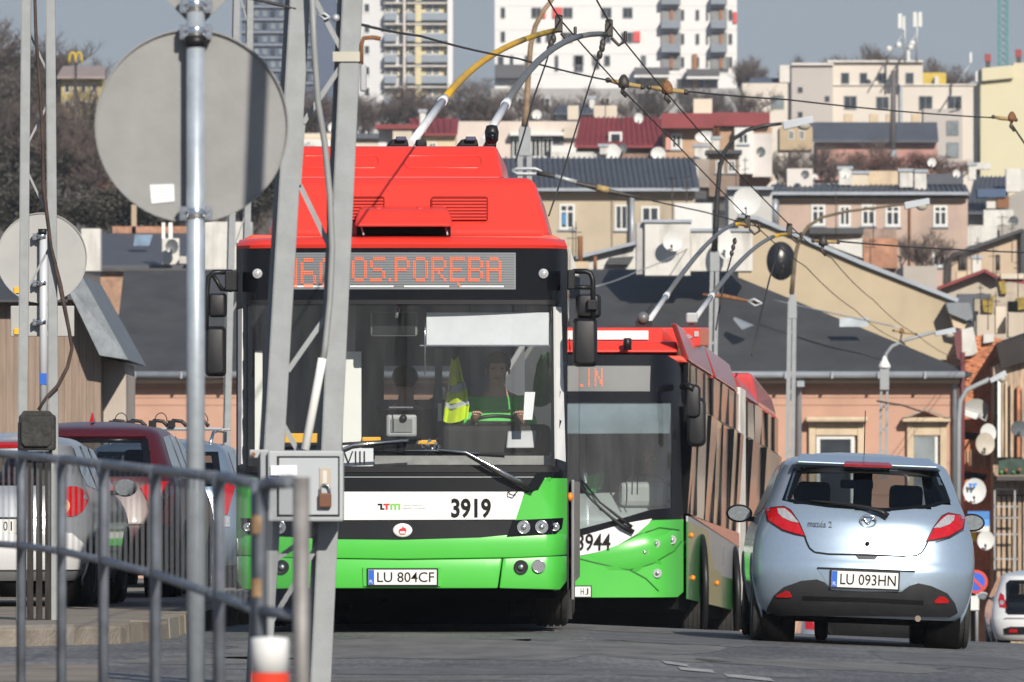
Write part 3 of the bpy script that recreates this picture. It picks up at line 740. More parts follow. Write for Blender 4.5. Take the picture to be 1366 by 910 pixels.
# operator's mark: three coloured letters and two tiny lines
yb = f1(PX(518, D1)) - .024
def ztm(pts, mat):
    mb = M()
    for (x0, y0, x1, y1) in pts: mb.box(PX(x0, D1), PX(x1, D1), yb, yb + .003, PZ(y1, D1), PZ(y0, D1))
    return mb
lg = ztm([(504, 672, 510, 674), (507.5, 674, 510, 680), (510, 678, 513, 680)], 0).build('operator_logo', INK, bus, weld=False)
ztm([(511.5, 672, 520, 674), (514.6, 674, 517.2, 680)], 0).build('logo_letter', INKR, lg, weld=False)
ztm([(521, 672, 534, 674), (521, 674, 523.5, 680), (526.2, 674, 528.8, 680), (531.5, 674, 534, 680)], 0).build('logo_letter', INKG, lg, weld=False)
text_mesh('ZARZĄD TRANSPORTU', PX(537, D1), PZ(675.6, D1), PX(564, D1), PZ(673, D1), yb).build('logo_text', pm('grey_print', (.45, .45, .45), .5), lg, weld=False)
text_mesh('MIEJSKIEGO W LUBLINIE', PX(537, D1), PZ(679.6, D1), PX(567, D1), PZ(677, D1), yb).build('logo_text', pm('grey_print', (.45, .45, .45), .5), lg, weld=False)
# oval badge
c = P(537, 707.5, f1(PX(537, D1)) - .03)
em = M().lathe([(.076, .02), (.074, -.004), (.062, -.010), (0, -.010)], c, (0, 1, 0), 28).build('maker_badge', BUSWHT, bus); em.data.transform(Matrix.Translation(Vector((c.x, c.y, c.z)) - wloc(bus)) @ Matrix.Diagonal((1, 1, .72, 1)) @ Matrix.Translation(-(Vector((c.x, c.y, c.z)) - wloc(bus))))
mb = M(); mk = [(-.030, -.005), (-.022, .012), (-.006, .016), (.004, .038), (.010, .022), (.022, .022), (.030, .004), (.028, -.016), (.018, -.034), (-.018, -.034), (-.027, -.02)]
mb.add([(c.x + a, c.y - .014, c.z + b * .95) for a, b in mk], [tuple(range(len(mk)))]); mb.build('badge_mark', INKR, em, weld=False)
M().box(c.x - .02, c.x + .02, c.y - .017, c.y - .015, c.z - .024, c.z - .008).build('badge_mark', BUSWHT, em)
bh = panel1('plate_holder', [(484, 757), (589, 757), (588, 782), (485, 782)], .045, BUSGRN, bus, .05)
number_plate(bus, f1, PX(491.5, D1), PX(582.5, D1), PZ(780, D1), PZ(760, D1), 'LU 804CF', .055)
# wipers
def wy(px, py, o): return Vector((PX(px, D1), f1(PX(px, D1)) - o, PZ(py, D1)))
wp = M().tube([wy(711, 655, .05), wy(690, 644, .07), wy(668, 633, .08), wy(620, 605, .07), wy(585, 600, .06)], [.018, .02, .015, .012, .01], 8).build('wiper', BLACKP, bus)
M().tube([wy(699, 645, .088), wy(665, 627, .098), wy(622, 603.5, .09), wy(582, 599.5, .08)], [.013, .013, .010, .008], 8).build('wiper_arm', CHROME, wp)
M().tube([wy(499, 603, .03), wy(580, 603.5, .032), wy(673, 609, .03)], .011, 6).build('wiper_blade', BLACKP, wp)
M().tube([wy(540, 601, .05), wy(580, 601, .055), wy(640, 605, .05)], .006, 6).build('blade_spring', CHROME, wp)
M().tube([wy(684, 652, .04), wy(679, 654, .06), wy(679, 659, .06), wy(685, 661, .06), wy(690, 656, .06)], .005, 6).build('wiper_hose', BLACKP, wp)
wp = M().tube([wy(362, 655, .05), wy(380, 645, .07), wy(400, 628, .08), wy(470, 597, .07), wy(545, 588, .05)], [.018, .02, .015, .012, .009], 8).build('wiper', BLACKP, bus)
M().tube([wy(400, 624, .09), wy(470, 594, .085), wy(545, 587, .07)], .010, 8).build('wiper_arm', CHROME, wp)
M().tube([wy(378, 598, .03), wy(460, 592, .032), wy(562, 586, .03)], .012, 6).build('wiper_blade', BLACKP, wp)
mk = M()
for i in range(5): mk.box(PX(330, D1) + i * .012, PX(334, D1) + i * .012, f1(PX(330, D1)) - .03, f1(PX(330, D1)) - .01, PZ(633 - i, D1), PZ(626 - i, D1))
# mirrors
def mirror_head(par, pts, d, t, name):
    o = M(); a = [Vector((PX(x, d), d, PZ(y, d))) for x, y in pts]; cx_ = sum(v.x for v in a) / len(a); cz_ = sum(v.z for v in a) / len(a)
    mid = [Vector((v.x, d + t * .35, v.z)) for v in a]; fr_ = [Vector((cx_ + (v.x - cx_) * .78, d, cz_ + (v.z - cz_) * .88)) for v in a]; bk = [Vector((v.x, d + t, v.z)) for v in a]
    n = len(a); o.v = fr_ + mid + bk
    o.f = [list(range(n)), list(range(3 * n - 1, 2 * n - 1, -1))]; o.sm = [True, False]; o.mi = [0, 0]
    for r_ in (0, 1):
        for i in range(n): o.f.append([r_ * n + i, (r_ + 1) * n + i, (r_ + 1) * n + (i + 1) % n, r_ * n + (i + 1) % n]); o.sm.append(True); o.mi.append(0)
    ob = o.build(name, BLACKP, par, bevel=.008)
    gx = [(cx_ + (v.x - cx_) * .88, d + t + .002, cz_ + (v.z - cz_) * .9) for v in a]; g = M(); g.add(gx, [tuple(range(n))]); g.build('mirror_glass', CHROME, ob, weld=False)
    return ob
def pr(x0, y0, x1, y1, r): return [(a, b) for a, b in rrect(x0, y0, x1, y1, r, 4)]
dm = 68.86
ar = M().tube([P(762, 384, dm + .2), P(764, 383, dm), P(790, 383.5, dm)], .018, 8).tube([P(763, 363, dm + .1), P(766, 362, dm), P(782, 362, dm), P(788, 365, dm), P(791, 374, dm), P(791, 428, dm)], .02, 8).build('mirror_arm', BLACKP, bus)
M().box(PX(757, dm), PX(767, dm), dm - .03, dm + .35, PZ(386, dm), PZ(360, dm)).build('arm_bracket', BLACKP, ar, bevel=.01)
M().box(PX(783, dm), PX(797, dm), dm - .05, dm + .02, PZ(414, dm), PZ(400, dm)).build('arm_clamp', BLACKP, ar, bevel=.01)
mirror_head(bus, pr(768, 392, 802, 424, 6), dm, .14, 'wide_angle_mirror'); mirror_head(bus, pr(764, 424, 797, 489, 6), dm - .04, .16, 'wing_mirror')
ar = M().tube([P(309, 363, dm + .2), P(300, 363, dm), P(285, 363, dm), P(278, 370, dm), P(276, 390, dm), P(275, 440, dm)], .02, 8).tube([P(283, 365, dm), P(296, 386, dm), P(308, 387, dm + .1)], .018, 8).build('mirror_arm', BLACKP, bus)
M().box(PX(300, dm), PX(316, dm), dm - .03, dm + .35, PZ(388, dm), PZ(361, dm)).build('arm_bracket', BLACKP, ar, bevel=.01)
mirror_head(bus, pr(277, 391, 302, 423, 5), dm, .14, 'wide_angle_mirror'); mirror_head(bus, pr(273, 435, 301, 502, 6), dm - .04, .16, 'wing_mirror')
# visible flank details
for (py, y) in ((663, 69.6), (749, 69.9), (752, 70.6)):
    x = XC1 + HW1 + SH1 * (y - D1); M().sphere((x + .012, y, PZ(py, y)), .036, 12, 8, (.7, 1, 1)).build('side_marker', ORANGE, bus)
M().box(XC1 + HW1 + .03, XC1 + HW1 + .055, 69.7, 71.0, PZ(800, 70), PZ(640, 70)).build('door_edge', pm('door_edge_grey', (.30, .31, .31), .35, .3, var=.15, dirt=.2), bus, bevel=.01)
M().box(XC1 + HW1 - .22, XC1 + HW1 + .06, 73.0, 73.03, .04, .45).build('mudflap', RUBBER, bus)
# underbody, wheels
M().box(XC1 - HW1 + .1, XC1 + HW1 - .1, D1 + .5, D1 + 11.8, .25, .45).build('underbody', UNDER, bus)
M().box(XC1 - .9, XC1 + .9, D1 + 3.0, D1 + 3.3, .17, .4).build('front_axle', UNDER, bus); M().tube([(XC1 - .2, D1 + 1.2, .25), (XC1 - .2, D1 + 2.9, .22)], .06).build('steering_rod', UNDER, bus); M().box(XC1 - .45, XC1 + .1, D1 + 5, D1 + 7, .14, .3).build('air_tank', UNDER, bus)
M().box(XC1 - 1.15, XC1 + 1.25, D1 + 10.9, D1 + 11.1, -.105, .4).build('underside_shade_screen', UNDER, bus)  # added dark screen standing in for the shade under the bus
for (y, cnt) in ((D1 + 2.75, 1), (D1 + 8.6, 2)):
    for s in (-1, 1):
        for c_ in range(cnt):
            wx = XC1 + SH1 * (y - D1) + s * (HW1 - .16 - .31 * c_)
            o = put_wheel(bus, (0, 0, 0), .478, .275, SILVG, s); o.location = Vector((wx, y, .478)) - wloc(bus)
# interior
inn = M().box(XC1 - HW1 + .03, XC1 + HW1 - .03, D1 + .3, D1 + 11.9, zg - .5, zg - .46).build('floor', DARKINT, bus)
M().box(XC1 - HW1 + .06, XC1 + HW1 - .06, D1 + .35, D1 + 11.9, PZ(345, D1), PZ(345, D1) + .03).build('ceiling_lining', GREYINT, bus)
PART = pm('partition_grey_dark', (.15, .155, .165), .8, var=.15)
for q_ in ((330, 372, 512, 660), (512, 372, 602, 488), (512, 533, 602, 660), (602, 372, 748, 660)): M().box(PX(q_[0], 79.2), PX(q_[2], 79.2), 79.2, 79.25, PZ(q_[3], 79.2), PZ(q_[1], 79.2)).build('rear_partition', PART, bus)
M().pbox(470, 440, 512, 640, 74, .05).build('inner_door_panel', pm('inner_panel_grey', (.07, .072, .078), .7), bus); M().pbox(628, 380, 700, 560, 76, .05).build('inner_wall_panel', pm('inner_panel_pale', (.30, .31, .33), .7), bus)
def din(name, x0, y0, x1, y1, d, t, mat, **k): return M().pbox(x0, y0, x1, y1, d, t).build(name, mat, bus, **k)
dash = M().hull([P(420, 626, 69.35), P(742, 626, 69.35), P(742, 612, 69.6), P(420, 612, 69.6)], [P(420, 640, 69.35), P(742, 640, 69.35), P(742, 640, 69.9), P(420, 640, 69.9)]).build('dashboard', GREYINT, bus, bevel=.02)
din('dash_binnacle', 590, 566, 735, 612, 69.62, .16, pm('binnacle_black', (.009, .009, .011), .7, var=.3), bevel=.05)
M().hull([P(675, 598, 69.55), P(713, 598, 69.55), P(716, 574, 69.60), P(677, 575, 69.60)], [P(675, 598, 69.6), P(713, 598, 69.6), P(716, 574, 69.65), P(677, 575, 69.65)]).build('instrument_panel', SILVG, bus, bevel=.01)
dd = 69.86; ctr = P(663, 566, dd)
M().tube([ctr + Vector((.21 * math.cos(2 * math.pi * i / 28), .13 * math.sin(2 * math.pi * i / 28), .065 * math.sin(2 * math.pi * i / 28))) for i in range(29)], .016, 8, cap=False).bar(ctr + Vector((-.2, 0, 0)), ctr + Vector((.2, 0, 0)), .05, .02).build('steering_wheel', BLACKP, bus)
M().tube([ctr, P(668, 612, 69.8)], .04).build('steering_column', DARKINT, bus)
din('sun_blind', 569, 417, 732, 460, 69.17, .012, BLIND)
for px in (567, 734): M().tube([P(px, 412, 69.2), P(px, 500, 69.2)], .006, 6).build('blind_guide', CHROME, bus)
din('blind_rail', 560, 460, 735, 462, 69.2, .03, CHROME)
rm = din('inside_mirror', 494, 415, 557, 449, 69.3, .05, GREYINT, bevel=.02)
M().pbox(497, 418, 554, 446, 69.29, .008).build('mirror_back', DARKINT, rm); M().tube([P(531, 408, 69.28), P(529, 425, 69.26)], .018).build('mirror_stalk', CHROME, rm)
din('white_door_panel', 457, 469, 482, 600, 69.75, .04, WHTINT); din('white_door_panel', 340, 468, 350, 604, 69.7, .04, WHTINT)
din('door_pillar', 457, 405, 474, 469, 69.76, .04, GREYINT); din('cab_post', 580, 465, 590, 545, 70.3, .05, GREYINT); din('cab_post', 584, 538, 589, 562, 70.2, .04, WHTINT)
din('yellow_grab_rail', 374, 578, 433, 591, 69.8, .04, YELBAR, bevel=.008); din('yellow_grab_rail', 483, 583, 508, 589, 69.7, .03, YELBAR, bevel=.008); din('yellow_grab_rail', 557, 587, 582, 593, 69.6, .03, YELBAR, bevel=.008)
tm = din('ticket_machine', 515, 553, 556, 583, 70.0, .14, SILVG, bevel=.02)
M().pbox(521, 559, 550, 577, 69.99, .012).build('machine_door', GREYINT, tm, bevel=.005); M().sphere(P(538, 558, 69.98), .03, 10, 8).build('machine_lock', BLACKP, tm); M().pbox(519, 542.5, 551, 544.5, 69.98, .02).build('machine_rail', CHROME, tm)
M().hull([P(700, 523, 69.32), P(714, 523, 69.32), P(710, 560, 69.30), P(698, 560, 69.30)], [P(700, 523, 69.33), P(714, 523, 69.33), P(710, 560, 69.31), P(698, 560, 69.31)]).build('notice_sheet', PAPER, bus)
din('route_card', 456, 598, 498, 625, 69.28, .01, PAPER)
text_mesh('VIII', PX(458, 69.27), PZ(620, 69.27), PX(487, 69.27), PZ(602, 69.27), 69.27, bold=-.01).build('route_card_lettering', INK, bus, weld=False)
din('windscreen_tray', 500, 608, 738, 620, 69.32, .1, pm('tray_grey', (.30, .30, .29), .6, var=.2, scale=8))
din('cab_door', 590, 560, 680, 612, 70.6, .05, DARKINT)
din('passenger_seat', 420, 520, 455, 620, 71.0, .1, pm('seat_green', (.05, .12, .05), .8), bevel=.03)
mb = M(); random.seed(5)
for i in range(26):
    a = P(573 + random.uniform(-14, 14), 592 + random.uniform(-5, 7), 69.3); u = Vector((random.uniform(-.04, .04), random.uniform(-.02, .02), random.uniform(-.03, .03))); v = Vector((random.uniform(-.04, .04), random.uniform(-.02, .02), random.uniform(-.03, .03)))
    mb.add([a, a + u, a + v], [(0, 1, 2)])
mb.build('crumpled_foil', CHROME, bus, weld=False)
# things hanging in the cab
mb = M(); vy = 69.95
def vest(rows_, mat, name, par=None, **k):
    m_ = M()
    for j, (py, xa, xb) in enumerate(rows_):
        for i in range(9):
            u = i / 8; m_.v.append(Vector((PX(xa + (xb - xa) * u, vy), vy + .04 * math.sin(u * 9 + j * .6), PZ(py + 3 * math.sin(u * 5), vy))))
    for j in range(len(rows_) - 1):
        for i in range(8): m_.f.append([j * 9 + i, j * 9 + i + 1, j * 9 + i + 10, j * 9 + i + 9]); m_.sm.append(True); m_.mi.append(0)
    return m_.build(name, mat, par, solid=.012, **k)
vt = thing('hi_vis_vest', 'yellow high visibility vest hanging inside the windscreen of trolleybus 3919 beside its driver', 'vest', P(607, 562, vy))
vest([(478, 602, 612), (500, 599, 616), (512, 598, 619)], HIVIS, 'upper_cloth', vt)
vest([(512, 598, 620), (522, 597, 623)], REFLT, 'upper_tape', vt); vest([(522, 597, 623), (536, 594, 625)], HIVIS, 'middle_cloth', vt)
vest([(536, 594, 625), (543, 593, 626)], REFLT, 'lower_tape', vt); vest([(543, 593, 626), (562, 591, 624)], HIVIS, 'lower_cloth', vt)
vy = 69.9
gj = vest([(472, 722, 732), (486, 716, 736), (510, 712, 738), (540, 711, 739)], DGREEN, 'hanging_jacket', None)
props(gj, 'dark green jacket hanging in the right corner of the windscreen of trolleybus 3919', 'jacket')
person('driver of trolleybus 3919 in a bright green jacket behind the steering wheel', (PX(664, 70.22), 70.22, PZ(489, 70.22) - 1.26), JGREEN, HAIR)
person('dark clothed passenger standing behind the ticket machine inside trolleybus 3919', (PX(541, 71.6), 71.6, PZ(512, 71.6) - 1.66), DCLOTH, HAIR, yaw=math.pi - .3, seated=False, arms='down')
# current collectors on the roof
def boom(parent, base, knee, tip, mats, names, r=.05, curve=.4, split=.55, gripy=False):
    """tapered pole: straight lower tube, bowed upper tube, swivelling head"""
    b, k, t = Vector(base), Vector(knee), Vector(tip)
    pl = M().tube([b, k], [r, r * .98], 10).build('current_collector', mats[0], parent)
    pts = []; c = k + (k - b).normalized() * (t - k).length * .55
    for i in range(13):
        u = i / 12; pts.append(k * (1 - u) ** 2 + c * 2 * u * (1 - u) + t * u * u)
    M().tube(pts[:10], [r * (.94 - .024 * i) for i in range(10)], 10).build('upper_pole', mats[1], pl)
    M().tube(pts[9:], [r * .70] * 4, 10).build('pole_tip', mats[2], pl)
    h = M().box(t.x - .028, t.x + .045, t.y - .12, t.y + .12, t.z - .02, t.z + .10).lathe([(.045, -.035), (.055, 0), (.045, .035)], t + Vector((.01, 0, .09)), (1, 0, 0), 12)
    h.tube([t + Vector((.03, 0, -.03)), t + Vector((.10, 0, -.10)), t + Vector((.16, 0, -.06)), t + Vector((.16, 0, .03))], .018, 6)
    h.build('trolley_head', pm('dark_iron', (.06, .055, .05), .5, .5, var=.3, scale=20), pl, bevel=.006)
    M().tube([k - (k - b).normalized() * .12, k + (k - b).normalized() * .05], r * 1.18, 10).build('pole_clamp', mats[0], pl)
    return pl, pts
WHTP = pm('pole_white', (.70, .71, .72), .45, var=.08, scale=8, dirt=.15); YELP = pm('pole_yellow', (.62, .36, .02), .45, var=.12, scale=5, dirt=.2); GRYP = pm('pole_grey', (.16, .165, .165), .4, .2, var=.12, scale=6)
YDK = pm('pole_yellow_worn', (.33, .22, .03), .5, var=.3, scale=9)
TIPA, TIPB = P(744, 40, 82.5), P(811, 46, 82.5)
pa, PTSA = boom(bus, P(548, 192, 75), P(592, 133, 77.2), TIPA, (WHTP, YELP, YDK), None, .036)
pb, PTSB = boom(bus, P(645, 190, 75), P(676, 137, 76.6), TIPB, (WHTP, GRYP, GRYP), None, .036)
for (x0, m0) in ((514, 0), (607, 0)):
    bs = M().hull([P(x0, 197, 74.7), P(x0 + 32, 197, 74.7), P(x0 + 32, 197, 75.4), P(x0, 197, 75.4)], [P(x0 + 8, 186, 74.7), P(x0 + 29, 184, 74.7), P(x0 + 29, 184, 75.4), P(x0 + 8, 186, 75.4)]).build('collector_base', BLACKP, bus, bevel=.02)
    M().pbox(x0 + 14, 182, x0 + 28, 188, 74.65, .2).build('base_spring', pm('spring_blue', (.05, .06, .12), .5), bs, bevel=.01); M().pbox(x0 + 40, 186, x0 + 55, 197, 74.8, .3).build('base_cover', BLACKP, bs, bevel=.02)
lm = M().lathe([(.035, 0), (.055, .03), (.06, .10), (.045, .15), (0, .16)], P(656, 192, 74.5), (0, 0, 1), 14).build('work_lamp', BLACKP, bus)
M().lathe([(.045, 0), (.04, .08), (0, .08)], P(656, 183, 74.42), (0, -1, 0), 14).build('lamp_face', BLACKG, lm)
# ================================================================== TROLLEYBUS 2 (front at 97 m, swung out to the right, descending behind the crest)
D2 = 97.0; S2 = sc(D2); XC2 = PX(756, D2); HW2 = 157 / S2; G2 = -.42
def f2(x, z=0):
    u = min(1.0, abs(x - XC2) / HW2); y = D2 + .16 * u * u
    if u > .72: y += .42 * ((u - .72) / .28) ** 2.2
    if z > 1.9: y += .10 * (z - 1.9)
    return y
def q2(pts): return [(PX(a, D2), PZ(b, D2)) for a, b in pts]
b2 = thing('articulated_trolleybus', 'articulated trolleybus 3944 with bulging green front, half hidden behind trolleybus 3919', 'trolleybus', (XC2 + .7, D2 + 8, G2 - .2))
def B2(s, lat, h): return Vector((XC2 + lat + .087 * s, D2 + s, G2 - .028 * s + h))
def panel2(name, pts, off, mat, t=.03, parent=None, mirror=False, dz=.12):
    mb = M(); pts = [(1512 - a, b) for a, b in pts] if mirror else pts
    skinpatch(mb, q2(pts), f2, off, .04, dz); return mb.build(name, mat, parent or b2, solid=t)
def side2(name, pts, off, mat, t=.02, parent=None, both=True, sides=(1,)):
    """(s,h) outline on the flank"""
    o = None
    for sg in ((1, -1) if both else sides):
        o = M().hull([B2(s, sg * (HW2 + off), h) for s, h in pts], [B2(s, sg * (HW2 + off - t), h) for s, h in pts]).build(name, mat, parent or b2)
    return o
panel2('front_mask', [(599, 537), (599, 500), (606, 482), (622, 473), (890, 473), (906, 482), (913, 500), (913, 537)], .0, BLACKG, .05)
m_ = M(); skinpatch(m_, q2([(610, 534), (902, 534), (902, 700), (610, 715)]), f2, -.01, .05, .2); m_.build('windscreen', WSCREEN2, b2)
panel2('mask_pillar', [(897, 530), (913, 530), (913, 694), (897, 690)], .0, BLACKG, .05); panel2('mask_pillar', [(897, 530), (913, 530), (913, 694), (897, 690)], .0, BLACKG, .05, mirror=True)
dp = panel2('destination_display', [(700, 488), (868, 488), (867, 522), (700, 522)], .012, pm('display_grey_dark', (.11, .118, .12), .35), .02)
led_text('LUBLIN', PX(728, D2), PX(804, D2), PZ(516, D2), PZ(491, D2), f2, .018).build('destination_name', LEDC, dp, kind='stuff', weld=False)
panel2('sun_blind_glass', [(700, 537), (896, 537), (894, 578), (700, 579)], -.03, pm('blind_film', (.20, .23, .26), .25, var=.2, scale=3), .01)
low = [(613, 700), (660, 715), (765, 709), (835, 692), (868, 683), (913, 678), (913, 694), (868, 694), (835, 698), (765, 716), (660, 735), (599, 700)]
panel2('windscreen_lower_band', [(599, 690), (700, 712), (765, 708), (835, 690), (868, 680), (913, 676), (913, 700), (868, 700), (765, 725), (700, 735), (599, 720)], .004, BLACKG, .04)
panel2('green_front', [(599, 694), (640, 694), (700, 740), (765, 744), (800, 736), (850, 713), (870, 694), (913, 693), (913, 790), (905, 797), (606, 797), (599, 790)], .016, BUSGRN, .06)
panel2('white_flash', [(640, 705), (700, 724), (765, 718), (835, 698), (870, 692), (866, 698), (850, 712), (825, 727), (800, 736), (765, 743), (700, 744), (660, 730)], .024, BUSWHT, .02)
wrap_text(text_mesh('3944', PX(769.5, D2), PZ(735, D2), PX(814.5, D2), PZ(712, D2), 0, bold=.015, font_shear=.05), f2, .032).build('fleet_number', INK, b2, weld=False)
# moulded curves in the green front: bulging lamp pod and lower scoop, with their joint lines
def bulge(pts, off, dep, name):
    cx_ = sum(p[0] for p in pts) / len(pts); cz_ = sum(p[1] for p in pts) / len(pts); mb = M(); rings = 5; n = len(pts)
    for k in range(rings + 1):
        u = k / rings
        for p in pts:
            x, z = PX(cx_ + (p[0] - cx_) * (1 - u), D2), PZ(cz_ + (p[1] - cz_) * (1 - u), D2); mb.v.append(Vector((x, f2(x, z) - off - dep * (1 - (1 - u) ** 2), z)))
    for k in range(rings):
        for i in range(n): mb.f.append([k * n + i, k * n + (i + 1) % n, (k + 1) * n + (i + 1) % n, (k + 1) * n + i]); mb.sm.append(True); mb.mi.append(0)
    return mb.build(name, BUSGRN, b2)
bulge([(780, 742), (812, 728), (860, 706), (905, 703), (912, 716), (910, 738), (885, 755), (850, 764), (812, 762)], .014, .035, 'lamp_pod')
bulge([(812, 776), (822, 768), (845, 764), (868, 772), (885, 790), (860, 794), (830, 794), (815, 788)], .014, -.045, 'bumper_scoop')
def seam2(pts, name='moulding_line'):
    pp = []
    for (a, b), (c, d_) in zip(pts, pts[1:]):
        for k in range(6): pp.append((a + (c - a) * k / 6, b + (d_ - b) * k / 6))
    M().tube([Vector((PX(a, D2), f2(PX(a, D2), PZ(b, D2)) - .018, PZ(b, D2))) for a, b in pp], .008, 5).build(name, pm('joint_green', (.02, .16, .02), .5), b2)
seam2([(768, 744), (800, 752), (840, 760), (862, 772), (882, 792)]); seam2([(820, 730), (850, 714), (880, 704), (912, 708)]); seam2([(840, 760), (870, 752), (900, 735), (912, 720)])
for (px, py) in ((897, 720.5), (875, 725.5), (860, 737), (877, 765)):
    lamp(b2, f2, px, py, D2, 5.4, CLEARL, 'headlight', SILVG, .03); lamp(b2, f2, 1512 - px, py, D2, 5.4, CLEARL, 'headlight', SILVG, .03)
number_plate(b2, f2, PX(724, D2), PX(788, D2), PZ(796, D2), PZ(782.5, D2), 'HJ', .03, t0=.78)
panel2('plate_recess', [(715, 777), (797, 777), (800, 797), (712, 797)], .020, BUSGRN, .03)
def w2(px, py, o): return Vector((PX(px, D2), f2(PX(px, D2)) - o, PZ(py, D2)))
wq = M().tube([w2(845, 710, .06), w2(830, 702, .07), w2(815, 690, .08), w2(790, 668, .05), w2(772, 648, .03)], [.03, .03, .016, .012, .01], 6).build('wiper', BLACKP, b2)
M().tube([w2(843, 703, .09), w2(828, 692, .09), w2(800, 670, .07), w2(776, 640, .03)], [.02, .018, .012, .01], 6).build('wiper_arm', BLACKP, wq)
# flank
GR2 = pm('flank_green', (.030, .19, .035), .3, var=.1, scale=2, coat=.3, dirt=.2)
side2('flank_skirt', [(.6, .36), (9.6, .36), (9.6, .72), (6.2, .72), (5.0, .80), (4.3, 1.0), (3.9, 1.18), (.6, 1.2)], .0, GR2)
side2('flank_silver', [(.6, 1.2), (3.9, 1.18), (4.3, 1.0), (5.0, .80), (6.2, .72), (9.6, .72), (9.6, 1.12), (1.2, 1.26), (.6, 1.26)], -.002, BUSSILV)
side2('red_stripe', [(1.0, 1.275), (9.6, 1.12), (9.6, 1.29)], .003, DKRED)
FGL = pm('flank_glass', (.010, .011, .013), .10, var=.25, spec=.045); fr_ = random.Random(8)
def flank_panes(edges, sgs=(1, -1)):
    for sg in sgs:
        for (sa, sb) in zip(edges, edges[1:]):
            for (h0, h1) in ((1.29, 2.455), (2.495, 2.93)):
                yw_ = fr_.uniform(-.012, .012) * (sb - sa); tp = fr_.uniform(.03, .085) if h1 < 2.48 else fr_.uniform(-.012, .020); e_ = HW2 - .012
                q_ = [(sa + .012, h0, -yw_), (sb - .012, h0, yw_), (sb - .012, h1, yw_ + tp), (sa + .012, h1, tp - yw_)]
                M().hull([B2(s_, sg * (e_ + o_), h_) for s_, h_, o_ in q_], [B2(s_, sg * (e_ - .04), h_) for s_, h_, o_ in q_]).build('side_window', FGL, b2)
    return None
side2('flank_core', [(.55, 1.262), (9.6, 1.262), (9.6, 2.95), (.75, 2.95), (.55, 2.6)], -.06, UNDER); side2('flank_core', [(10.7, 1.262), (17.9, 1.262), (17.9, 2.8), (17.6, 2.95), (10.7, 2.95)], -.06, UNDER)
flank_panes([.62, 1.0, 2.0, 3.4, 4.8, 6.2, 7.6, 8.9, 9.6]); flank_panes([10.7, 11.2, 12.6, 14.0, 15.4, 16.8, 17.85])
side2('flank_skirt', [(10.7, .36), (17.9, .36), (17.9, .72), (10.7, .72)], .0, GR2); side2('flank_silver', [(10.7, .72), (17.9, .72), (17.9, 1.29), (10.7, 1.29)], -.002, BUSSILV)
for (a, b) in ((1.9, 9.5), (10.9, 17.4)):
    side2('window_rail', [(a, 2.46), (b, 2.46), (b, 2.49), (a, 2.49)], .006, pm('rail_bronze', (.10, .085, .07), .4, .3))
for s in (1.0, 2.0, 3.4, 4.8, 6.2, 7.6, 8.9, 11.2, 12.6, 14.0, 15.4, 16.8): side2('window_divider', [(s - .012, 1.3), (s + .012, 1.3), (s + .012, 2.93), (s - .012, 2.93)], .004, BLACKP)
mb = M()
for i in range(12):                                    # concertina joint
    s0 = 9.62 + i * .09
    for s, l, e in ((s0, .0, s0 + .03),): mb.hull([B2(s0, HW2 + .01, .5), B2(s0 + .06, HW2 + .01, .5), B2(s0 + .06, HW2 + .01, 3.02), B2(s0, HW2 + .01, 3.02)], [B2(s0, -HW2 - .01, .5), B2(s0 + .06, -HW2 - .01, .5), B2(s0 + .06, -HW2 - .01, 3.02), B2(s0, -HW2 - .01, 3.02)])
mb.hull([B2(9.6, HW2 - .04, .45), B2(10.72, HW2 - .04, .45), B2(10.72, HW2 - .04, 2.97), B2(9.6, HW2 - .04, 2.97)], [B2(9.6, -HW2 + .04, .45), B2(10.72, -HW2 + .04, .45), B2(10.72, -HW2 + .04, 2.97), B2(9.6, -HW2 + .04, 2.97)])
mb.build('bellows', pm('bellows_white', (.62, .60, .55), .7, var=.12, scale=3, dirt=.25), b2)
def long2(name, sec, s0, s1, mat, bev=.03, par=None):   # (lat,h) section run along the bus
    return M().hull([B2(s0, a, h) for a, h in sec], [B2(s1, a, h) for a, h in sec]).build(name, mat, par or b2, bevel=bev)
long2('roof', [(HW2, 2.92), (HW2 - .06, 3.0), (-HW2 + .06, 3.0), (-HW2, 2.92)], .55, 9.6, BUSRED2); long2('roof', [(HW2, 2.92), (HW2 - .06, 3.0), (-HW2 + .06, 3.0), (-HW2, 2.92)], 10.7, 17.9, BUSRED2)
PINK = pm('roof_side_red', (.52, .062, .060), .2, var=.18, scale=1.4, coat=.5)
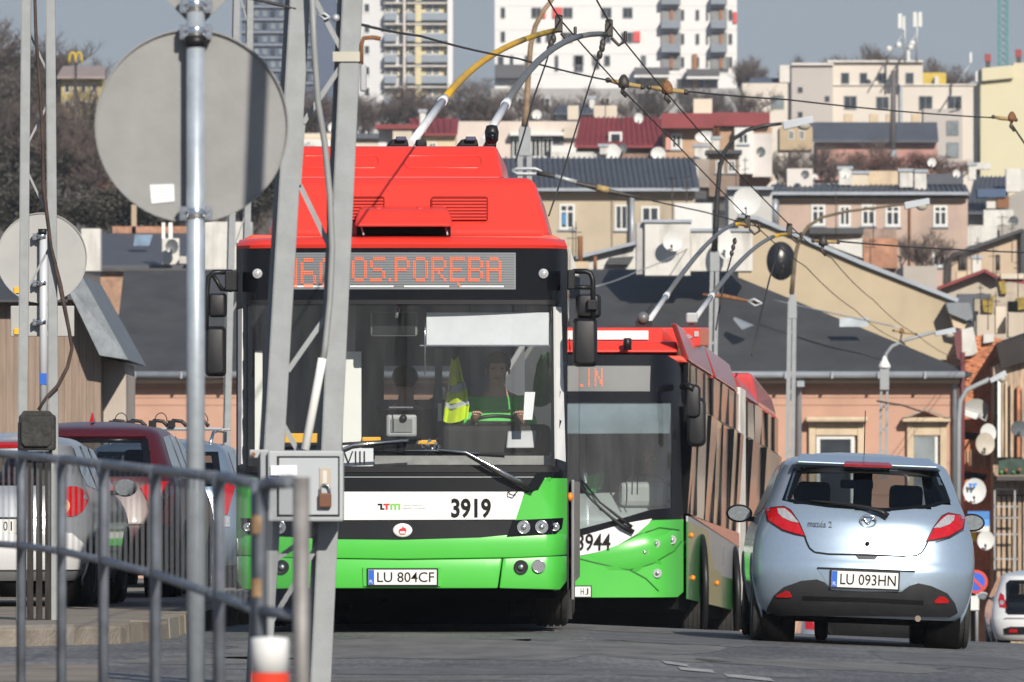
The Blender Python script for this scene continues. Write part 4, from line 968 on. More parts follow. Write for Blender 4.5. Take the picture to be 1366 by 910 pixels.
for sg in (1, -1):
    mb = M()
    for (s0, s1, h0, h1) in ((.15, 4.7, 3.33, 3.30), (4.75, 9.3, 3.30, 3.28)):
        mb.hull([B2(s0 + .45, sg * (HW2 + .01), 2.95), B2(s0 + .05, sg * (HW2 - .10), h0), B2(s0 + .05, sg * (HW2 - .16), h0), B2(s0 + .45, sg * (HW2 - .05), 2.95)], [B2(s1, sg * (HW2 + .01), 2.95), B2(s1, sg * (HW2 - .10), h1), B2(s1, sg * (HW2 - .16), h1), B2(s1, sg * (HW2 - .05), 2.95)])
    mb.build('roof_side_fairing', PINK, b2, bevel=.015)
    mb = M().hull([B2(10.8, sg * (HW2 + .01), 2.95), B2(10.8, sg * (HW2 - .12), 3.2), B2(10.8, sg * (HW2 - .2), 3.2), B2(10.8, sg * (HW2 - .05), 2.95)], [B2(13.4, sg * (HW2 + .01), 2.95), B2(13.4, sg * (HW2 - .12), 3.16), B2(13.4, sg * (HW2 - .2), 3.16), B2(13.4, sg * (HW2 - .05), 2.95)])
    mb.build('roof_side_fairing', DKRED, b2, bevel=.015)
    sec = lambda s, t: [B2(s, sg * (HW2 - .01), 2.95), B2(s, sg * (HW2 - .10), 2.95 + t), B2(s, sg * (HW2 - .5), 2.95 + t), B2(s, sg * (HW2 - .5), 2.95)]
    M().hull(sec(13.8, .42), sec(17.6, .30)).build('rear_roof_pod', PINK, b2, bevel=.06)
M().hull([P(640, 470, 97.5), P(905, 470, 97.5), P(903, 455, 97.6), P(642, 455, 97.6)], [B2(1.6, -1.1, 3.0), B2(1.6, 1.1, 3.0), B2(1.6, 1.08, 3.1), B2(1.6, -1.08, 3.1)]).build('roof_front_cowl', BUSRED, b2, bevel=.03)
rb = M().hull([P(660, 458, 98.2), P(884, 458, 98.2), P(884, 437, 98.3), P(660, 437, 98.3)], [B2(5, -.95, 3.0), B2(5, .95, 3.0), B2(5, .95, 3.25), B2(5, -.95, 3.25)]).build('roof_box', BUSRED, b2, bevel=.015)
M().pbox(700, 441, 865, 453, 98.19, .02).build('roof_box_sign', BUSWHT, rb)
rc = M().hull([P(868, 462, 100), P(934, 462, 100), P(934, 437, 100), P(868, 437, 100)], [P(868, 462, 101), P(946, 462, 101), P(946, 437, 101), P(868, 437, 101)]).build('roof_box', BUSRED, b2, bevel=.015)
for (px, py) in ((873, 445), (929, 445)): M().pbox(px - 3, py - 3, px + 3, py + 4, 99.98, .01).build('hinge_plate', SILVG, rc)
M().lathe([(.045, 0), (.045, .12), (.03, .13), (0, .13)], P(837, 467, 97.4), (0, 0, 1), 12).build('roof_antenna', BLACKP, b2)
# mirrors
dm2 = 96.9
ma = M().tube([P(911, 516, dm2 + .5), P(918, 515, dm2), P(926, 518, dm2)], .04, 8).build('mirror_arm', BLACKP, b2)
for sg in (0, 1):
    g = (lambda pts: [(1512 - a, b) for a, b in pts]) if sg else (lambda pts: pts)
    mirror_head(b2, g(pr(914, 513, 935, 558, 7)), dm2, .18, 'wing_mirror'); mirror_head(b2, g(pr(917, 530, 942, 596, 9)), dm2 + .05, .22, 'wide_angle_mirror')
for (s, h) in ((.95, 1.06), (1.2, .60), (5.3, .62), (9.2, .62)):
    o = B2(s, HW2 + .01, h); M().sphere(o, .030, 10, 8).build('side_marker', ORANGE, b2)
mb = M()
for k in range(5): mb.hull([B2(6.3 + .1 * k, HW2 + .002, .86), B2(6.34 + .1 * k, HW2 + .002, .86), B2(6.34 + .1 * k, HW2 + .002, 1.06), B2(6.3 + .1 * k, HW2 + .002, 1.06)], [B2(6.3 + .1 * k, HW2 - .006, .86), B2(6.34 + .1 * k, HW2 - .006, .86), B2(6.34 + .1 * k, HW2 - .006, 1.06), B2(6.3 + .1 * k, HW2 - .006, 1.06)])
mb.build('flank_print', pm('flank_print', (.16, .16, .17), .5), b2)
M().hull([B2(.6, -1.15, .25), B2(.6, 1.15, .25), B2(.6, 1.15, .5), B2(.6, -1.15, .5)], [B2(17.7, -1.15, .25), B2(17.7, 1.15, .25), B2(17.7, 1.15, .5), B2(17.7, -1.15, .5)]).build('underbody', UNDER, b2)
for s in (2.9, 8.7, 14.6):
    for sg in (-1, 1):
        o = put_wheel(b2, (0, 0, 0), .478, .275, CHROME, sg, spokes=10); p = B2(s, sg * (HW2 - .14), 0); o.location = Vector((p.x, p.y, road_z(p.x, p.y) + .478)) - wloc(b2)
        ring = M(); ring.lathe([(.60, -.05), (.60, .012), (.56, .012), (.56, -.05)], B2(s, sg * HW2, .52), (sg, .087 * sg, 0), 28); ring.build('wheel_arch', BLACKP, b2)
        dsk = M(); dsk.lathe([(.57, 0), (0, 0)], B2(s, sg * (HW2 + .003), .52), (sg, .087 * sg, 0), 28); dsk.build('arch_recess', UNDER, b2)
        o.location = o.location + Vector((sg * .05, 0, 0))
# interior
M().hull([B2(3.2, -1.2, .5), B2(3.2, 1.2, .5), B2(3.2, 1.2, 2.9), B2(3.2, -1.2, 2.9)], [B2(3.3, -1.2, .5), B2(3.3, 1.2, .5), B2(3.3, 1.2, 2.9), B2(3.3, -1.2, 2.9)]).build('rear_partition', pm('partition_grey', (.18, .20, .20), .7, var=.3), b2)
M().hull([P(640, 690, 97.8), P(895, 690, 97.8), P(893, 655, 98.3), P(640, 655, 98.3)], [P(640, 740, 97.8), P(895, 740, 97.8), P(893, 740, 98.3), P(640, 740, 98.3)]).build('dashboard', pm('dash_light', (.42, .43, .43), .6, var=.1), b2, bevel=.04)
M().pbox(826, 643, 892, 676, 97.9, .3).build('instrument_binnacle', pm('binnacle_light', (.42, .42, .41), .5), b2, bevel=.06)
c_ = P(858, 642, 98.2); M().tube([c_ + Vector((.22 * math.cos(2 * math.pi * i / 28), .14 * math.sin(2 * math.pi * i / 28), .07 * math.sin(2 * math.pi * i / 28))) for i in range(29)], .016, 8, cap=False).build('steering_wheel', BLACKP, b2)
M().tube([P(815, 660, 97.6), P(815, 565, 97.6), P(818, 556, 97.6), P(830, 549, 97.6)], .012, 6).build('microphone_stalk', BLACKP, b2)
for px in (846, 853): M().tube([P(px, 530, 97.55), P(px - 3, 660, 97.55)], .008, 6).build('screen_cord', BLACKP, b2)
def cloth(pts, d, mat, name, label, cat, hangz):
    mb = M(); mb.pprism(pts, d, .05); return mb.build(name, mat, None, bevel=.015, label=label, cat=cat)
vy = 98.2
g1 = vest([(631, 781, 806), (640, 780, 807), (650, 782, 804), (655, 783, 801)], pm('cloth_green_bright', (.04, .42, .10), .8, var=.15), 'hanging_cloth', None); props(g1, 'bright green cloth hanging inside the windscreen of trolleybus 3944, left of its driver', 'cloth')
person('driver of trolleybus 3944 in a light grey shirt behind the steering wheel', (PX(864, 98.75), 98.75, PZ(608, 98.75) - 1.26), LCLOTH, GHAIR)
TIPC, TIPD = P(996, 302, 113), P(1052, 313, 113)
WP2 = pm('pole_white_two', (.62, .63, .64), .45, var=.1, scale=8)
boom(b2, P(863, 432, 103), P(890, 393, 104.5), TIPC, (WP2, GRYP, YELP), None, .032)
boom(b2, P(922, 432, 103.2), P(950, 394, 105), TIPD, (WP2, GRYP, YELP), None, .032)
M().pbox(915, 417, 931, 431, 102.9, .3).build('collector_box', SILVG, b2, bevel=.02)
M().sphere(P(858, 424, 102.8), .07, 12, 8).build('collector_lamp', GRYP, b2); M().pbox(848, 428, 870, 435, 102.8, .4).build('collector_base', BLACKP, b2)

# ================================================================== CARS
def interp(t, v):
    if v <= t[0][0]: return t[0][1]
    for (a, b), (c, d) in zip(t, t[1:]):
        if v <= c:
            u = (v - a) / (c - a); return b + (d - b) * u
    return t[-1][1]
def smooth_tab(t, v, h=.035): return (interp(t, v - h) + 2 * interp(t, v) + interp(t, v + h)) / 4
HATCH = dict(W=[(.16, .70), (.24, .78), (.34, .81), (.5, .845), (.68, .850), (.82, .835), (.95, .795), (1.05, .755), (1.15, .715), (1.27, .67), (1.35, .64), (1.40, .605), (1.435, .54), (1.458, .43), (1.47, .24), (1.475, .06)],
             Rr=[(.16, .20), (.24, .10), (.32, .04), (.45, 0), (.60, 0.0), (.66, .03), (.80, .06), (.95, .11), (1.03, .16), (1.10, .22), (1.33, .42), (1.37, .40), (1.41, .55), (1.44, .8), (1.46, 1.15), (1.475, 1.6)],
             F=[(.16, 3.7), (.3, 3.86), (.55, 3.88), (.75, 3.75), (.9, 3.45), (.96, 3.05), (1.0, 2.95), (1.2, 2.55), (1.40, 2.15), (1.45, 2.0), (1.475, 1.75)],
             rc=.38, n=2.5, zroof=1.475)
def scale_prof(p, kw, kl, kz, rr=None, rc=None):
    q = dict(W=[(z * kz, w_ * kw) for z, w_ in p['W']], Rr=[(z * kz, r_) for z, r_ in (rr or p['Rr'])], F=[(z * kz, f_ * kl) for z, f_ in p['F']], rc=rc or p['rc'], n=p['n'], zroof=p['zroof'] * kz)
    return q
class Car:
    def __init__(s, name, label, prof, paint, loc, yaw=0, roll=0, pitch=0, group=None):
        s.p = prof; s.root = thing(name, label, 'car', loc, group, (pitch, roll, yaw)); s.paint = paint
    def w(s, z): return smooth_tab(s.p['W'], z)
    def r(s, z): return smooth_tab(s.p['Rr'], z, .02)
    def f(s, z): return smooth_tab(s.p['F'], z)
    def yr(s, x, z):
        u = min(.9999, abs(x) / max(.02, s.w(z))); n = s.p['n']
        return s.r(z) + min(s.p['rc'], (s.f(z) - s.r(z)) * .4) * (1 - (1 - u ** n) ** (1 / n))
    def yf(s, x, z):
        u = min(.9999, abs(x) / max(.02, s.w(z))); n = s.p['n']
        return s.f(z) - min(.55, (s.f(z) - s.r(z)) * .4) * (1 - (1 - u ** n) ** (1 / n))
    def body(s, rear=None, front=None, arches=()):
        zs = [.215, .24, .29, .34, .4, .46, .52, .57, .61, .64, .68, .73, .78, .83, .88, .93, .97, 1.0, 1.03, 1.06, 1.1, 1.15, 1.2, 1.25, 1.29, 1.32, 1.345, 1.37, 1.39, 1.41, 1.425, 1.44, 1.45, 1.46, 1.468, 1.475]
        k = s.p['zroof'] / 1.475; zs = [z * k for z in zs]; mb = M(); ns = 26; nl = 40; nf = 16; rows = []
        ss = [math.sin(math.pi / 2 * (-1 + 2 * i / ns)) for i in range(ns + 1)]; sf = [math.sin(math.pi / 2 * (-1 + 2 * i / nf)) for i in range(nf + 1)]
        for z in zs:
            w_ = s.w(z); row = [(w_ * u, s.yr(w_ * u, z), z) for u in ss]
            y0, y1 = s.yr(w_, z), s.yf(w_, z)
            row += [(w_, y0 + (y1 - y0) * i / nl, z) for i in range(1, nl)]
            row += [(w_ * u, s.yf(w_ * u, z), z) for u in sf[::-1]]
            row += [(-w_, y1 + (y0 - y1) * i / nl, z) for i in range(1, nl)]
            rows.append(row)
        n = len(rows[0]); mb.v = [Vector(p) for r_ in rows for p in r_]
        def inside(poly, x, z):
            c = False
            for (a, b), (c2, d2) in zip(poly, poly[1:] + poly[:1]):
                if (b > z) != (d2 > z) and x < (c2 - a) * (z - b) / (d2 - b) + a: c = not c
            return c
        for j in range(len(rows) - 1):
            for i in range(n):
                q = [j * n + i, j * n + (i + 1) % n, (j + 1) * n + (i + 1) % n, (j + 1) * n + i]; c = sum((mb.v[a] for a in q), Vector()) / 4
                if rear and i < ns and inside(rear, c.x, c.z): continue
                if front and ns + nl <= i < ns + nl + nf and inside(front, c.x, c.z): continue
                if any((c.y - ay) ** 2 + (c.z - az) ** 2 < ar * ar for ay, az, ar in arches) and abs(c.x) > s.w(c.z) * .9: continue
                mb.f.append(q); mb.sm.append(True); mb.mi.append(0)
        mb.f.append([(len(rows) - 1) * n + i for i in range(n)]); mb.sm.append(True); mb.mi.append(0)
        s.bodyobj = mb.build('body', s.paint, s.root, local=True, sharp=50)
        for ay, az, ar in arches:
            for sg in (-1, 1):
                pts = []
                for i in range(25):
                    a = R(-25 + 230 * i / 24); z = az + ar * math.sin(a); pts.append((sg * (s.w(max(.22, z)) - .006), ay + ar * math.cos(a), z))
                M().tube(pts, .014, 6).build('wheel_arch_lip', s.paint, s.root, local=True)
                M().lathe([(ar + .03, 0), (ar + .03, -.25 * sg), (0, -.25 * sg)], (sg * (s.w(az) - .05), ay, az), (1, 0, 0), 24).build('wheel_well', UNDER, s.root, local=True)
        return s
    def rp(s, name, poly, off, mat, t=.0, par=None, mirror=False, bevel=0, dx=.05, dz=.05):
        mb = M(); skinpatch(mb, [(-a, b) for a, b in poly] if mirror else poly, s.yr, off, dx, dz); return mb.build(name, mat, par or s.root, local=True, solid=t, bevel=bevel)
    def ring(s, name, outer, inner, off, mat, fn=None, sg=1, par=None):
        def res(p, n=96):
            p = p + p[:1]; L = [0]
            for a, b in zip(p, p[1:]): L.append(L[-1] + math.hypot(b[0] - a[0], b[1] - a[1]))
            out = []; k = 0
            for i in range(n):
                t = L[-1] * i / n
                while L[k + 1] < t: k += 1
                u = (t - L[k]) / (L[k + 1] - L[k]); out.append((p[k][0] + (p[k + 1][0] - p[k][0]) * u, p[k][1] + (p[k + 1][1] - p[k][1]) * u))
            return out
        # resample each edge alike so that corners stay matched
        n = len(outer); O = []; I = []
        for i in range(n):
            for k in range(10):
                u = k / 10; a, b = outer[i], outer[(i + 1) % n]; O.append((a[0] + (b[0] - a[0]) * u, a[1] + (b[1] - a[1]) * u))
                a, b = inner[i], inner[(i + 1) % n]; I.append((a[0] + (b[0] - a[0]) * u, a[1] + (b[1] - a[1]) * u))
        fn = fn or s.yr; mb = M(); N = len(O)
        mb.v = [Vector((x, fn(x, z) - off * sg, z)) for x, z in O] + [Vector((x, fn(x, z) - off * sg, z)) for x, z in I]
        for i in range(N): mb.f.append([i, (i + 1) % N, N + (i + 1) % N, N + i]); mb.sm.append(True); mb.mi.append(0)
        return mb.build(name, mat, par or s.root, local=True, solid=.01)
    def sp(s, name, poly, off, mat, par=None):              # (y,z) outline on both flanks
        for sg in (-1, 1):
            mb = M()
            V, F = cdt(poly, .3, .05); mb.add([(sg * (s.w(z) + off), y, z) for y, z in V], F, True)
            mb.build(name, mat, par or s.root, local=True)
    def wheels(s, ys, r, wd, tread=None, rimm=SILVG, spokes=7):
        for y in ys:
            for sg in (-1, 1):
                put_wheel(s.root, (sg * (tread or s.w(.5) - wd / 2 - .015), y, r), r, wd, rimm, sg, spokes=spokes)
    def b(s, x0, x1, y0, y1, z0, z1, name, mat, par=None, bevel=.01): return M().box(x0, x1, y0, y1, z0, z1).build(name, mat, par or s.root, local=True, bevel=bevel)
def mirror_pair(car, x, y, z, mat, sz=(.10, .055, .075)):
    for sg in (-1, 1):
        o = M().sphere((sg * x, y, z), 1, 16, 10, (sz[0], .055, sz[2])).build('wing_mirror', mat, car.root, local=True)
        g = M(); pts = ell(sg * x, z, sz[0] * .84, sz[2] * .80, 18); g.add([(a, y - .0575, b) for a, b in pts], [tuple(range(18))]); g.build('mirror_glass', pm('car_mirror_glass', (.24, .26, .28), .3, .5, var=.2, scale=60), o, local=True, weld=False)
        M().box(sg * (x - sz[0] * 1.6), sg * (x - sz[0] * .6), y - .03, y + .05, z - .06, z - .02).build('mirror_foot', BLACKP, car.root, local=True, bevel=.01)
def cabin(car, seats=True, col=DARKINT):
    k = car.p['zroof'] / 1.475
    car.b(-.72 , .72, .25, 3.2, .30, .36, 'cabin_floor', col); car.b(-.66, .66, .75, .95, .36, .90 * k, 'rear_seat', col, bevel=.05)
    car.b(-.68, .68, .30, .75, .80 * k, .83 * k, 'parcel_shelf', col); car.b(-.68, .68, 2.5, 2.9, .5, .93 * k, 'dashboard', col, bevel=.05)
    for sx in (-.36, .36):
        car.b(sx - .24, sx + .24, 1.55, 1.72, .4, 1.02 * k, 'front_seat', col, bevel=.06); car.b(sx - .13, sx + .13, 1.60, 1.72, 1.04 * k, 1.24 * k, 'headrest', col, bevel=.04)

IRONX = pm('exhaust_steel', (.22, .18, .14), .45, .7, var=.3, scale=20)
# ---- silver-blue hatchback, rear view, on the right
MAZ = pm('silver_blue_paint', (.36, .455, .56), .28, .55, var=.03, scale=30, coat=.7)
DM = 68.4; SM = sc(DM); MX0 = 1150
def mz(pts):                                            # photo pixels (tilt removed) to car coordinates
    return [((a - MX0) / SM, (857 - (b - .040 * (a - MX0))) / SM) for a, b in pts]
mx_ = PX(MX0, DM)
mc = Car('hatchback_car', 'silver blue hatchback seen from behind on the right, plate LU 093HN', HATCH, MAZ, (mx_, DM, road_z(mx_, DM + .5)), 0, R(2.3), 0)
rg = mz([(1052, 618), (1150, 617), (1247, 624), (1257, 645), (1264, 664), (1242, 671), (1176, 677), (1100, 672), (1049, 665), (1037, 662), (1043, 645)])
ws = [(-.62, 1.0), (.62, 1.0), (.54, 1.36), (-.54, 1.36)]
gi = [(x * .965, 1.145 + (z - 1.145) * .93) for x, z in rg]
mc.body(gi, [(-.60, 1.03), (.60, 1.03), (.52, 1.34), (-.52, 1.34)], ((.70, .33, .335), (3.19, .33, .335)))
mc.ring('rear_window_frit', [(x * 1.0, z) for x, z in rg], [(x * .90, 1.145 + (z - 1.145) * .78) for x, z in rg], .001, INK)
mc.rp('rear_window', rg, .003, TGLASS)
m2 = M(); skinpatch(m2, ws, mc.yf, -.004, .06, .06, sgn=1); m2.build('windscreen', TGLASS, mc.root, local=True)
mc.ring('windscreen_frit', [(-.66, .99), (.66, .99), (.57, 1.385), (-.57, 1.385)], [(-.58, 1.04), (.58, 1.04), (.50, 1.33), (-.50, 1.33)], -.008, BLACKG, mc.yf)
mc.sp('side_window', [(.62, 1.12), (.72, 1.02), (1.6, .97), (2.75, .95), (2.2, 1.33), (1.6, 1.36), (.9, 1.33)], .004, SGLASS)
mc.sp('door_seam', [(1.60, .35), (1.61, .35), (1.61, 1.36), (1.60, 1.36)], .003, INK); mc.sp('sill_trim', [(1.05, .2), (2.85, .2), (2.85, .27), (1.05, .27)], .01, BLACKP)
cabin(mc)
tl = mz([(1016, 673), (1039, 671), (1048, 676), (1058, 690), (1068, 709.5), (1055, 706), (1039, 701), (1020, 689)])
for m_ in (False, True):
    t_ = mc.rp('tail_light', tl, .018, REDLENS, .03, mirror=m_)
    mc.rp('clear_lens', mz([(1031, 672.8), (1041, 673), (1050, 680.5), (1060, 692), (1050, 690.5), (1038, 685), (1032, 679)]), .024, CLEARL, .01, t_, mirror=m_, dx=.03, dz=.03)
    mc.rp('lamp_edge', mz([(1015, 672), (1040, 669.5), (1049, 674.5), (1060, 690), (1070, 711), (1054, 708), (1038, 703), (1018, 690)]), .010, pm('lamp_edge_dark', (.05, .012, .014), .3), .02, t_, mirror=m_)
def zline(pts, name, wd=.010, mat=INK, off=.0045):
    q = mz(pts); mb = M()
    for (a, b), (c, d_) in zip(q, q[1:]):
        v = Vector((c - a, d_ - b)).normalized(); n_ = Vector((-v.y, v.x)) * wd / 2
        skinpatch(mb, [(a + n_.x, b + n_.y), (a - n_.x, b - n_.y), (c - n_.x, d_ - n_.y), (c + n_.x, d_ + n_.y)], mc.yr, off)
    return mb.build(name, mat, mc.root, local=True, weld=False)
zline([(1068, 710), (1071, 718), (1075, 726), (1082, 731.5), (1100, 734), (1150, 735), (1200, 737), (1218, 736), (1225, 732), (1229, 726), (1233, 717)], 'tailgate_seam', .013)
zline([(1019, 690), (1038, 702), (1056, 707)], 'panel_seam', .006); zline([(1282, 702), (1262, 713), (1244, 718)], 'panel_seam', .006)
mc.rp('tailgate_handle', mz([(1137, 736), (1166, 737), (1163, 741), (1141, 740.5)]), .006, BLACKP, .02)
c_ = mz([(1152, 706 + 14)])[0]; M().lathe([(.016, -.005), (.016, .01), (0, .012)], (c_[0], mc.yr(*c_) - .004, c_[1]), (0, -1, 0), 14).build('lock_cylinder', INK, mc.root, local=True)
# plate recess
rc_ = mc.rp('plate_recess', mz([(1086, 753), (1217, 757), (1207, 772), (1200, 783), (1104, 780), (1097, 768)]), .004, MAZ, .02)
zline([(1086, 752.5), (1217, 757)], 'recess_edge', .012, INK, .012)
plq = mz([(1103.5, 779.5), (1196.5, 757.5)])
number_plate(mc.root, lambda x, z: mc.yr(x, z), plq[0][0] + .012, plq[1][0] - .012, plq[0][1] + .012, plq[1][1] - .012, 'LU 093HN', .03, local=True)
mc.rp('black_bumper', mz([(1023, 806), (1030, 790), (1042, 779), (1065, 770), (1086, 768), (1097, 772), (1106, 783), (1150, 785), (1200, 785), (1210, 777), (1222, 773), (1240, 777), (1262, 787), (1273, 800), (1278, 813), (1268, 819), (1150, 817), (1036, 817), (1022, 812)]), .012, BLACKB, .03)
zline([(1068, 793), (1150, 795), (1230, 799)], 'bumper_slot', .03, INK, .016)
for pts in ([(1033, 790), (1045, 783.5), (1050, 785), (1054, 791.5), (1050, 792.5), (1034, 792)], [(1245, 797.5), (1251, 791), (1258, 791.5), (1265, 797), (1262, 800), (1246, 800)]):
    mc.rp('reflector', mz(pts), .022, REDLENS, .02, dx=.03)
zc = mz([(1118, 613), (1183, 615)]); bl = mc.rp('brake_light', mz([(1121, 609.5), (1179, 611.5), (1183, 615.5), (1118, 613.5)]), .112, pm('brake_lens_dark', (.30, .012, .02), .15, var=.2, scale=20, coat=.5), .02)
sp_ = M().hull([(-.57, .41, 1.355), (.57, .41, 1.355), (.58, .62, 1.36), (-.58, .62, 1.36)], [(-.545, .37, 1.388), (.545, .37, 1.388), (.50, .85, 1.452), (-.50, .85, 1.452)]).build('roof_spoiler', MAZ, mc.root, local=True, bevel=.018, seg=3)
bl.location = (0, 0, 0)
# wiper, badge, lettering
def mzp(px, py, off): x, z = mz([(px, py)])[0]; return Vector((x, mc.yr(x, z) - off, z))
wr_ = M().tube([mzp(1178, 684, .03), mzp(1170, 678, .05), mzp(1150, 672, .05), mzp(1120, 667, .04), mzp(1090, 664, .02), mzp(1075, 663, .02)], [.026, .024, .016, .012, .010, .008], 8).build('rear_wiper', BLACKP, mc.root, local=True)
c_ = mzp(1152, 690, .014); bg_ = M()
ringp = [Vector((c_.x + .060 * math.cos(2 * math.pi * i / 28), c_.y, c_.z + .046 * math.sin(2 * math.pi * i / 28))) for i in range(29)]
bg_.tube(ringp, .007, 6, cap=False)
bg_.tube([c_ + Vector((-.055, 0, .012)), c_ + Vector((-.028, 0, .018)), c_ + Vector((-.008, 0, -.016)), c_ + Vector((0, 0, -.022)), c_ + Vector((.008, 0, -.016)), c_ + Vector((.028, 0, .018)), c_ + Vector((.055, 0, .012))], .008, 6)
bg_.build('maker_badge', CHROME, mc.root, local=True)
t0, t1 = mz([(1072, 697)])[0], mz([(1104, 690)])[0]
wrap_text(text_mesh('mazda 2', t0[0], t0[1], t1[0], t1[1], 0, bold=.01), mc.yr, .012).build('model_lettering', pm('badge_grey', (.22, .24, .27), .3, .8), mc.root, local=True, weld=False)
M().tube([(0, 1.1, 1.46), (-.01, .95, 1.80)], .004, 5).build('roof_aerial', BLACKP, mc.root, local=True)
im = mc.b(-.13, .13, 2.35, 2.38, 1.20, 1.27, 'inside_mirror', BLACKP, bevel=.015); M().tube([(0, 2.37, 1.27), (.0, 2.42, 1.36)], .03).build('mirror_stalk', BLACKP, im, local=True)
mc.b(-.05, .09, 1.55, 1.68, .8, 1.33, 'seat_belt_post', DARKINT)
mirror_pair(mc, .915, 2.35, .97, BLACKP, (.105, .06, .072))
mc.wheels((.70, 3.19), .302, .20, .735)
mc.b(-.66, .66, .3, 3.3, .20, .28, 'underbody', UNDER); M().tube([(.42, .10, .225), (.42, .5, .24)], .024, 10).build('exhaust', IRONX, mc.root, local=True); mc.b(-.6, .6, .40, .80, .165, .30, 'rear_axle', UNDER)
person('dark clothed driver seated inside the silver blue hatchback', Vector((mx_ - .36, DM + 1.90, road_z(mx_, DM) - .13)), DCLOTH, HAIR, yaw=math.pi)

# ---- other cars share one maker
def simple_car(name, label, prof, paint, px, d, yaw, rear_poly, tails, plate=None, wheel_r=.30, group=None, extra=None, z=None, roll=0, front_open=True, side=True):
    x = PX(px, d); zz = road_z(x, d + .5) if z is None else z
    c = Car(name, label, prof, paint, (x, d, zz), yaw, roll, 0, group)
    k = prof['zroof'] / 1.475; L = prof['F'][2][1]
    zc = sum(p[1] for p in rear_poly) / len(rear_poly)
    gi = [(a * .965, zc + (b - zc) * .93) for a, b in rear_poly]
    wx = prof['W'][10][1] / .62
    c.body(gi, [(-.58 * wx, 1.03 * k), (.58 * wx, 1.03 * k), (.50 * wx, 1.34 * k), (-.50 * wx, 1.34 * k)], ((.72, wheel_r + .02, wheel_r + .04), (L - .75, wheel_r + .02, wheel_r + .04)))
    c.ring('rear_window_frit', rear_poly, [(a * .90, zc + (b - zc) * .8) for a, b in rear_poly], .006, BLACKG); c.rp('rear_window', rear_poly, .003, TGLASS)
    m3 = M(); skinpatch(m3, [(-.62 * wx, 1.0 * k), (.62 * wx, 1.0 * k), (.54 * wx, 1.36 * k), (-.54 * wx, 1.36 * k)], c.yf, -.004, .06, .06); m3.build('windscreen', TGLASS, c.root, local=True)
    kl = L / 3.88
    c.sp('side_window', [(.62, 1.12 * k), (.72, 1.02 * k), (1.6 * kl, .97 * k), (2.75 * kl, .95 * k), (2.25 * kl, 1.33 * k), (1.6 * kl, 1.37 * k), (.8, 1.34 * k)], .004, SGLASS)
    for yv in (1.35 * kl, 1.9 * kl): c.sp('window_post', [(yv, .97 * k), (yv + .05, .97 * k), (yv + .05, 1.36 * k), (yv, 1.36 * k)], .007, BLACKP)
    cabin(c)
    for m_ in (False, True):
        for pts, mat in tails:
            c.rp('tail_light', pts, .016, mat, .03, mirror=m_, dx=.04)
    if plate:
        number_plate(c.root, lambda a, b: c.yr(a, b), -.26, .26, plate[1], plate[1] + .113, plate[0], .012, t0=.78, local=True)
    c.wheels((.72, L - .75), wheel_r, .19)
    c.b(-.6, .6, .3, L - .5, .19, .28, 'underbody', UNDER); mirror_pair(c, c.w(.95 * k) + .12, 2.35 * kl, 1.0 * k, paint)
    c.rp('bumper_seam', [(-.62, .60 * k), (.62, .60 * k), (.62, .612 * k), (-.62, .612 * k)], .004, INK)
    return c
EST = scale_prof(HATCH, 1.03, 1.14, 1.0, rr=[(.16, .18), (.24, .08), (.45, 0), (.60, 0), (.8, .05), (.95, .08), (1.33, .24), (1.41, .34), (1.44, .5), (1.46, .8), (1.475, 1.3)], rc=.3)
MPV = scale_prof(HATCH, 1.03, 1.10, 1.07, rr=[(.16, .18), (.24, .08), (.45, 0), (.60, 0), (.8, .06), (.95, .11), (1.33, .32), (1.41, .40), (1.44, .6), (1.46, .9), (1.475, 1.4)], rc=.42)
SMALL = scale_prof(HATCH, .96, .88, 1.0, rc=.42)
OLDH = scale_prof(HATCH, .99, 1.0, .97, rc=.45)
RW = [(-.60, 1.01), (.60, 1.01), (.55, 1.32), (-.55, 1.32)]
pw = pm('car_white', (.66, .67, .68), .25, var=.03, coat=.7, dirt=.05); pr_ = pm('car_dark_red', (.062, .006, .012), .38, 0, var=.05, coat=.25); pb_ = pm('car_blue_grey', (.22, .29, .38), .28, .5, var=.04, coat=.7)
pk = pm('car_black', (.015, .016, .018), .2, var=.05, coat=.7); psv = pm('car_silver', (.38, .40, .43), .28, .5, var=.03, coat=.6)
YW = R(-3.0)
def round_tail(x, z, r): return ell(x, z, r, r * 1.05, 22)
c1 = simple_car('parked_car', 'white hatchback parked on the far left with round red tail light, seen through the barrier', OLDH, psv, -20, 73.5, R(-3.5), [(-.58, .99), (.58, .99), (.52, 1.27), (-.52, 1.27)], [(ell(.685, .86, .115, .125, 22), REDLENS), (ell(.635, .82, .04, .055, 14), pm('lamp_peach', (.75, .42, .25), .25, coat=.5))], ('01', .60), .295, z=.135, group='cars parked along the left kerb')
c1.rp('bumper', [(-.80, .30), (.80, .30), (.80, .50), (.70, .60), (-.70, .60), (-.80, .50)], .02, pw, .04)  # bumper coloured white for the sunlight falling on it
c1.rp('brake_light', [(-.30, 1.325), (.30, 1.325), (.30, 1.35), (-.30, 1.35)], .03, REDLENS, .03)
c1.rp('maker_badge', ell(0, .86, .055, .042), .014, CHROME, .01); c1.rp('tailgate_seam', [(-.48, .72), (.48, .72), (.48, .73), (-.48, .73)], .006, INK)
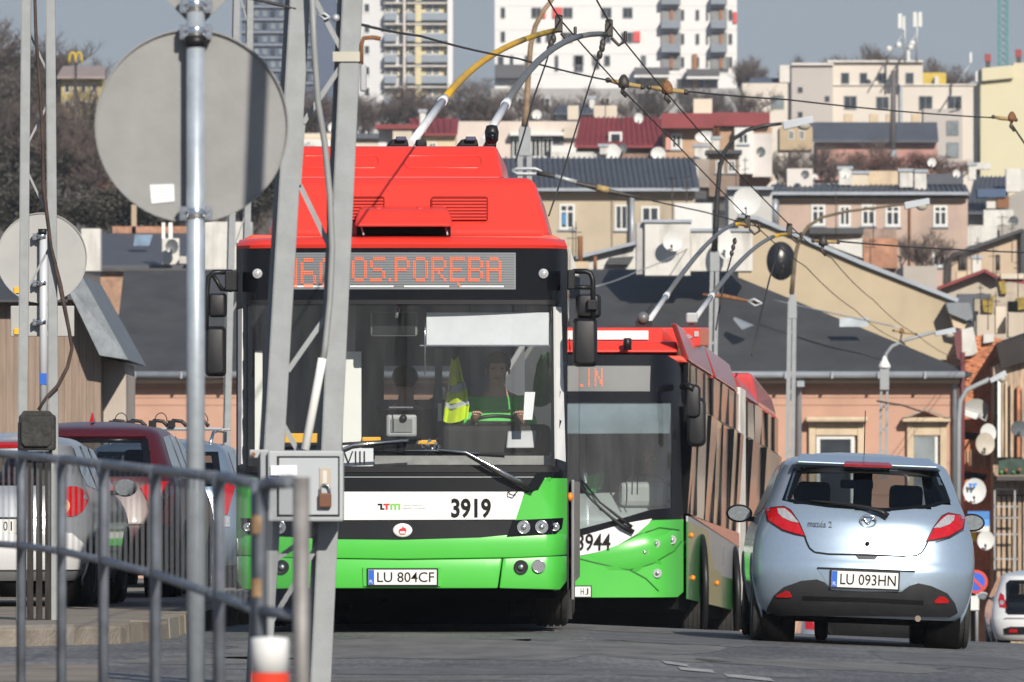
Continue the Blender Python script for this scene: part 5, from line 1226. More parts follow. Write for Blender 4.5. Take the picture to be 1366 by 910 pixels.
c2 = simple_car('parked_car', 'dark red people carrier parked in the middle on the left, shark fin on its roof', MPV, pr_, 108, 80.5, R(-3.0), [(-.62, 1.08), (.62, 1.08), (.56, 1.42), (-.56, 1.42)], [([(.52, .98), (.62, 1.03), (.80, 1.04), (.82, .90), (.80, .62), (.68, .66), (.62, .80)], REDLENS), ([(.63, .93), (.70, .97), (.78, .95), (.76, .89), (.68, .87)], CLEARL), (round_tail(.66, .84, .075), pm('lamp_reflection_dark', (.04, .02, .02), .2))], None, .32, z=.135, group='cars parked along the left kerb')  # dark disc in the tail light paints a round reflection
M().hull([(-.02, .95, 1.575), (.02, .95, 1.575), (.02, 1.15, 1.575), (-.02, 1.15, 1.575)], [(-.004, 1.02, 1.66), (.004, 1.02, 1.66), (.004, 1.06, 1.66), (-.004, 1.06, 1.66)]).build('shark_fin', REDLENS, c2.root, local=True, bevel=.008)
c2.rp('roof_spoiler', [(-.55, 1.44), (.55, 1.44), (.54, 1.475), (-.54, 1.475)], .05, pr_, .08)
c3 = simple_car('parked_car', 'blue grey estate car parked beside the bus with bicycle carriers on its roof rack', EST, pb_, 206, 89, R(-3.0), [(-.66, 1.00), (.66, 1.00), (.60, 1.345), (-.60, 1.345)], [([(.62, .72), (.72, .72), (.78, 1.0), (.72, 1.05), (.66, 1.0)], REDLENS), ([(.64, .60), (.74, .60), (.74, .70), (.64, .70)], CLEARL)], None, .32, z=.135, group='cars parked along the left kerb')
for sg in (-1, 1):
    M().tube([(sg * .50, .62, 1.42), (sg * .52, .75, 1.535), (sg * .52, 1.2, 1.56), (sg * .50, 2.4, 1.56), (sg * .48, 2.6, 1.46)], .018, 8).build('roof_rail', CHROME, c3.root, local=True)
for y in (.95, 2.1): c3.b(-.58, .58, y - .03, y + .03, 1.565, 1.59, 'rack_bar', SILVG)
for k_, sx in enumerate((-.45, -.27, -.05, .14, .36)):
    hb = M().tube([(sx - .07, .93, 1.60), (sx - .04, .93, 1.66), (sx + .05, .93, 1.65), (sx + .10, .93, 1.60)], .022, 6).box(sx - .09, sx - .02, .88, .98, 1.585, 1.66).build('bicycle_carrier', BLACKP, c3.root, local=True, bevel=.008)
    if k_ % 2 == 0: M().tube([(sx + .03 + .06 * math.cos(R(a)), .93, 1.66 + .075 * math.sin(R(a))) for a in range(-10, 200, 20)], .005, 5).build('carrier_strap', BLACKP, hb, local=True)
c4 = simple_car('small_car', 'small white hatchback cut by the right edge, half below the crest of the road', SMALL, pw, 1384, 164, R(0), [(-.58, .72), (-.52, .68), (.52, .68), (.58, .72), (.55, 1.25), (.48, 1.31), (-.48, 1.31), (-.55, 1.25)], [([(.56, .80), (.68, .82), (.70, .95), (.66, 1.08), (.60, 1.04), (.58, .92)], REDLENS), (round_tail(.64, .90, .04), CLEARL)], None, .28, z=1.03 - 99 * 164 / FPX - 1.475)
c4.rp('bumper_insert', [(-.62, .42), (-.60, .32), (.60, .32), (.62, .42), (.5, .46), (-.5, .46)], .012, BLACKP, .02); c4.rp('fog_reflector', [(-.52, .36), (-.36, .36), (-.37, .42), (-.50, .42)], .02, REDLENS, .02); c4.rp('window_sticker', [(-.22, .82), (.06, .82), (.06, .89), (-.22, .89)], .006, pm('sticker_green', (.25, .5, .45), .5)); c4.rp('model_strip', [(-.58, .60), (-.02, .60), (-.02, .63), (-.58, .63)], .006, GREYINT)
c5 = simple_car('dark_car', 'dark car ahead of the silver blue hatchback, only its right wing mirror showing', OLDH, pk, 1197, 103, 0, RW, [([(.55, .80), (.70, .82), (.72, 1.0), (.62, 1.0)], REDLENS)], None, .30)
c6 = simple_car('distant_car', 'silver car far down the street, seen underneath the silver blue hatchback', OLDH, psv, 1118, 205, 0, RW, [([(.50, .72), (.74, .74), (.74, .95), (.58, .95)], REDLENS)], None, .30, group='cars down the street seen under the hatchback', z=-2.72)
c7 = simple_car('distant_car', 'white car far down the street, right of the silver one under the hatchback', OLDH, pw, 1225, 214, 0, RW, [([(.50, .72), (.74, .74), (.74, .95), (.58, .95)], REDLENS)], None, .30, group='cars down the street seen under the hatchback', z=-2.95)
# ================================================================== STREET FURNITURE IN FRONT
# big round sign (its grey back) with a lozenge sign above, on one tube post
DS = 37.0
sg_ = thing('traffic_sign', 'large round road sign seen from its grey back on a bright tube post', 'road sign', (PX(261, DS), DS, 0))
M().lathe([(.038, PZ(960, DS) - 0), (.038, PZ(-60, DS))], (PX(261, DS), DS, 0), (0, 0, 1), 20).build('post', GALVB, sg_)
SBACK = pm('sign_back_grey', (.255, .255, .254), .5, .15, var=.09, scale=5, bump=.03, dirt=.10, streak=True)
cs = P(256, 168, DS + .075); rs = 129.5 / sc(DS)
mb = M(); n = 64
mb.lathe([(rs - .007, .003), (rs - .006, -.018), (rs, -.018), (rs, .006)], cs, (0, 1, 0), n, smooth=False).lathe([(rs - .003, 0), (rs - .003, .004)], cs, (0, 1, 0), n, smooth=False)
mb.build('disc', SBACK, sg_)
def bracket(par, px, py, d, w=.095):
    c = P(px, py, d); h = M()
    h.box(c.x - w / 2 - .02, c.x + w / 2 + .02, c.y + .02, c.y + .055, c.z - .022, c.z + .022)
    h.lathe([(.046, -.02), (.046, .02)], c, (0, 0, 1), 16)
    for sx in (-1, 1): h.lathe([(.012, -.02), (.012, .02)], c + Vector((sx * w / 2, -.015, .012)), (0, 1, 0), 8); h.lathe([(.012, -.02), (.012, .02)], c + Vector((sx * w / 2, -.015, -.014)), (0, 1, 0), 8); h.box(c.x + sx * w / 2 - .018, c.x + sx * w / 2 + .018, c.y - .01, c.y + .03, c.z - .03, c.z + .03)
    return h.build('clamp', CHROME, par, bevel=.003)
bracket(sg_, 261, 43, DS); bracket(sg_, 261, 285, DS); bracket(sg_, 261, 8, DS)
M().lathe([(.047, -.022), (.047, .022)], P(261, 55, DS), (0, 0, 1), 16).build('clamp_band', BLACKP, sg_)
q = [(199, 246), (231, 245), (232, 268), (201, 271)]
M().prism([(PX(a, DS), PZ(b, DS)) for a, b in q], cs.y - .006, cs.y - .002).build('sticker', PAPER, sg_)
for k_ in range(4): M().prism([(PX(204, DS), PZ(250 + 4.6 * k_, DS)), (PX(228 - 5 * (k_ % 2), DS), PZ(249.4 + 4.6 * k_, DS)), (PX(228 - 5 * (k_ % 2), DS), PZ(250.3 + 4.6 * k_, DS)), (PX(204, DS), PZ(250.9 + 4.6 * k_, DS))], cs.y - .008, cs.y - .0065).build('sticker_line', pm('sticker_grey', (.45, .45, .47), .6), sg_)
dz_ = thing('lozenge_sign', 'lower tip of a lozenge sign seen from behind at the top of the tube post', 'road sign', P(262, 36, DS + .07))
c = P(262, -62, DS + .07); a = 98 / sc(DS)
M().prism([(c.x - a, c.z), (c.x, c.z - a), (c.x + a, c.z), (c.x, c.z + a)], c.y, c.y + .006).build('panel', SBACK, dz_, bevel=.002)
for sx in (-1, 1): M().bar((c.x, c.y - .006, c.z - a), (c.x + sx * a, c.y - .006, c.z), .02, .012).build('folded_edge', SBACK, dz_)

# lattice masts: two upright channels tied by zigzag bars
def lattice(name_lab, d, L, Rr, wpx, zig, mat, cat='mast', wd=None, dep=.09, group=None, base=None):
    """L and Rr: (top px,py)-(bottom px,py) of each channel"""
    bx = (L[1][0] + Rr[1][0]) / 2
    t = thing('lattice_mast', name_lab, cat, (PX(bx, d), d, PZ(L[1][1], d)), group)
    w_ = wpx / sc(d)
    for q_ in (L, Rr):
        m_ = M(); m_.bar(P(*q_[0], d), P(*q_[1], d), w_, .012); m_.bar(P(*q_[0], d) + Vector((-w_ / 2, dep / 2, 0)), P(*q_[1], d) + Vector((-w_ / 2, dep / 2, 0)), .012, dep); m_.bar(P(*q_[0], d) + Vector((w_ / 2, dep / 2, 0)), P(*q_[1], d) + Vector((w_ / 2, dep / 2, 0)), .012, dep)
        if w_ > .09: m_.bar(P(*q_[0], d) + Vector((-.034, dep + .02, 0)), P(*q_[1], d) + Vector((-.034, dep + .02, 0)), w_, .012)
        m_.build('channel', mat, t, weld=False)
    for a, b in zig: M().bar(P(*a, d + .03), P(*b, d + .03), .032 * (w_ / .115 if w_ < .115 else 1), .012).build('tie_bar', mat, t)
    return t
DL = 48.0
lm1 = lattice('leaning grey lattice mast in front of trolleybus 3919 with a padlocked switch box', DL, ((430, -520), (343, 990)), ((494, -520), (424, 990)), 24,
              [((462, 78), (404, 165)), ((400, 247), (440, 330)), ((440, 415), (384, 495)), ((376, 563), (412, 628)), ((410, -20), (462, 78)), ((404, 165), (398, 250)), ((418, -120), (466, -20)), ((470, -230), (420, -120)), ((350, 760), (432, 700)), ((428, 720), (350, 850))], MASTG)
M().tube([P(415, -40, DL - .1), P(419, 60, DL - .1), P(424, 135, DL - .1), P(433, 190, DL - .08), P(440, 260, DL - .08), P(443, 330, DL - .08), P(440, 400, DL - .08), P(434, 460, DL - .09), P(431, 482, DL - .1)], .017, 8).build('cable', pm('cable_grey', (.28, .29, .29), .5, var=.15), lm1)
M().tube([P(430, 478, DL - .1), P(426, 500, DL - .1), P(407, 600, DL - .1)], .024, 10).build('conduit', WHTINT, lm1)
lm1c = M().tube([P(425, 20, DL), P(433, 18, DL), P(440, 23, DL), P(433, 26, DL), P(425, 20, DL)], .008, 6).sphere(P(448, 24, DL), .022, 10, 8).build('wire_shackle', GALV, lm1)
hk = M().tube([P(508, 52, DL), P(498, 50, DL), P(485, 51, DL), P(482, 60, DL), P(482, 85, DL)], .012, 8).build('bracket_hook', RUST, lm1); M().pbox(480, 85, 489, 122, DL, .05).build('bracket_box', SILVG, hk, bevel=.01); M().pbox(444, 69, 480, 82, DL - .02, .04).build('mast_band', pm('band_cream', (.5, .48, .4), .6), lm1)
sbx = thing('switch_box', 'pale grey padlocked switch box strapped to the lattice mast', 'switch box', P(407, 698, DL - .2))
GBOX = pm('box_pale_grey', (.38, .40, .415), .5, 0, var=.04, scale=4, dirt=.05)
DB = DL - .3
M().pbox(357, 601, 458, 696, DB, .24).build('case', GBOX, sbx, bevel=.012)
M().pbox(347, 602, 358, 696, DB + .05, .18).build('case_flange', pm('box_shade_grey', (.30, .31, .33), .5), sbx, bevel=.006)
M().pbox(369.5, 608.5, 453, 689, DB - .004, .01).build('door_gap', INK, sbx)
dr = M().pbox(372, 611, 451, 687, DB - .012, .02).build('door', pm('box_door_grey', (.41, .435, .46), .5, 0, var=.03), sbx, bevel=.004)
M().pbox(361, 621, 396, 634, DB - .016, .006).build('label_plate', PAPER, sbx)
hp = M().pbox(426, 624, 441, 650, DB - .018, .008).build('hasp', pm('hasp_beige', (.44, .38, .30), .55, .2), sbx, bevel=.003); M().pbox(430, 628, 436, 646, DB - .021, .006).build('hasp_slot', pm('hasp_pale', (.62, .58, .52), .5), hp, bevel=.003)
pdl = thing('padlock', 'brown padlock hanging from the hasp of the pale grey switch box', 'padlock', P(433, 677, DB - .04))
M().pbox(425, 658, 442, 677, DB - .05, .03).build('lock_body', pm('padlock_brown', (.17, .075, .045), .45, .4, var=.2), pdl, bevel=.006)
M().tube([P(427.5, 660, DB - .035), P(427.5, 651, DB - .035), P(430, 647, DB - .035), P(434, 646, DB - .035), P(438, 648, DB - .035), P(440, 653, DB - .035), P(440, 660, DB - .035)], .006, 8).build('shackle', CHROME, pdl)
M().pbox(333, 600, 358, 611, DB + .1, .05).build('strap_plate', SILVG, sbx, bevel=.004); M().lathe([(.012, -.02), (.012, .01)], P(338, 606, DB + .1), (0, 1, 0), 8).build('strap_bolt', RUST, sbx)

DK = 66.0
lm2 = lattice('slim grey lattice mast at the far left with a dark clamp box', DK, ((38, -420), (28, 827)), ((64, -420), (73, 827)), 10.5,
              [((40, 46), (63, 95)), ((62, 142), (38, 190)), ((38, 232), (63, 285)), ((66, 330), (37, 385))], MASTG, dep=.05)
M().tube([P(46, -20, DK - .06), P(48, 50, DK - .06), P(53, 115, DK - .06), P(57, 190, DK - .06), P(58, 250, DK - .06), P(68, 330, DK - .06), P(80, 380, DK - .06), P(92, 440, DK - .06), P(96, 465, DK - .06), P(90, 490, DK - .06), P(77, 515, DK - .06), P(62, 530, DK - .06), P(51, 547, DK - .06)], [.012, .013, .012, .013, .016, .013, .018, .014, .013, .014, .015, .012, .012], 7).build('brown_cable', pm('cable_brown', (.055, .035, .028), .8, var=.4, scale=10), lm2)
cb = thing('clamp_box', 'dark octagonal concrete clamp box on the far left lattice mast', 'box', P(49, 602, DK - .2))
DKC = pm('dark_concrete', (.03, .03, .028), .8, var=.5, scale=14, bump=.5, bscale=30)
M().pbox(25, 553, 73, 601, DK - .28, .2).build('case', DKC, cb, bevel=.02)
M().pprism([(33, 556), (64, 556), (69, 562), (69, 590), (64, 596), (33, 596), (28, 590), (28, 562)], DK - .31, .04).build('cover', DKC, cb, bevel=.01); M().pprism([(31, 548), (65, 548), (72, 556), (26, 556)], DK - .28, .16).build('cap', DKC, cb, bevel=.01)
for px in (40, 52, 64): M().pbox(px - 4, 602, px + 4, 827, DK - .1, .06).build('prop_bar', pm('tarred_wood', (.022, .018, .016), .85, var=.6, scale=8, bump=.4, stretch=(3, 3, .4)), cb)

# small round sign and plate further back on the left
DR = 80.0
sr = thing('round_sign', 'smaller round road sign with a plate below, seen from behind at the left edge', 'road sign', P(58, 545, DR))
M().lathe([(.036, 0), (.036, PZ(308, DR) - PZ(560, DR))], P(58, 560, DR), (0, 0, 1), 14).build('post', pm('post_white', (.55, .57, .60), .45, .1, var=.05), sr); M().lathe([(.042, 0), (.042, .05)], P(57, 313, DR), (0, 0, 1), 12).build('post_cap', BLACKP, sr)
SB2 = pm('sign_back_grey_small', (.38, .38, .37), .5, .1, var=.06, scale=3)
r_ = 60.5 / sc(DR); cc = P(56, 344, DR + .08); M().lathe([(r_ - .009, .003), (r_ - .008, -.015), (r_, -.015), (r_, .006)], cc, (0, 1, 0), 48, smooth=False).lathe([(r_ - .004, 0), (r_ - .004, .004)], cc, (0, 1, 0), 48, smooth=False).build('disc', SB2, sr)
M().pbox(14, 408, 99, 449, DR + .08, .02).build('plate', SB2, sr, bevel=.008)
for py in (316, 378, 430): bracket(sr, 56, py, DR, .13)
for py in (387, 442): M().pbox(19, py - 4, 26, py + 4, DR + .06, .01).build('yellow_sticker', YELBAR, sr)
M().pbox(53.5, 498, 62, 513, DR - .04, .01).build('post_sticker', PBLUE, sr)

# pedestrian barrier in short framed panels
bar_pts = [(-52, 40.6, 602, 722), (28, 37.1, 607, 728), (82, 34.9, 613, 735.5), (138, 32.9, 619, 748), (207, 30.6, 627, 766), (292, 28.2, 636, 795), (343, 26.9, 645, 815), (402, 26.6, 642, 821)]
labs = ['barrier panel cut by the left edge, in front of the white parked car', 'second barrier panel from the left edge, in front of the dark prop bars', 'barrier panel in front of the white car tail light', 'barrier panel in front of the red car tail light', 'barrier panel crossing the foot of the large round sign post', 'short barrier panel in front of the green bus corner', 'end barrier panel with rusty uprights beside the switch box']
FB = pm('bar_grey', (.24, .255, .275), .45, .4, var=.1)
for i in range(7):
    (xa, da, ta, la), (xb, db, tb, lb) = bar_pts[i], bar_pts[i + 1]
    t = thing('pedestrian_barrier', labs[i], 'barrier', (PX((xa + xb) / 2, (da + db) / 2), (da + db) / 2, 0), 'pedestrian barrier panels in the left foreground')
    A, B_ = P(xa, ta, da), P(xb, tb, db); C, D_ = P(xa, la, da), P(xb, lb, db); v = (B_ - A); vh = Vector((v.x, v.y, 0)).normalized(); r = .0175 if i < 6 else .021; g = vh * .03
    up = Vector((0, 0, 1)); A2, B2_ = A + g, B_ - g
    M().tube([A2 - up * (A2.z + .05), A2 - up * .10, A2 - up * .03 + vh * .008, A2 + vh * .035, A2 + vh * .07], r, 10).build('upright', FENCEM, t)
    M().tube([B2_ - up * (B2_.z + .05), B2_ - up * .10, B2_ - up * .03 - vh * .008, B2_ - vh * .035, B2_ - vh * .07] if i < 6 else [B_ - up * (B_.z + .05), B_ + up * .012], r if i < 6 else .026, 10).build('upright', FENCEM if i < 6 else pm('barrier_rusty', (.22, .21, .205), .6, .3, var=.3, scale=5, dirt=.8), t)
    M().tube([A2 + vh * .05, B2_ - vh * .05], r, 10).build('top_rail', FENCEM, t); M().tube([C + g, D_ - g], r * .85, 10).build('lower_rail', FENCEM, t)
    ib = M(); n = max(5, int(round((xb - xa) / 7.6)))
    for k in range(1, n):
        u = k / n; ib.tube([A2.lerp(B2_, u), (C + g).lerp(D_ - g, u)], .0023, 5, cap=False)
    ib.build('infill_bars', FB, t, kind='stuff')
    if i == 6:
        [M().tube([P(344.5, ya_, 26.87), P(344.5, yb_, 26.87)], r * 1.04, 8, cap=False).build('rust_patch', pm('rust_pale', (.30, .19, .10), .8, var=.5, scale=14), t) for ya_, yb_ in ((688, 712), (772, 796))]
# red and white bollard
DBL = 25.6
bl_ = thing('bollard', 'red and white striped bollard at the bottom edge beside the barrier end', 'bollard', (PX(360, DBL), DBL, 0))
zt_ = PZ(851, DBL); zr_ = PZ(897, DBL); rb_ = 25.5 / sc(DBL)
M().lathe([(rb_, 0), (rb_, zr_)], (PX(360, DBL), DBL, 0), (0, 0, 1), 24).build('red_band', pm('bollard_red', (.62, .05, .02), .5, var=.08), bl_); M().lathe([(rb_ * 1.004, zr_), (rb_ * 1.004, zt_ - .01), (rb_ * .96, zt_), (0, zt_ + .004)], (PX(360, DBL), DBL, 0), (0, 0, 1), 24).build('white_band', BUSWHT, bl_)

# ================================================================== MASTS AND LAMPS DOWN THE STREET
def luminaire(par, p0, ln, tilt, ht=.16, mat=None):
    u = Vector((math.cos(tilt), 0, math.sin(tilt))); nrm = Vector((-u.z, 0, u.x)); b = p0 + u * ln; y = Vector((0, .14, 0))
    h = M().hull([p0 - y + nrm * .03, p0 + y + nrm * .03, p0 + y * .8 - nrm * (ht * .6), p0 - y * .8 - nrm * (ht * .6)], [b - y * .8 + nrm * .06, b + y * .8 + nrm * .06, b + y * .7 - nrm * .08, b - y * .7 - nrm * .08]).build('lamp_housing', mat or pm('lamp_light_grey', (.50, .53, .57), .45, 0, var=.05), par, bevel=.015)
    M().sphere(p0 + u * ln * .68 - nrm * .09, 1, 14, 8, (ln * .24, .11, .11)).build('lamp_bowl', pm('lamp_bowl', (.45, .42, .36), .2, var=.1), h)
def street_mast(label, d, legs, wpx, top, tube, tmat, lum=None, lab_group=None, bottom=None, head=None, r=None):
    """legs: two (x at top, x at bottom); top,bottom rows; tube: list of pixel points up from the legs"""
    y0, y1 = top, bottom
    t = thing('lamp_mast', label, 'street lamp', P((legs[0][1] + legs[1][1]) / 2, y1, d), lab_group); w_ = wpx / sc(d)
    for a, b in legs:
        m_ = M(); m_.bar(P(a, y0, d), P(b, y1, d), w_, .012); m_.bar(P(a, y0, d + .04), P(b, y1, d + .04), .02, .08); m_.build('channel', MASTG, t, weld=False)
    n = max(2, int((y1 - y0) / 60)); 
    for k in range(n):
        u = (k + .5) / n; yy_ = y0 + (y1 - y0) * u; xa = legs[0][0] + (legs[0][1] - legs[0][0]) * u; xb = legs[1][0] + (legs[1][1] - legs[1][0]) * u
        M().bar(P(xa, yy_, d + .02), P(xb, yy_ + 3, d + .02), w_ * .7, .012).build('tie_bar', MASTG, t)
    if head: M().pprism(head, d - .02, .12).build('head_plate', GPAINT, t, bevel=.01)
    r = [q * .58 for q in r] if r else None
    M().tube([P(a, b, d) for a, b in tube], r or [.06] * (len(tube)), 10).build('lamp_arm', tmat, t)
    if lum: luminaire(t, P(lum[0], lum[1], d), lum[2] / sc(d), R(lum[3]), lum[4] / sc(d))
    return t
BLKARM = pm('arm_black', (.022, .022, .024), .45, var=.2); TAN = pm('arm_tan_rust', (.25, .17, .105), .75, var=.35, scale=7); OCH = pm('arm_ochre', (.14, .105, .065), .7, var=.3, scale=6)
street_mast('lamp mast with a tan rusty arm rising behind the roof of trolleybus 3919', 140, ((694, 693), (706, 707)), 7, 205, [(700, 168), (702, 150), (705, 95), (708, 60), (714, 35), (724, 16), (742, -8)], TAN, None, None, 420, [(692, 208), (692, 172), (698, 163), (703, 163), (708, 172), (708, 208)], r=[.1, .085, .08, .075, .07, .065, .06])
street_mast('lamp mast with a curved black arm behind the current collectors of trolleybus 3944', 180, ((950, 945), (957, 953)), 5, 352, [(953, 335), (955, 300), (957, 260), (960, 225), (966, 203), (978, 186), (996, 174), (1018, 168), (1043, 165)], BLKARM, (1044, 164, 41, 7, 16), None, 560, [(947, 362), (947, 338), (951, 331), (957, 331), (960, 338), (960, 362)], r=[.12, .1, .09, .085, .08, .075, .07, .07, .06])
street_mast('lamp mast with an ochre arm beside the dark satellite dish', 200, ((1053.5, 1050), (1060, 1057)), 5.5, 402, [(1056, 392), (1058, 370), (1061, 340), (1067, 318), (1078, 302), (1096, 290), (1130, 282), (1170, 277), (1205, 273)], OCH, (1206, 272, 34, 7, 13), None, 640, [(1051, 425), (1051, 405), (1056, 385), (1059, 385), (1063, 405), (1063, 425)], r=[.10, .09, .08, .07, .065, .06, .055, .05, .045])
pt = thing('cone_topped_post', 'grey post with a pale cone cap in front of the pink house', 'post', P(1180, 620, 225))
m_ = M()
for sx in (-4, 4): m_.bar(P(1180 + sx, 490, 225), P(1178 + sx, 640, 225), .06, .05)
m_.build('channel', MASTG, pt); M().pbox(1174, 488, 1186, 520, 224.9, .15).build('head_plate', GPAINT, pt); M().lathe([(.16, 0), (.15, .06), (.06, .24), (.03, .3), (0, .31)], P(1180, 491, 225), (0, 0, 1), 16).build('cone_cap', BUSWHT, pt)
for k in range(3): M().bar(P(1176, 540 + 30 * k, 225), P(1184, 548 + 30 * k, 225), .04, .03).build('tie_bar', MASTG, pt)
sl = thing('street_lamp', 'thin arched street lamp on the pink house corner, pale lamp head above the gutter', 'street lamp', P(1181, 490, 232))
M().tube([P(1181, 492, 232), P(1182, 472, 232), P(1190, 462, 232), P(1210, 453, 232), P(1246, 443, 232)], .045, 8).build('lamp_arm', GPAINT, sl); luminaire(sl, P(1247, 444, 232), 28 / sc(232), R(9), 8 / sc(232))
sl = thing('street_lamp', 'street lamp with a bent arm and pale head in front of the orange brick wall', 'street lamp', P(1281, 700, 215))
M().tube([P(1278, 760, 215), P(1279, 560, 215), P(1281, 535, 215), P(1290, 520, 215), P(1305, 513, 215), P(1320, 506, 215)], .06, 8).build('lamp_arm', GPAINT, sl); luminaire(sl, P(1320, 507, 215), 24 / sc(215), R(25), 8 / sc(215))
lattice('twin channel mast just left of trolleybus 3919, half hidden by its mirror', 150, ((325, -400), (302, 640)), ((339, -400), (326, 640)), 7.5, [((322, 0), (330, 30)), ((330, 55), (320, 90)), ((312, 330), (330, 280)), ((330, 280), (338, 330)), ((308, 420), (327, 380))], MASTG, dep=.06)
fp = thing('utility_pole', 'slender grey utility pole standing among the far right houses', 'pole', P(1191, 228, 700))
M().tube([P(1191, 230, 700), P(1191, 200, 700)], .30, 8).build('pole_base', GALV, fp); M().tube([P(1191, 200, 700), P(1192, 94, 700)], [.24, .2], 8).build('pole_shaft', pm('pole_dark', (.12, .11, .11), .7), fp)

cm_ = thing('band_shadow_mast', 'added unseen mast at the right kerb, its drop pipe shading the round sign', 'mast', (6.6, 34.5, road_z(6.6, 34.5)))  # added out of view, only to throw the dark band across the round sign
M().tube([(6.6, 34.5, road_z(6.6, 34.5)), (6.6, 34.5, 6.0)], [.12, .08], 12).build('column', MASTG, cm_); M().tube([(6.6, 34.5, 5.9), (3.0, 34.5, 6.2), (-.4, 34.5, 6.2)], [.06, .05, .04], 10).build('arm', MASTG, cm_)
M().tube([(-.21 - .03, 34.5, 3.42), (-.21 + .09, 34.5, 6.2)], .039, 12).build('shade_pipe', MASTG, cm_)
# ================================================================== OVERHEAD WIRES
WIRE = pm('wire_dark', (.045, .042, .042), .6, .3, var=.2); IRON = pm('iron_worn', (.07, .06, .055), .55, .4, var=.3, scale=12); OCHI = pm('insulator_ochre', (.34, .24, .10), .6, var=.3, scale=8)
def wire(label, pts, r=.012, cat='wire', group='overhead wires', mat=None, name='overhead_wire'):
    pp = [P(*p) for p in pts]; out = []
    for a, b in zip(pp, pp[1:]):
        n = 6; L = (b - a).length
        for k in range(n): u = k / n; out.append(a.lerp(b, u) - Vector((0, 0, .0009 * L * 4 * u * (1 - u) * L * .06)))
    out.append(pp[-1]); return M().tube(out, r, 5).build(name, mat or WIRE, None, label=label, cat=cat, group=group)
cw = [(PX(756, 82.5) , 82.5)]
wire('left contact wire running over the head of the yellow pole and down the street', [(715, -30, 70), (748, 27, 82.5), (833, 122, 92), (905, 195, 102), (997, 290, 113), (1075, 356, 140), (1140, 413, 170), (1195, 452, 205), (1290, 490, 260)], .008)
wire('right contact wire running over the head of the grey pole and down the street', [(780, -30, 70), (815, 33, 82.5), (889, 124, 92), (960, 205, 102), (1054, 301, 113), (1110, 345, 140), (1165, 400, 170), (1222, 446, 205), (1300, 482, 260)], .008)
wire('span wire from the lattice mast across to the two ochre insulators', [(452, 25, 48), (560, 48, 62), (690, 78, 78), (815, 108, 92)], .009)
wire('span wire from the ochre insulators to the right edge', [(916, 122, 94), (1050, 133, 105), (1322, 157, 125)], .010)
wire('short dark wire at the top left reaching the lattice mast', [(318, -6, 48), (395, 12, 48)], .009)
wire('lower span wire from the tan armed mast towards the small satellite dishes', [(870, 268, 141), (940, 283, 143), (1000, 300, 145), (1070, 312, 160)], .012)
wire('thin span wire crossing the beige gable to the right edge', [(1118, 322, 120), (1240, 331, 130), (1370, 337, 140)], .012)
wire('sagging wire from the ochre armed mast over the dark roof', [(1062, 449, 200), (1105, 462, 205), (1150, 472, 212), (1176, 480, 224)], .02)
wire('slack wire in front of the pink house wall', [(1170, 535, 222), (1205, 541, 230), (1232, 550, 240)], .025)
wire('wire dropping from the rusty insulator at the right edge', [(1351, 168, 125), (1370, 196, 127)], .014)
wire('pale guy line sweeping over the dark roof beside the white chimney stack', [(795, 382, 200), (850, 362, 225), (920, 330, 255)], .014, mat=GALV)
wire('pale line lying across the dark roof right of the ochre armed mast', [(1030, 400, 252), (1120, 420, 250), (1200, 437, 249)], .02, mat=GALV)
def insulator(label, a, b, d, nut):
    t = thing('insulator', label, 'insulator', P((a[0] + b[0]) / 2, (a[1] + b[1]) / 2 + 6, d), 'line insulators')
    M().tube([P(*a, d), P((a[0] * 2 + b[0]) / 3, (a[1] * 2 + b[1]) / 3 + .5, d), P(*b, d)], [.018, .028, .022], 8).build('rod', OCHI, t)
    M().lathe([(.05, -.04), (.065, 0), (.05, .05), (.025, .09), (0, .1)], P(nut[0], nut[1], d), (0, 0, 1), 12).build('bell', IRON if nut[2] == 0 else RUST, t)
    M().tube([P(nut[0], nut[1] + 3, d), P(nut[0] - 2, nut[1] + 11, d), P(nut[0] + 4, nut[1] + 17, d)], .025, 6).build('hanger', IRON, t)
    for e in (a, b): M().sphere(P(*e, d), .03, 8, 6).build('end_nut', IRON, t)
insulator('left of the two ochre insulators in the sky over trolleybus 3944', (811, 107), (857, 116), 92, (832, 112, 0)); insulator('right of the two ochre insulators in the sky over trolleybus 3944', (866, 116), (915, 123), 92, (890, 120, 1))
insulator('rusty insulator near the right edge in front of the pale yellow house', (1325, 156), (1355, 160), 125, (1350, 158, 1)); insulator('small rusty insulator over the pink house roof corner', (1192, 441), (1222, 446), 205, (1203, 443, 1))
insulator('dark insulator clip on the contact wires right of the dark satellite dish', (1085, 321), (1118, 323), 118, (1098, 324, 0))
for lab, pts, d in (('turnbuckle on the span wire beside the tan armed mast', [(716, 230), (745, 237), (768, 244), (795, 250), (812, 255), (868, 267)], 140),):
    t = thing('turnbuckle', lab, 'turnbuckle', P(790, 258, d)); M().tube([P(*p, d) for p in pts], [.045, .025, .025, .05, .04, .015], 8).build('rod', IRON, t); M().tube([P(740, 235, d - .05), P(769, 243, d - .05)], .035, 8).build('sleeve', GALV, t); M().tube([P(796, 250, d - .05), P(812, 254, d - .05)], .055, 8).build('insulating_piece', OCHI, t)
    M().tube([P(683, 228, d), P(690, 232, d), P(715, 232, d), P(722, 228, d), P(714, 225, d), P(690, 225, d), P(683, 228, d)], .03, 6).build('mast_collar', GALV, t)
t = thing('turnbuckle', 'turnbuckle on the wire from the black armed mast', 'turnbuckle', P(985, 408, 180)); M().tube([P(937, 393, 180), P(965, 395, 180), P(1000, 402, 180), P(1017, 406, 180)], [.03, .05, .03, .03], 7).build('rod', RUST, t); M().tube([P(998, 402, 179.9), P(1006, 399, 179.9), P(1017, 405, 179.9), P(1007, 408, 179.9), P(998, 402, 179.9)], .03, 6).build('eye', GALV, t)
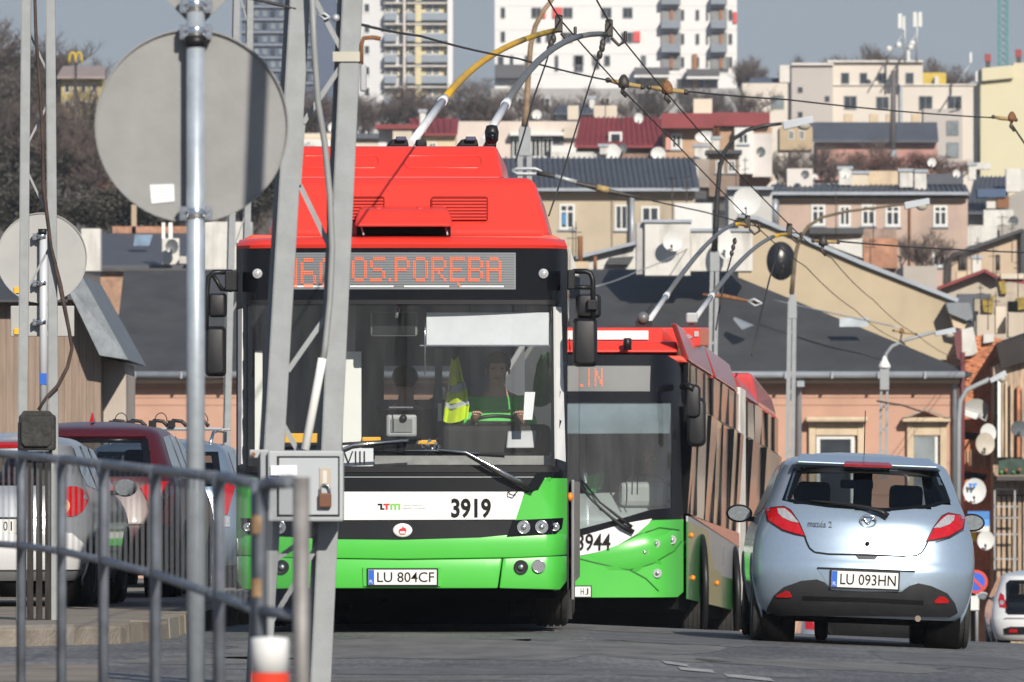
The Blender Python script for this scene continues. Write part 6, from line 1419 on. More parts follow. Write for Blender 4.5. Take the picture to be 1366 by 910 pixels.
def rope(label, pts, r=.009, beads=()):
    t = thing('retrieving_rope', label, 'rope', P(*pts[-1]), 'ropes hanging from the current collectors'); pp = [P(*p) for p in pts]
    M().tube(pp, r, 5).build('line', WIRE, t)
    for b in beads: M().sphere(P(*b), .028, 8, 6, (1, 1, 1.5)).build('bead', IRON, t)
rope('rope hanging from the head of the yellow pole', [(740, 40, 82.4), (735, 62, 82), (728, 85, 81.5), (712, 130, 80), (700, 175, 78.5), (688, 215, 77.5)], .008, ((738, 52, 82.2), (735, 58, 82), (733, 66, 81.8)))
rope('rope hanging from the head of the grey pole', [(808, 48, 82.4), (800, 72, 82), (786, 115, 81.5), (763, 190, 80.5), (745, 250, 80), (732, 288, 79.5)], .008, ((804, 58, 82.2), (803, 64, 82.1), (800, 73, 82)))
rope('rope hanging from the left pole of trolleybus 3944', [(981, 318, 112.8), (975, 345, 112), (965, 380, 111.5), (955, 440, 110.5)], .011, ((980, 322, 112.6), (978, 330, 112.4), (976, 338, 112.2)))
rope('rope hanging from the right pole of trolleybus 3944', [(1040, 330, 112.8), (1027, 370, 112), (1015, 420, 111), (1003, 474, 110)], .011)

# ================================================================== BUILDINGS
def wallmat(n, c, **k): return pm(n, c, k.pop('rough', .85), var=k.pop('var', .09), scale=k.pop('scale', .5), dirt=k.pop('dirt', .25), streak=True, **k)
PANE = pm('window_pane', (.035, .042, .05), .08, var=.5, scale=.8, spec=.6); PANEL_ = pm('window_pane_pale', (.20, .23, .24), .12, var=.3, scale=.8); WFR = pm('window_frame_white', (.66, .66, .64), .5, var=.05); WFG = pm('window_frame_grey', (.20, .21, .22), .5)
RF_D = pm('roofing_felt_dark', (.052, .054, .058), .66, var=.2, scale=.9, dirt=.06, bump=.15, bscale=8); RF_S = pm('roof_slate_grey', (.075, .085, .105), .6, var=.15, scale=.4); RF_R = pm('roof_tile_red', (.23, .035, .040), .65, var=.15, scale=.5); ZINC = pm('zinc_sheet', (.33, .36, .40), .42, .3, var=.12, scale=2)
def house(name, label, d, depth, pts, mat, cat='house', group=None):
    x0 = min(p[0] for p in pts); x1 = max(p[0] for p in pts); y1 = max(p[1] for p in pts)
    t = thing(name, label, cat, P((x0 + x1) / 2, y1, d), group)
    M().pprism(pts, d, depth).build('wall', mat, t); t['d'] = d
    return t
def win(t, d, x0, y0, x1, y1, frame=WFR, pane=None, fw=1.6, mull=1, trans=0, off=.0, sill=None):
    f = M(); e = d - .06 - off; th = .05
    f.pbox(x0, y0, x0 + fw, y1, e, th); f.pbox(x1 - fw, y0, x1, y1, e, th); f.pbox(x0 + fw, y0, x1 - fw, y0 + fw, e, th); f.pbox(x0 + fw, y1 - fw, x1 - fw, y1, e, th)
    for k in range(1, mull + 1): xm = x0 + (x1 - x0) * k / (mull + 1); f.pbox(xm - fw * .4, y0 + fw, xm + fw * .4, y1 - fw, e + .005, th)
    if trans: ym = y0 + (y1 - y0) * .30; f.pbox(x0 + fw, ym - fw * .4, x1 - fw, ym + fw * .4, e + .008, th)
    o = f.build('window', frame, t, weld=False); M().pbox(x0 + fw * .7, y0 + fw * .7, x1 - fw * .7, y1 - fw * .7, d - .025 - off, .02).build('pane', pane or PANE, o)
    if sill is None: sill = frame is WFR and d <= 520
    if sill: M().pbox(x0 - 2, y1, x1 + 2, y1 + 2, d - .12 - off, .12).build('sill', ZINC, o)
    return o
def roofslab(t, name, d0, y0, xs0, d1, y1, xs1, mat, th=.12):
    lo = [P(xs0[0], y0, d0), P(xs0[1], y0, d0), P(xs1[1], y1, d1), P(xs1[0], y1, d1)]; sm = M(); ns_ = max(4, int((xs0[1] - xs0[0]) / 7))
    for k_ in range(1, ns_): a_, b_ = lo[0].lerp(lo[1], k_ / ns_), lo[3].lerp(lo[2], k_ / ns_); sm.bar(a_ + Vector((0, -.02, .05)), b_ + Vector((0, -.02, .05)), .07, .06)
    sm.build('standing_seams', mat, t, kind='stuff', weld=False)
    return M().hull(lo, [v - Vector((0, 0, th)) for v in lo]).build(name, mat, t)

# pink house with the long dark roof
PINK_ = wallmat('render_pink', (.50, .295, .215), dirt=.12, scale=.8, bump=.15, bscale=6); CRM = wallmat('trim_cream', (.58, .46, .32), dirt=.2, scale=2)
ph = house('pink_house', 'long pink rendered house with a dark felt roof spanning behind both trolleybuses', 250, 12, [(168, 506), (1279, 506), (1279, 920), (168, 920)], PINK_)
E0, E1, dr_, yr_ = 150, 1297, 257.5, 361
lo = [P(E0, 498, 249.4), P(E1, 498, 249.4)]; rdg = [P(165, yr_, dr_), P(958, yr_ - 2, dr_)]; bk = [P(E0, 498, 249.4) + Vector((0, 16, 0)), P(E1, 498, 249.4) + Vector((0, 16, 0))]
M().add([lo[0], lo[1], rdg[1], rdg[0]], [(0, 1, 2, 3)]).add([lo[1], bk[1], rdg[1]], [(0, 1, 2)]).add([bk[1], bk[0], rdg[0], rdg[1]], [(0, 1, 2, 3)]).add([bk[0], lo[0], rdg[0]], [(0, 1, 2)]).build('roof', RF_D, ph, solid=.1)
M().tube([P(E0 - 2, 500, 249.2), P(E1 - 10, 500, 249.2)], .10, 10).build('gutter', ZINC, ph)
for px in range(180, 1290, 62): M().box(PX(px, 249.1) - .03, PX(px, 249.1) + .03, 249.02, 249.3, PZ(505, 249.1), PZ(496, 249.1)).build('gutter_clip', ZINC, ph)
M().pbox(165, 505, 1284, 511, 249.5, .5).build('cornice', CRM, ph, bevel=.03); M().pbox(168, 511, 1280, 516, 249.75, .25).build('cornice_shade_strip', pm('cornice_shade', (.36, .24, .17), .85, var=.1), ph)  # lower strip carries the shade beneath the cornice in its colour
for (px, q_) in ((1066, (505, 700)), (1274, (505, 720))): M().tube([P(px, 506, 249.6), P(px, 518, 249.8), P(px, 720, 249.8)], .07, 8).build('downpipe', ZINC, ph)
M().pbox(1063, 497, 1073, 516, 249.3, .3).build('pipe_hopper', ZINC, ph)
for py in (530, 540, 617, 660): M().pbox(168, py, 1279, py + .8, 249.985, .02).build('render_joint', pm('render_joint', (.32, .19, .14), .9), ph)
for (a, b) in ((1079, 1153), (1210, 1263)):
    M().pbox(a, 561, a + 9, 720, 249.8, .2).build('window_surround', CRM, ph, bevel=.02); M().pbox(b - 9, 561, b, 720, 249.8, .2).build('window_surround', CRM, ph, bevel=.02); M().pbox(a + 9, 561, b - 9, 581, 249.82, .18).build('window_surround', CRM, ph, bevel=.02)
M().pbox(1075, 556, 1158, 563, 249.45, .5).build('window_cornice', CRM, ph, bevel=.05)
pd = M().pbox(1204, 557, 1268, 563, 249.5, .5).build('pediment', CRM, ph, bevel=.03)
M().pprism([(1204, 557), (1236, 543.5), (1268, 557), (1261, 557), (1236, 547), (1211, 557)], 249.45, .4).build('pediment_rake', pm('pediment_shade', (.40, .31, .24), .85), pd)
win(ph, 249.95, 1089, 581, 1140, 700, fw=5, mull=0); win(ph, 249.95, 1214, 579, 1251, 700, fw=4, mull=0, pane=PANEL_)
CHW = wallmat('chimney_whitewash', (.60, .585, .55), dirt=.45, scale=2.2, bump=.3, bscale=12)
def stack(t, x0, y0, x1, y1, d, dep, mat=CHW, cap=True, pots=0):
    c = M().pbox(x0, y0, x1, y1, d, dep).build('chimney', mat, t, bevel=.02)
    if cap: M().box(PX(x0 - 2, d), PX(x1 + 2, d), d - .08, d + dep + .08, PZ(y0, d) + .001, PZ(y0 - 4, d)).build('cap', ZINC, c)
    for k in range(pots):
        px = x0 + (x1 - x0) * (k + .5) / pots; M().lathe([(.11, 0), (.10, .45), (.12, .46), (0, .46)], P(px, y0 - 3, d + dep / 2), (0, 0, 1), 10).build('chimney_pot', RUST, c)
    return c
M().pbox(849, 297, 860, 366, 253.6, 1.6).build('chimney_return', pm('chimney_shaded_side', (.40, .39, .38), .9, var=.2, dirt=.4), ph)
stack(ph, 860, 297, 921, 368, 253.4, 1.8); stack(ph, 921, 309, 1004, 362, 253.8, 1.6)
M().pbox(900, 271, 950, 305, 262, .6).build('chimney', WFR, ph); stack(ph, 108, 305, 134, 362, 255, .9, cap=False)
sv = M(); sv.hull([P(978, 426, 251.5), P(1000, 436, 250.9), P(990, 440, 250.8)], [P(980, 423, 251.9), P(1006, 434, 251.3), P(994, 432, 251.2)]).build('roof_vent', ZINC, ph); M().pbox(1120, 424, 1158, 436, 251.2, .1).build('roof_patch', pm('roof_patch', (.42, .47, .50), .5, var=.2), ph)

# shed at the left: planked gable wall, sheet verge
shed = thing('plank_shed', 'brown plank walled building with a grey sheet roof edge behind the left parked cars', 'shed', P(70, 600, 120))
PLK = pm('plank_brown', (.275, .205, .16), .8, var=.16, scale=2.4, stretch=(8, 1, .6), bump=.2, bscale=20)
PLKD = pm('plank_brown_dark', (.262, .195, .152), .8, var=.16, scale=2.4, stretch=(8, 1, .6), bump=.2, bscale=20)
for k in range(18):
    x0 = -40 + k * 9.7; x1 = x0 + 9.45; yt = 400 if x1 < 96 else 400 + (x1 - 96) * 1.35
    M().pprism([(x0, yt if x1 < 96 else 400 + max(0, x0 - 96) * 1.35), (x1, yt), (x1, 640), (x0, 640)], 120 + (.0 if k % 3 else .012), .06).build('plank', PLK if k % 2 else PLKD, shed)
M().pprism([(-45, 402), (96, 402), (134, 452), (134, 640), (-45, 640)], 120.07, 6).build('wall', pm('shed_core', (.12, .085, .065), .9), shed)
M().hull([P(84, 372, 119.6), P(108, 366, 119.6), P(171, 480, 119.4), P(133, 474, 119.4)], [P(84, 372, 119.6) + Vector((0, 6, .0)), P(108, 366, 119.6) + Vector((0, 6, .0)), P(171, 480, 119.4) + Vector((0, 6, 0)), P(133, 474, 119.4) + Vector((0, 6, 0))]).build('roof_edge', pm('lead_sheet', (.15, .17, .19), .55, .2, var=.25, scale=4, bump=.2, bscale=14), shed)
M().hull([P(-45, 400, 119.6), P(90, 400, 119.6), P(90, 372, 122), P(-45, 372, 122)], [P(-45, 403, 119.6), P(90, 403, 119.6), P(90, 375, 122), P(-45, 375, 122)]).build('roof', RF_D, shed)
gw = thing('end_wall', 'weathered pale wall end beside the plank shed, under its roof edge', 'wall', P(152, 600, 121)); M().pprism([(134, 476), (166, 484), (168, 500), (168, 640), (134, 640)], 121, 3).build('wall', wallmat('pale_wall', (.44, .38, .33), dirt=.5, scale=2), gw)
flr = house('flat_roofed_house', 'dark flat roofed house with a skylight behind the left parked cars', 300, 10, [(134, 362), (280, 362), (280, 420), (134, 420)], wallmat('brick_edge', (.36, .22, .15), var=.3, scale=3))
M().hull([P(132, 354, 299.5), P(282, 354, 299.5), P(300, 311, 309), P(132, 311, 309)], [P(132, 358, 299.5), P(282, 358, 299.5), P(300, 315, 309), P(132, 315, 309)]).build('roof', pm('roof_slate_blue', (.075, .080, .095), .6, var=.1), flr)
M().pprism([(180, 313), (204, 313), (199, 328), (178, 328)], 303, .15).build('skylight', pm('skylight_pale', (.20, .28, .38), .2, var=.2), flr); M().pbox(150, 302, 300, 312, 309, .4).build('parapet', wallmat('parapet_brick', (.38, .20, .13), var=.35, scale=4), flr)
stack(flr, 216, 318, 239, 353, 298, .6, cap=False); M().pbox(216, 297, 220, 320, 298.2, .2).pbox(225, 297, 230, 320, 298.2, .2).build('chimney_flue', WHTINT, flr)
stack(flr, 272, 296, 336, 360, 296, 1.5, cap=False); stack(flr, 175, 273, 182, 312, 309, .3, mat=wallmat('tan_post', (.42, .32, .24)), cap=False); stack(flr, 239, 342, 275, 352, 297.5, .3, cap=False)

# beige party wall rising behind the pink house's hip
bw = thing('gable_wall', 'tall beige party wall sloping down behind the dark roof on the right', 'wall', P(1130, 470, 264))
BEI = wallmat('render_beige', (.47, .385, .265), dirt=.18, scale=.5, bump=.1, bscale=5)
M().pprism([(985, 288), (1010, 292), (1060, 312), (1150, 352), (1225, 382), (1272, 400), (1276, 432), (1275, 480), (985, 480)], 264, 6).build('wall', BEI, bw)
for a, b in (((985, 287), (1010, 291)), ((1010, 291), (1150, 351)), ((1150, 351), (1278, 401))): M().bar(P(*a, 263.9) + Vector((0, .3, 0)), P(*b, 263.9) + Vector((0, .3, 0)), .12, .8).build('coping', ZINC, bw)
M().pprism([(1262, 404), (1294, 404), (1298, 424), (1290, 428), (1266, 418)], 263, 1).build('metal_hood', pm('hood_grey', (.20, .22, .24), .5), bw); M().pprism([(1268, 420), (1292, 424), (1286, 440), (1272, 436)], 263.2, 1).build('wall_return', CRM, bw)

# beige house with a dark roof, middle distance
bh_ = house('beige_house', 'beige house with a plain dark roof in the middle, blue pane in its left window', 420, 10, [(676, 252), (927, 252), (927, 372), (676, 372)], wallmat('render_sand', (.46, .385, .285), dirt=.3, scale=.6))
roofslab(bh_, 'roof', 419.4, 252, (672, 934), 428, 211, (668, 926), RF_S); M().pbox(672, 251, 932, 255, 419.2, .3).build('eaves', ZINC, bh_); M().pbox(676, 257, 927, 259, 419.7, .3).build('cornice', CRM, bh_)
w_ = win(bh_, 420, 746, 272, 767, 306, fw=3, trans=1, sill=True); M().pbox(750, 285, 755, 300, 419.96, .012).build('blue_blind', pm('blind_blue', (.05, .22, .45), .6), w_)
win(bh_, 420, 820, 273, 838, 307, fw=2.5, sill=True); win(bh_, 420, 855, 275, 880, 310, fw=3)
M().tube([P(843, 256, 419.6), P(843, 370, 419.6)], .12, 8).build('downpipe', ZINC, bh_); M().pbox(816, 262, 817.5, 372, 419.9, .1).build('wall_joint', pm('joint_tan', (.3, .25, .19), .9), bh_)
sw = thing('white_parapet', 'low white parapet wall with a sloping coping left of the white chimney stack', 'wall', P(800, 362, 268))
M().pprism([(760, 347), (772, 342), (848, 325), (848, 362), (760, 362)], 268, 1).build('wall', CHW, sw); M().bar(P(760, 346, 267.9), P(849, 324, 267.9), .10, .6).build('coping', ZINC, sw); M().pprism([(812, 344), (846, 342), (838, 353), (810, 353)], 267.6, .3).build('roof_flap', RF_D, sw)
for px, pw_, a, b in ((774, 7, 315, 352), (794, 5, 342, 360)): tt = M().lathe([(pw_ / 2 / sc(267), 0), (pw_ / 2 / sc(267), (b - a) / sc(267)), (0, (b - a) / sc(267))], P(px, b, 267), (0, 0, 1), 12).build('flue_pipe', RUST, sw)
M().pbox(764, 349, 786, 358, 266.8, .6).build('flue_base', CRM, sw)

# red roofed houses and pale flats behind
CREAM = wallmat('render_cream', (.62, .54, .44), dirt=.15); PALE = wallmat('render_pale', (.64, .60, .56), dirt=.2); WHT = wallmat('render_white', (.68, .67, .65), dirt=.12)
h = house('cream_flats', 'pale flats with a wide recessed balcony above the bus roof', 500, 12, [(603, 162), (772, 162), (772, 240), (603, 240)], wallmat('render_pinkish', (.62, .53, .47), dirt=.1))
M().pbox(680, 176, 752, 181, 499.2, .8).build('balcony_canopy', WFR, h); M().pbox(682, 182, 752, 212, 499.9, .2).build('balcony_recess', pm('recess_dark', (.07, .08, .09), .6), h)
for x0 in (684, 708, 724): win(h, 499.85, x0, 184, x0 + 13, 210, fw=1.5, mull=1)
M().pbox(735, 194, 768, 210, 499.0, .6).build('balcony_front', WFR, h); M().pbox(752, 170, 770, 184, 499.5, .4).build('balcony_side', CREAM, h)
win(h, 500, 623, 182, 632, 196); win(h, 500, 650, 180, 660, 196)
h = house('low_cream_house', 'low cream house with a toothed cornice behind the lattice mast', 480, 10, [(400, 178), (520, 178), (520, 240), (400, 240)], CREAM)
M().pbox(400, 183, 470, 186, 479.8, .2).build('dentil_cornice', CRM, h); M().pbox(402, 186, 442, 197, 479.7, .3).build('white_panel', WHT, h); M().pbox(470, 178, 520, 185, 479.6, .4).build('grey_eaves', RF_S, h)
h = house('white_house', 'small white house left of the yellow pole base', 470, 8, [(505, 170), (560, 170), (560, 240), (505, 240)], WHT); M().pbox(524, 168, 550, 196, 469, 1).build('cream_dormer', CREAM, h); M().pbox(500, 166, 562, 172, 468.8, 1).build('roof', RF_R, h); stack(h, 560, 150, 568, 176, 474, .4)
h = house('yellow_gabled_house', 'small pale yellow house between the two pole bases', 475, 8, [(560, 178), (608, 178), (608, 240), (560, 240)], wallmat('render_buff', (.60, .50, .34), dirt=.1)); roofslab(h, 'roof', 474.5, 178, (556, 610), 480, 158, (545, 612), RF_R); win(h, 475, 572, 190, 582, 204)
h = house('red_roofed_house', 'house with a crimson roof and a white skylight left of the wires', 455, 9, [(770, 193), (884, 193), (884, 240), (770, 240)], wallmat('brick_brown', (.30, .20, .15), var=.3, scale=1.2))
roofslab(h, 'roof', 454.5, 194, (766, 888), 462, 157, (774, 880), RF_R)
d1 = M().pbox(812, 176, 830, 194, 455.5, 1.5).build('dormer', WFR, h); M().pbox(816, 179, 827, 191, 455.4, .1).build('pane', PANE, d1)
for x0 in (757, 792, 808): stack(h, x0, 141, x0 + 15, 160, 463, .8, mat=CREAM, cap=False)
h = house('red_flat_house', 'brown and orange house under a long crimson roof band, with a pink framed window', 450, 10, [(886, 170), (1030, 170), (1030, 240), (886, 240)], wallmat('render_orange_brown', (.44, .29, .19), var=.25, scale=.8))
M().pbox(882, 151, 952, 171, 449, 2).build('roof', RF_R, h); M().pbox(952, 150, 1027, 168, 449.5, 2).build('roof', RF_R, h); win(h, 450, 895, 178, 910, 199, fw=3); M().pbox(888, 176, 894, 200, 449.8, .2).build('pink_shutter', pm('pink_shutter', (.6, .30, .25), .8), h)
stack(h, 926, 196, 946, 240, 448, .8); M().pbox(980, 170, 1005, 232, 449.2, .6).build('white_bay', WHT, h); win(h, 449.2, 985, 178, 998, 192); M().pbox(1004, 178, 1030, 236, 449.3, .5).build('grey_bay', PALE, h); stack(h, 925, 132, 950, 153, 456, .8, mat=CREAM, cap=False)
h = house('pink_terrace', 'pink beige terraced house with five white windows on the right', 420, 12, [(1026, 256), (1291, 256), (1291, 400), (1026, 400)], wallmat('render_rose', (.46, .345, .285), dirt=.3, scale=.6))
roofslab(h, 'roof', 419.4, 258, (1020, 1294), 426, 246, (1030, 1288), RF_S); M().pbox(1022, 256, 1292, 260, 419.2, .3).build('eaves', ZINC, h); M().pbox(1026, 265, 1290, 267, 419.7, .3).build('cornice', CRM, h)
for x0, x1, y0 in ((1082, 1101, 273), (1119, 1135, 274), (1149, 1168, 273), (1181, 1201, 274), (1245, 1264, 274)): win(h, 420, x0, y0, x1, y0 + 28, fw=3, trans=1)
win(h, 420, 1244, 336, 1262, 356, fw=3); M().tube([P(1034, 262, 419.7), P(1034, 300, 419.7)], .18, 8).build('downpipe', ZINC, h); M().pbox(1213, 262, 1215, 400, 419.8, .2).build('wall_pipe', RUST, h)
M().pbox(1050, 225, 1084, 249, 424, 2).build('chimney', PALE, h); stack(h, 1119, 226, 1136, 247, 424, .8); stack(h, 1136, 232, 1158, 248, 424.5, .8, mat=CREAM); stack(h, 1200, 229, 1218, 250, 422, .7); stack(h, 1220, 230, 1236, 253, 422, .7)
M().pbox(1153, 228, 1198, 247, 425, .6).build('rear_wall', CRM, h); M().pbox(1234, 232, 1285, 246, 425, 1).build('rear_roof', RF_S, h)
h = house('low_outbuilding', 'low weathered outbuilding with white gable between the beige gable and the pink terrace', 330, 6, [(1078, 305), (1196, 305), (1196, 400), (1078, 400)], wallmat('brick_soot', (.30, .22, .18), var=.35, scale=1.5))
M().pbox(1080, 304, 1152, 312, 329.6, .6).build('roof_edge', RF_D, h); M().pprism([(1103, 322), (1152, 318), (1152, 345), (1106, 328)], 329.8, .3).build('white_gable', CHW, h); M().pbox(1152, 318, 1197, 358, 329.7, .4).build('brick_panel', wallmat('brick_orange_far', (.42, .21, .13), var=.3, scale=2), h)
h = house('grey_annex', 'grey rendered annex below the pink terrace at right', 320, 6, [(1205, 355), (1250, 355), (1250, 420), (1205, 420)], wallmat('render_grey', (.40, .36, .32), dirt=.4))
h.name = 'grey_annex'

h = house('brown_house', 'small dark brown house under the black lamp arm', 437, 6, [(946, 204), (986, 204), (986, 262), (946, 262)], wallmat('render_umber', (.25, .185, .145), var=.25)); M().pbox(942, 200, 990, 205, 436.5, 3).build('roof', RF_D, h); win(h, 437, 955, 214, 965, 230, fw=1.6); win(h, 437, 971, 214, 981, 230, fw=1.6); stack(h, 950, 186, 960, 202, 439, .6, pots=2)
h = house('grey_white_annex', 'pale grey annex wall behind the large white dish', 300, 5, [(972, 252), (1030, 252), (1030, 300), (972, 300)], wallmat('render_chalk', (.50, .49, .47), dirt=.45)); M().pbox(970, 249, 1032, 253, 299.6, 2).build('coping', ZINC, h)
h = house('white_row', 'row of white sheds at the foot of the crimson roofed house', 445, 4, [(735, 203), (812, 203), (812, 216), (735, 216)], CHW); stack(h, 800, 196, 810, 206, 444.5, .5)
h = house('soot_wall', 'sooty wall with two small windows between the white bay and the beige house', 434, 5, [(900, 212), (946, 212), (946, 250), (900, 250)], wallmat('render_soot', (.30, .255, .22), var=.25, dirt=.4)); win(h, 434, 906, 222, 915, 236, fw=1.5); win(h, 434, 922, 222, 931, 236, fw=1.5)
h = house('ridge_house', 'white house with a slate roof peeping over the podium, left of the crimson band', 700, 6, [(742, 150), (800, 150), (800, 176), (742, 176)], WHT); roofslab(h, 'roof', 699, 151, (738, 804), 704, 140, (746, 796), RF_S); win(h, 700, 752, 155, 760, 166, fw=1.2); win(h, 700, 778, 155, 786, 166, fw=1.2); stack(h, 786, 132, 793, 145, 702, .6)
h = house('ochre_gable', 'ochre gabled house among the bare trees left of the slate roofed house', 720, 6, [(1040, 170), (1062, 156), (1084, 170), (1084, 200), (1040, 200)], wallmat('render_ochre_far', (.44, .34, .22))); win(h, 720, 1052, 174, 1059, 186, fw=1); win(h, 720, 1066, 174, 1073, 186, fw=1)
# white and dark high rise blocks, far away
TWW = wallmat('tower_white', (.72, .71, .70), dirt=.05, scale=.05, var=.03); REDP = pm('facade_red', (.62, .07, .06), .6, var=.05); BALC = pm('balcony_grey', (.20, .23, .27), .6, var=.1); OAK = pm('facade_brown', (.30, .13, .06), .7, var=.1)
DW = 1000
t = house('white_tower_block', 'white tower block with red panels and grey balconies in the top centre', DW, 16, [(660, -60), (983, -60), (983, 240), (660, 240)], TWW, 'tower block')
def fw_(x0, y0, x1, y1, pane=PANE, mull=1): return win(t, DW, x0, y0, x1, y1, frame=WFG, pane=pane, fw=1.0, mull=mull, off=.1)
for (x0, y0, x1) in ((709, 10, 722), (751, 10, 764), (802, 10, 816), (831, 10, 844), (715, 43, 722), (728, 42, 741), (750, 43, 764), (802, 43, 815), (829, 43, 844), (806, 74, 814), (765, 74, 779), (790, 73, 795), (668, 10, 674), (668, 42, 674), (664, 75, 672)): fw_(x0, y0, x1, y0 + 14, mull=1 if x1 - x0 > 9 else 0)
for x0 in (740, 700, 680): fw_(x0, 74, x0 + 5, 95, mull=0)
for (x0, y0, x1, y1) in ((737, 10, 750, 24), (845, 42, 854, 56), (724, 10, 728, 24)): M().pbox(x0, y0, x1, y1, DW - .25, .2).build('red_panel', REDP, t)
fw_(766, 74, 778, 96); fw_(792, 74, 800, 92, mull=0)
for (x0, x1) in ((882, 908), (948, 970)):
    for y0 in (-24, 8, 40, 72):
        M().pbox(x0, y0 + 3, x1, y0 + 20, DW - .3, .2).build('balcony_recess', pm('recess_grey', (.22, .22, .22), .7), t)
        fw_(x0 + 1, y0 + 4, x0 + 12, y0 + 19); M().pbox(x0 + 12, y0 + 4, x0 + 16, y0 + 19, DW - .5, .2).build('brown_panel', OAK, t); fw_(x1 - 7, y0 + 4, x1 - 2, y0 + 19, mull=0)
        if y0 < 60: M().pbox(x0, y0 + 19, x1, y0 + 30, DW - 1.6, 1.3).build('balcony', BALC, t, bevel=.05)
for x0 in (908, 928, 942, 972):
    for y0 in (-20, 13, 45, 76): fw_(x0, y0, x0 + (5 if x0 != 942 else 3), y0 + 14, mull=0)
for y0 in (16,): M().pbox(978, y0, 983, y0 + 15, DW - .25, .2).build('red_panel', REDP, t)
for (x0, x1, y0) in ((846, 893, 90), (916, 960, 92)): M().pbox(x0, y0, x1, y0 + 9, DW - 2, 1.6).build('balcony', pm('balcony_dark', (.08, .08, .09), .6), t); M().pbox(x0, y0 + 10, x1, y0 + 13, DW - 2.2, 2).build('balcony_slab', TWW, t)
for (x0, y0, x1, y1) in ((848, 104, 875, 118), (903, 105, 958, 120), (855, 74, 862, 88), (892, 70, 908, 88), (960, 76, 972, 96)): fw_(x0, y0, x1, y1, mull=2)
M().pbox(879, 104, 887, 118, DW - .4, .3).build('yellow_panel', pm('facade_yellow', (.6, .42, .06), .6), t); M().pbox(924, 104, 930, 120, DW - .4, .3).build('brown_panel', OAK, t); M().pbox(924, 72, 930, 92, DW - .4, .3).build('brown_panel', OAK, t)
mb = M()
for py in (9, 41, 73, 100): mb.pbox(660, py - 1.2, 983, py - .6, DW - .03, .02)
mb.build('facade_joint', pm('facade_joint', (.5, .5, .5), .8), t, weld=False); M().pbox(660, 86, 700, 104, DW - 1.5, 1.3).build('balcony', pm('balcony_dark', (.08, .08, .09), .6), t)
h = house('podium_flats', 'low white podium with dark bands at the foot of the white tower block', 960, 12, [(655, 118), (1010, 118), (1010, 220), (655, 220)], wallmat('podium_grey', (.36, .35, .35), dirt=.2, scale=.2))
for x0 in (850, 905, 940): win(h, 960, x0, 124, x0 + 26, 140, frame=WFG, fw=1, mull=2)
for x0 in (668, 690, 720, 800): win(h, 960, x0, 130, x0 + 14, 146, frame=WFR, fw=1.2)
DC = 1050
t2 = house('balcony_tower_block', 'tower block with cream panels and blue grey balconies behind the lattice mast', DC, 14, [(478, -60), (604, -60), (604, 240), (478, 240)], wallmat('tower_pale', (.62, .62, .63), dirt=.05, scale=.05, var=.04), 'tower block')
CRP = pm('facade_cream', (.62, .54, .32), .7, var=.08); BLG = pm('balcony_blue_grey', (.24, .28, .33), .6, var=.06)
for y0 in (-23, 5, 33, 61, 89, 117):
    for (x0, x1) in ((513, 537), (543, 597)):
        M().pbox(x0, y0, x1, y0 + 12, DC - .3, .2).build('cream_panel', CRP, t2); M().pbox(x0 - .5, y0 + 12, x0 + (16 if x0 < 540 else 54), y0 + 22, DC - 1.5, 1.2).build('balcony', BLG, t2); M().pbox(x0 - .5, y0 - 2, x1 + .5, y0, DC - 1.4, 1.1).build('balcony_slab', PALE, t2)
    for x0 in (514, 523, 545, 568, 578): win(t2, DC, x0, y0 + 1, x0 + 8, y0 + 12, frame=WFR, fw=1.0, mull=1, off=.35)
    M().pbox(554, y0 + 1, 562, y0 + 24, DC - 1.6, .2).build('cream_panel', CRP, t2)
    win(t2, DC, 485, y0 - 1, 494, y0 + 12, frame=WFR, fw=1.4, mull=0, off=.05)
M().pbox(538, -60, 541, 140, DC - 1.7, 1.6).build('party_wall', PALE, t2); M().pbox(597, -60, 604, 140, DC - 1.7, 1.6).build('party_wall', TWW, t2)
DB_ = 1250
t3 = house('dark_blue_tower_block', 'dark blue grey tower block behind the lattice mast at the top left', DB_, 14, [(322, -60), (462, -60), (462, 170), (322, 170)], wallmat('tower_blue', (.085, .11, .17), dirt=.0, scale=.05), 'tower block')
for y0 in range(-20, 100, 17):
    for x0 in range(328, 456, 11):
        if 418 < x0 < 440: continue
        M().pbox(x0, y0, x0 + 6, y0 + 8, DB_ - .2, .15).build('window', PANEL_ if (x0 * 7 + y0) % 3 else PANE, t3)
    M().pbox(322, y0 + 11, 420, y0 + 13, DB_ - .6, .5).build('balcony_slab', pm('slab_grey', (.24, .26, .30), .7), t3)

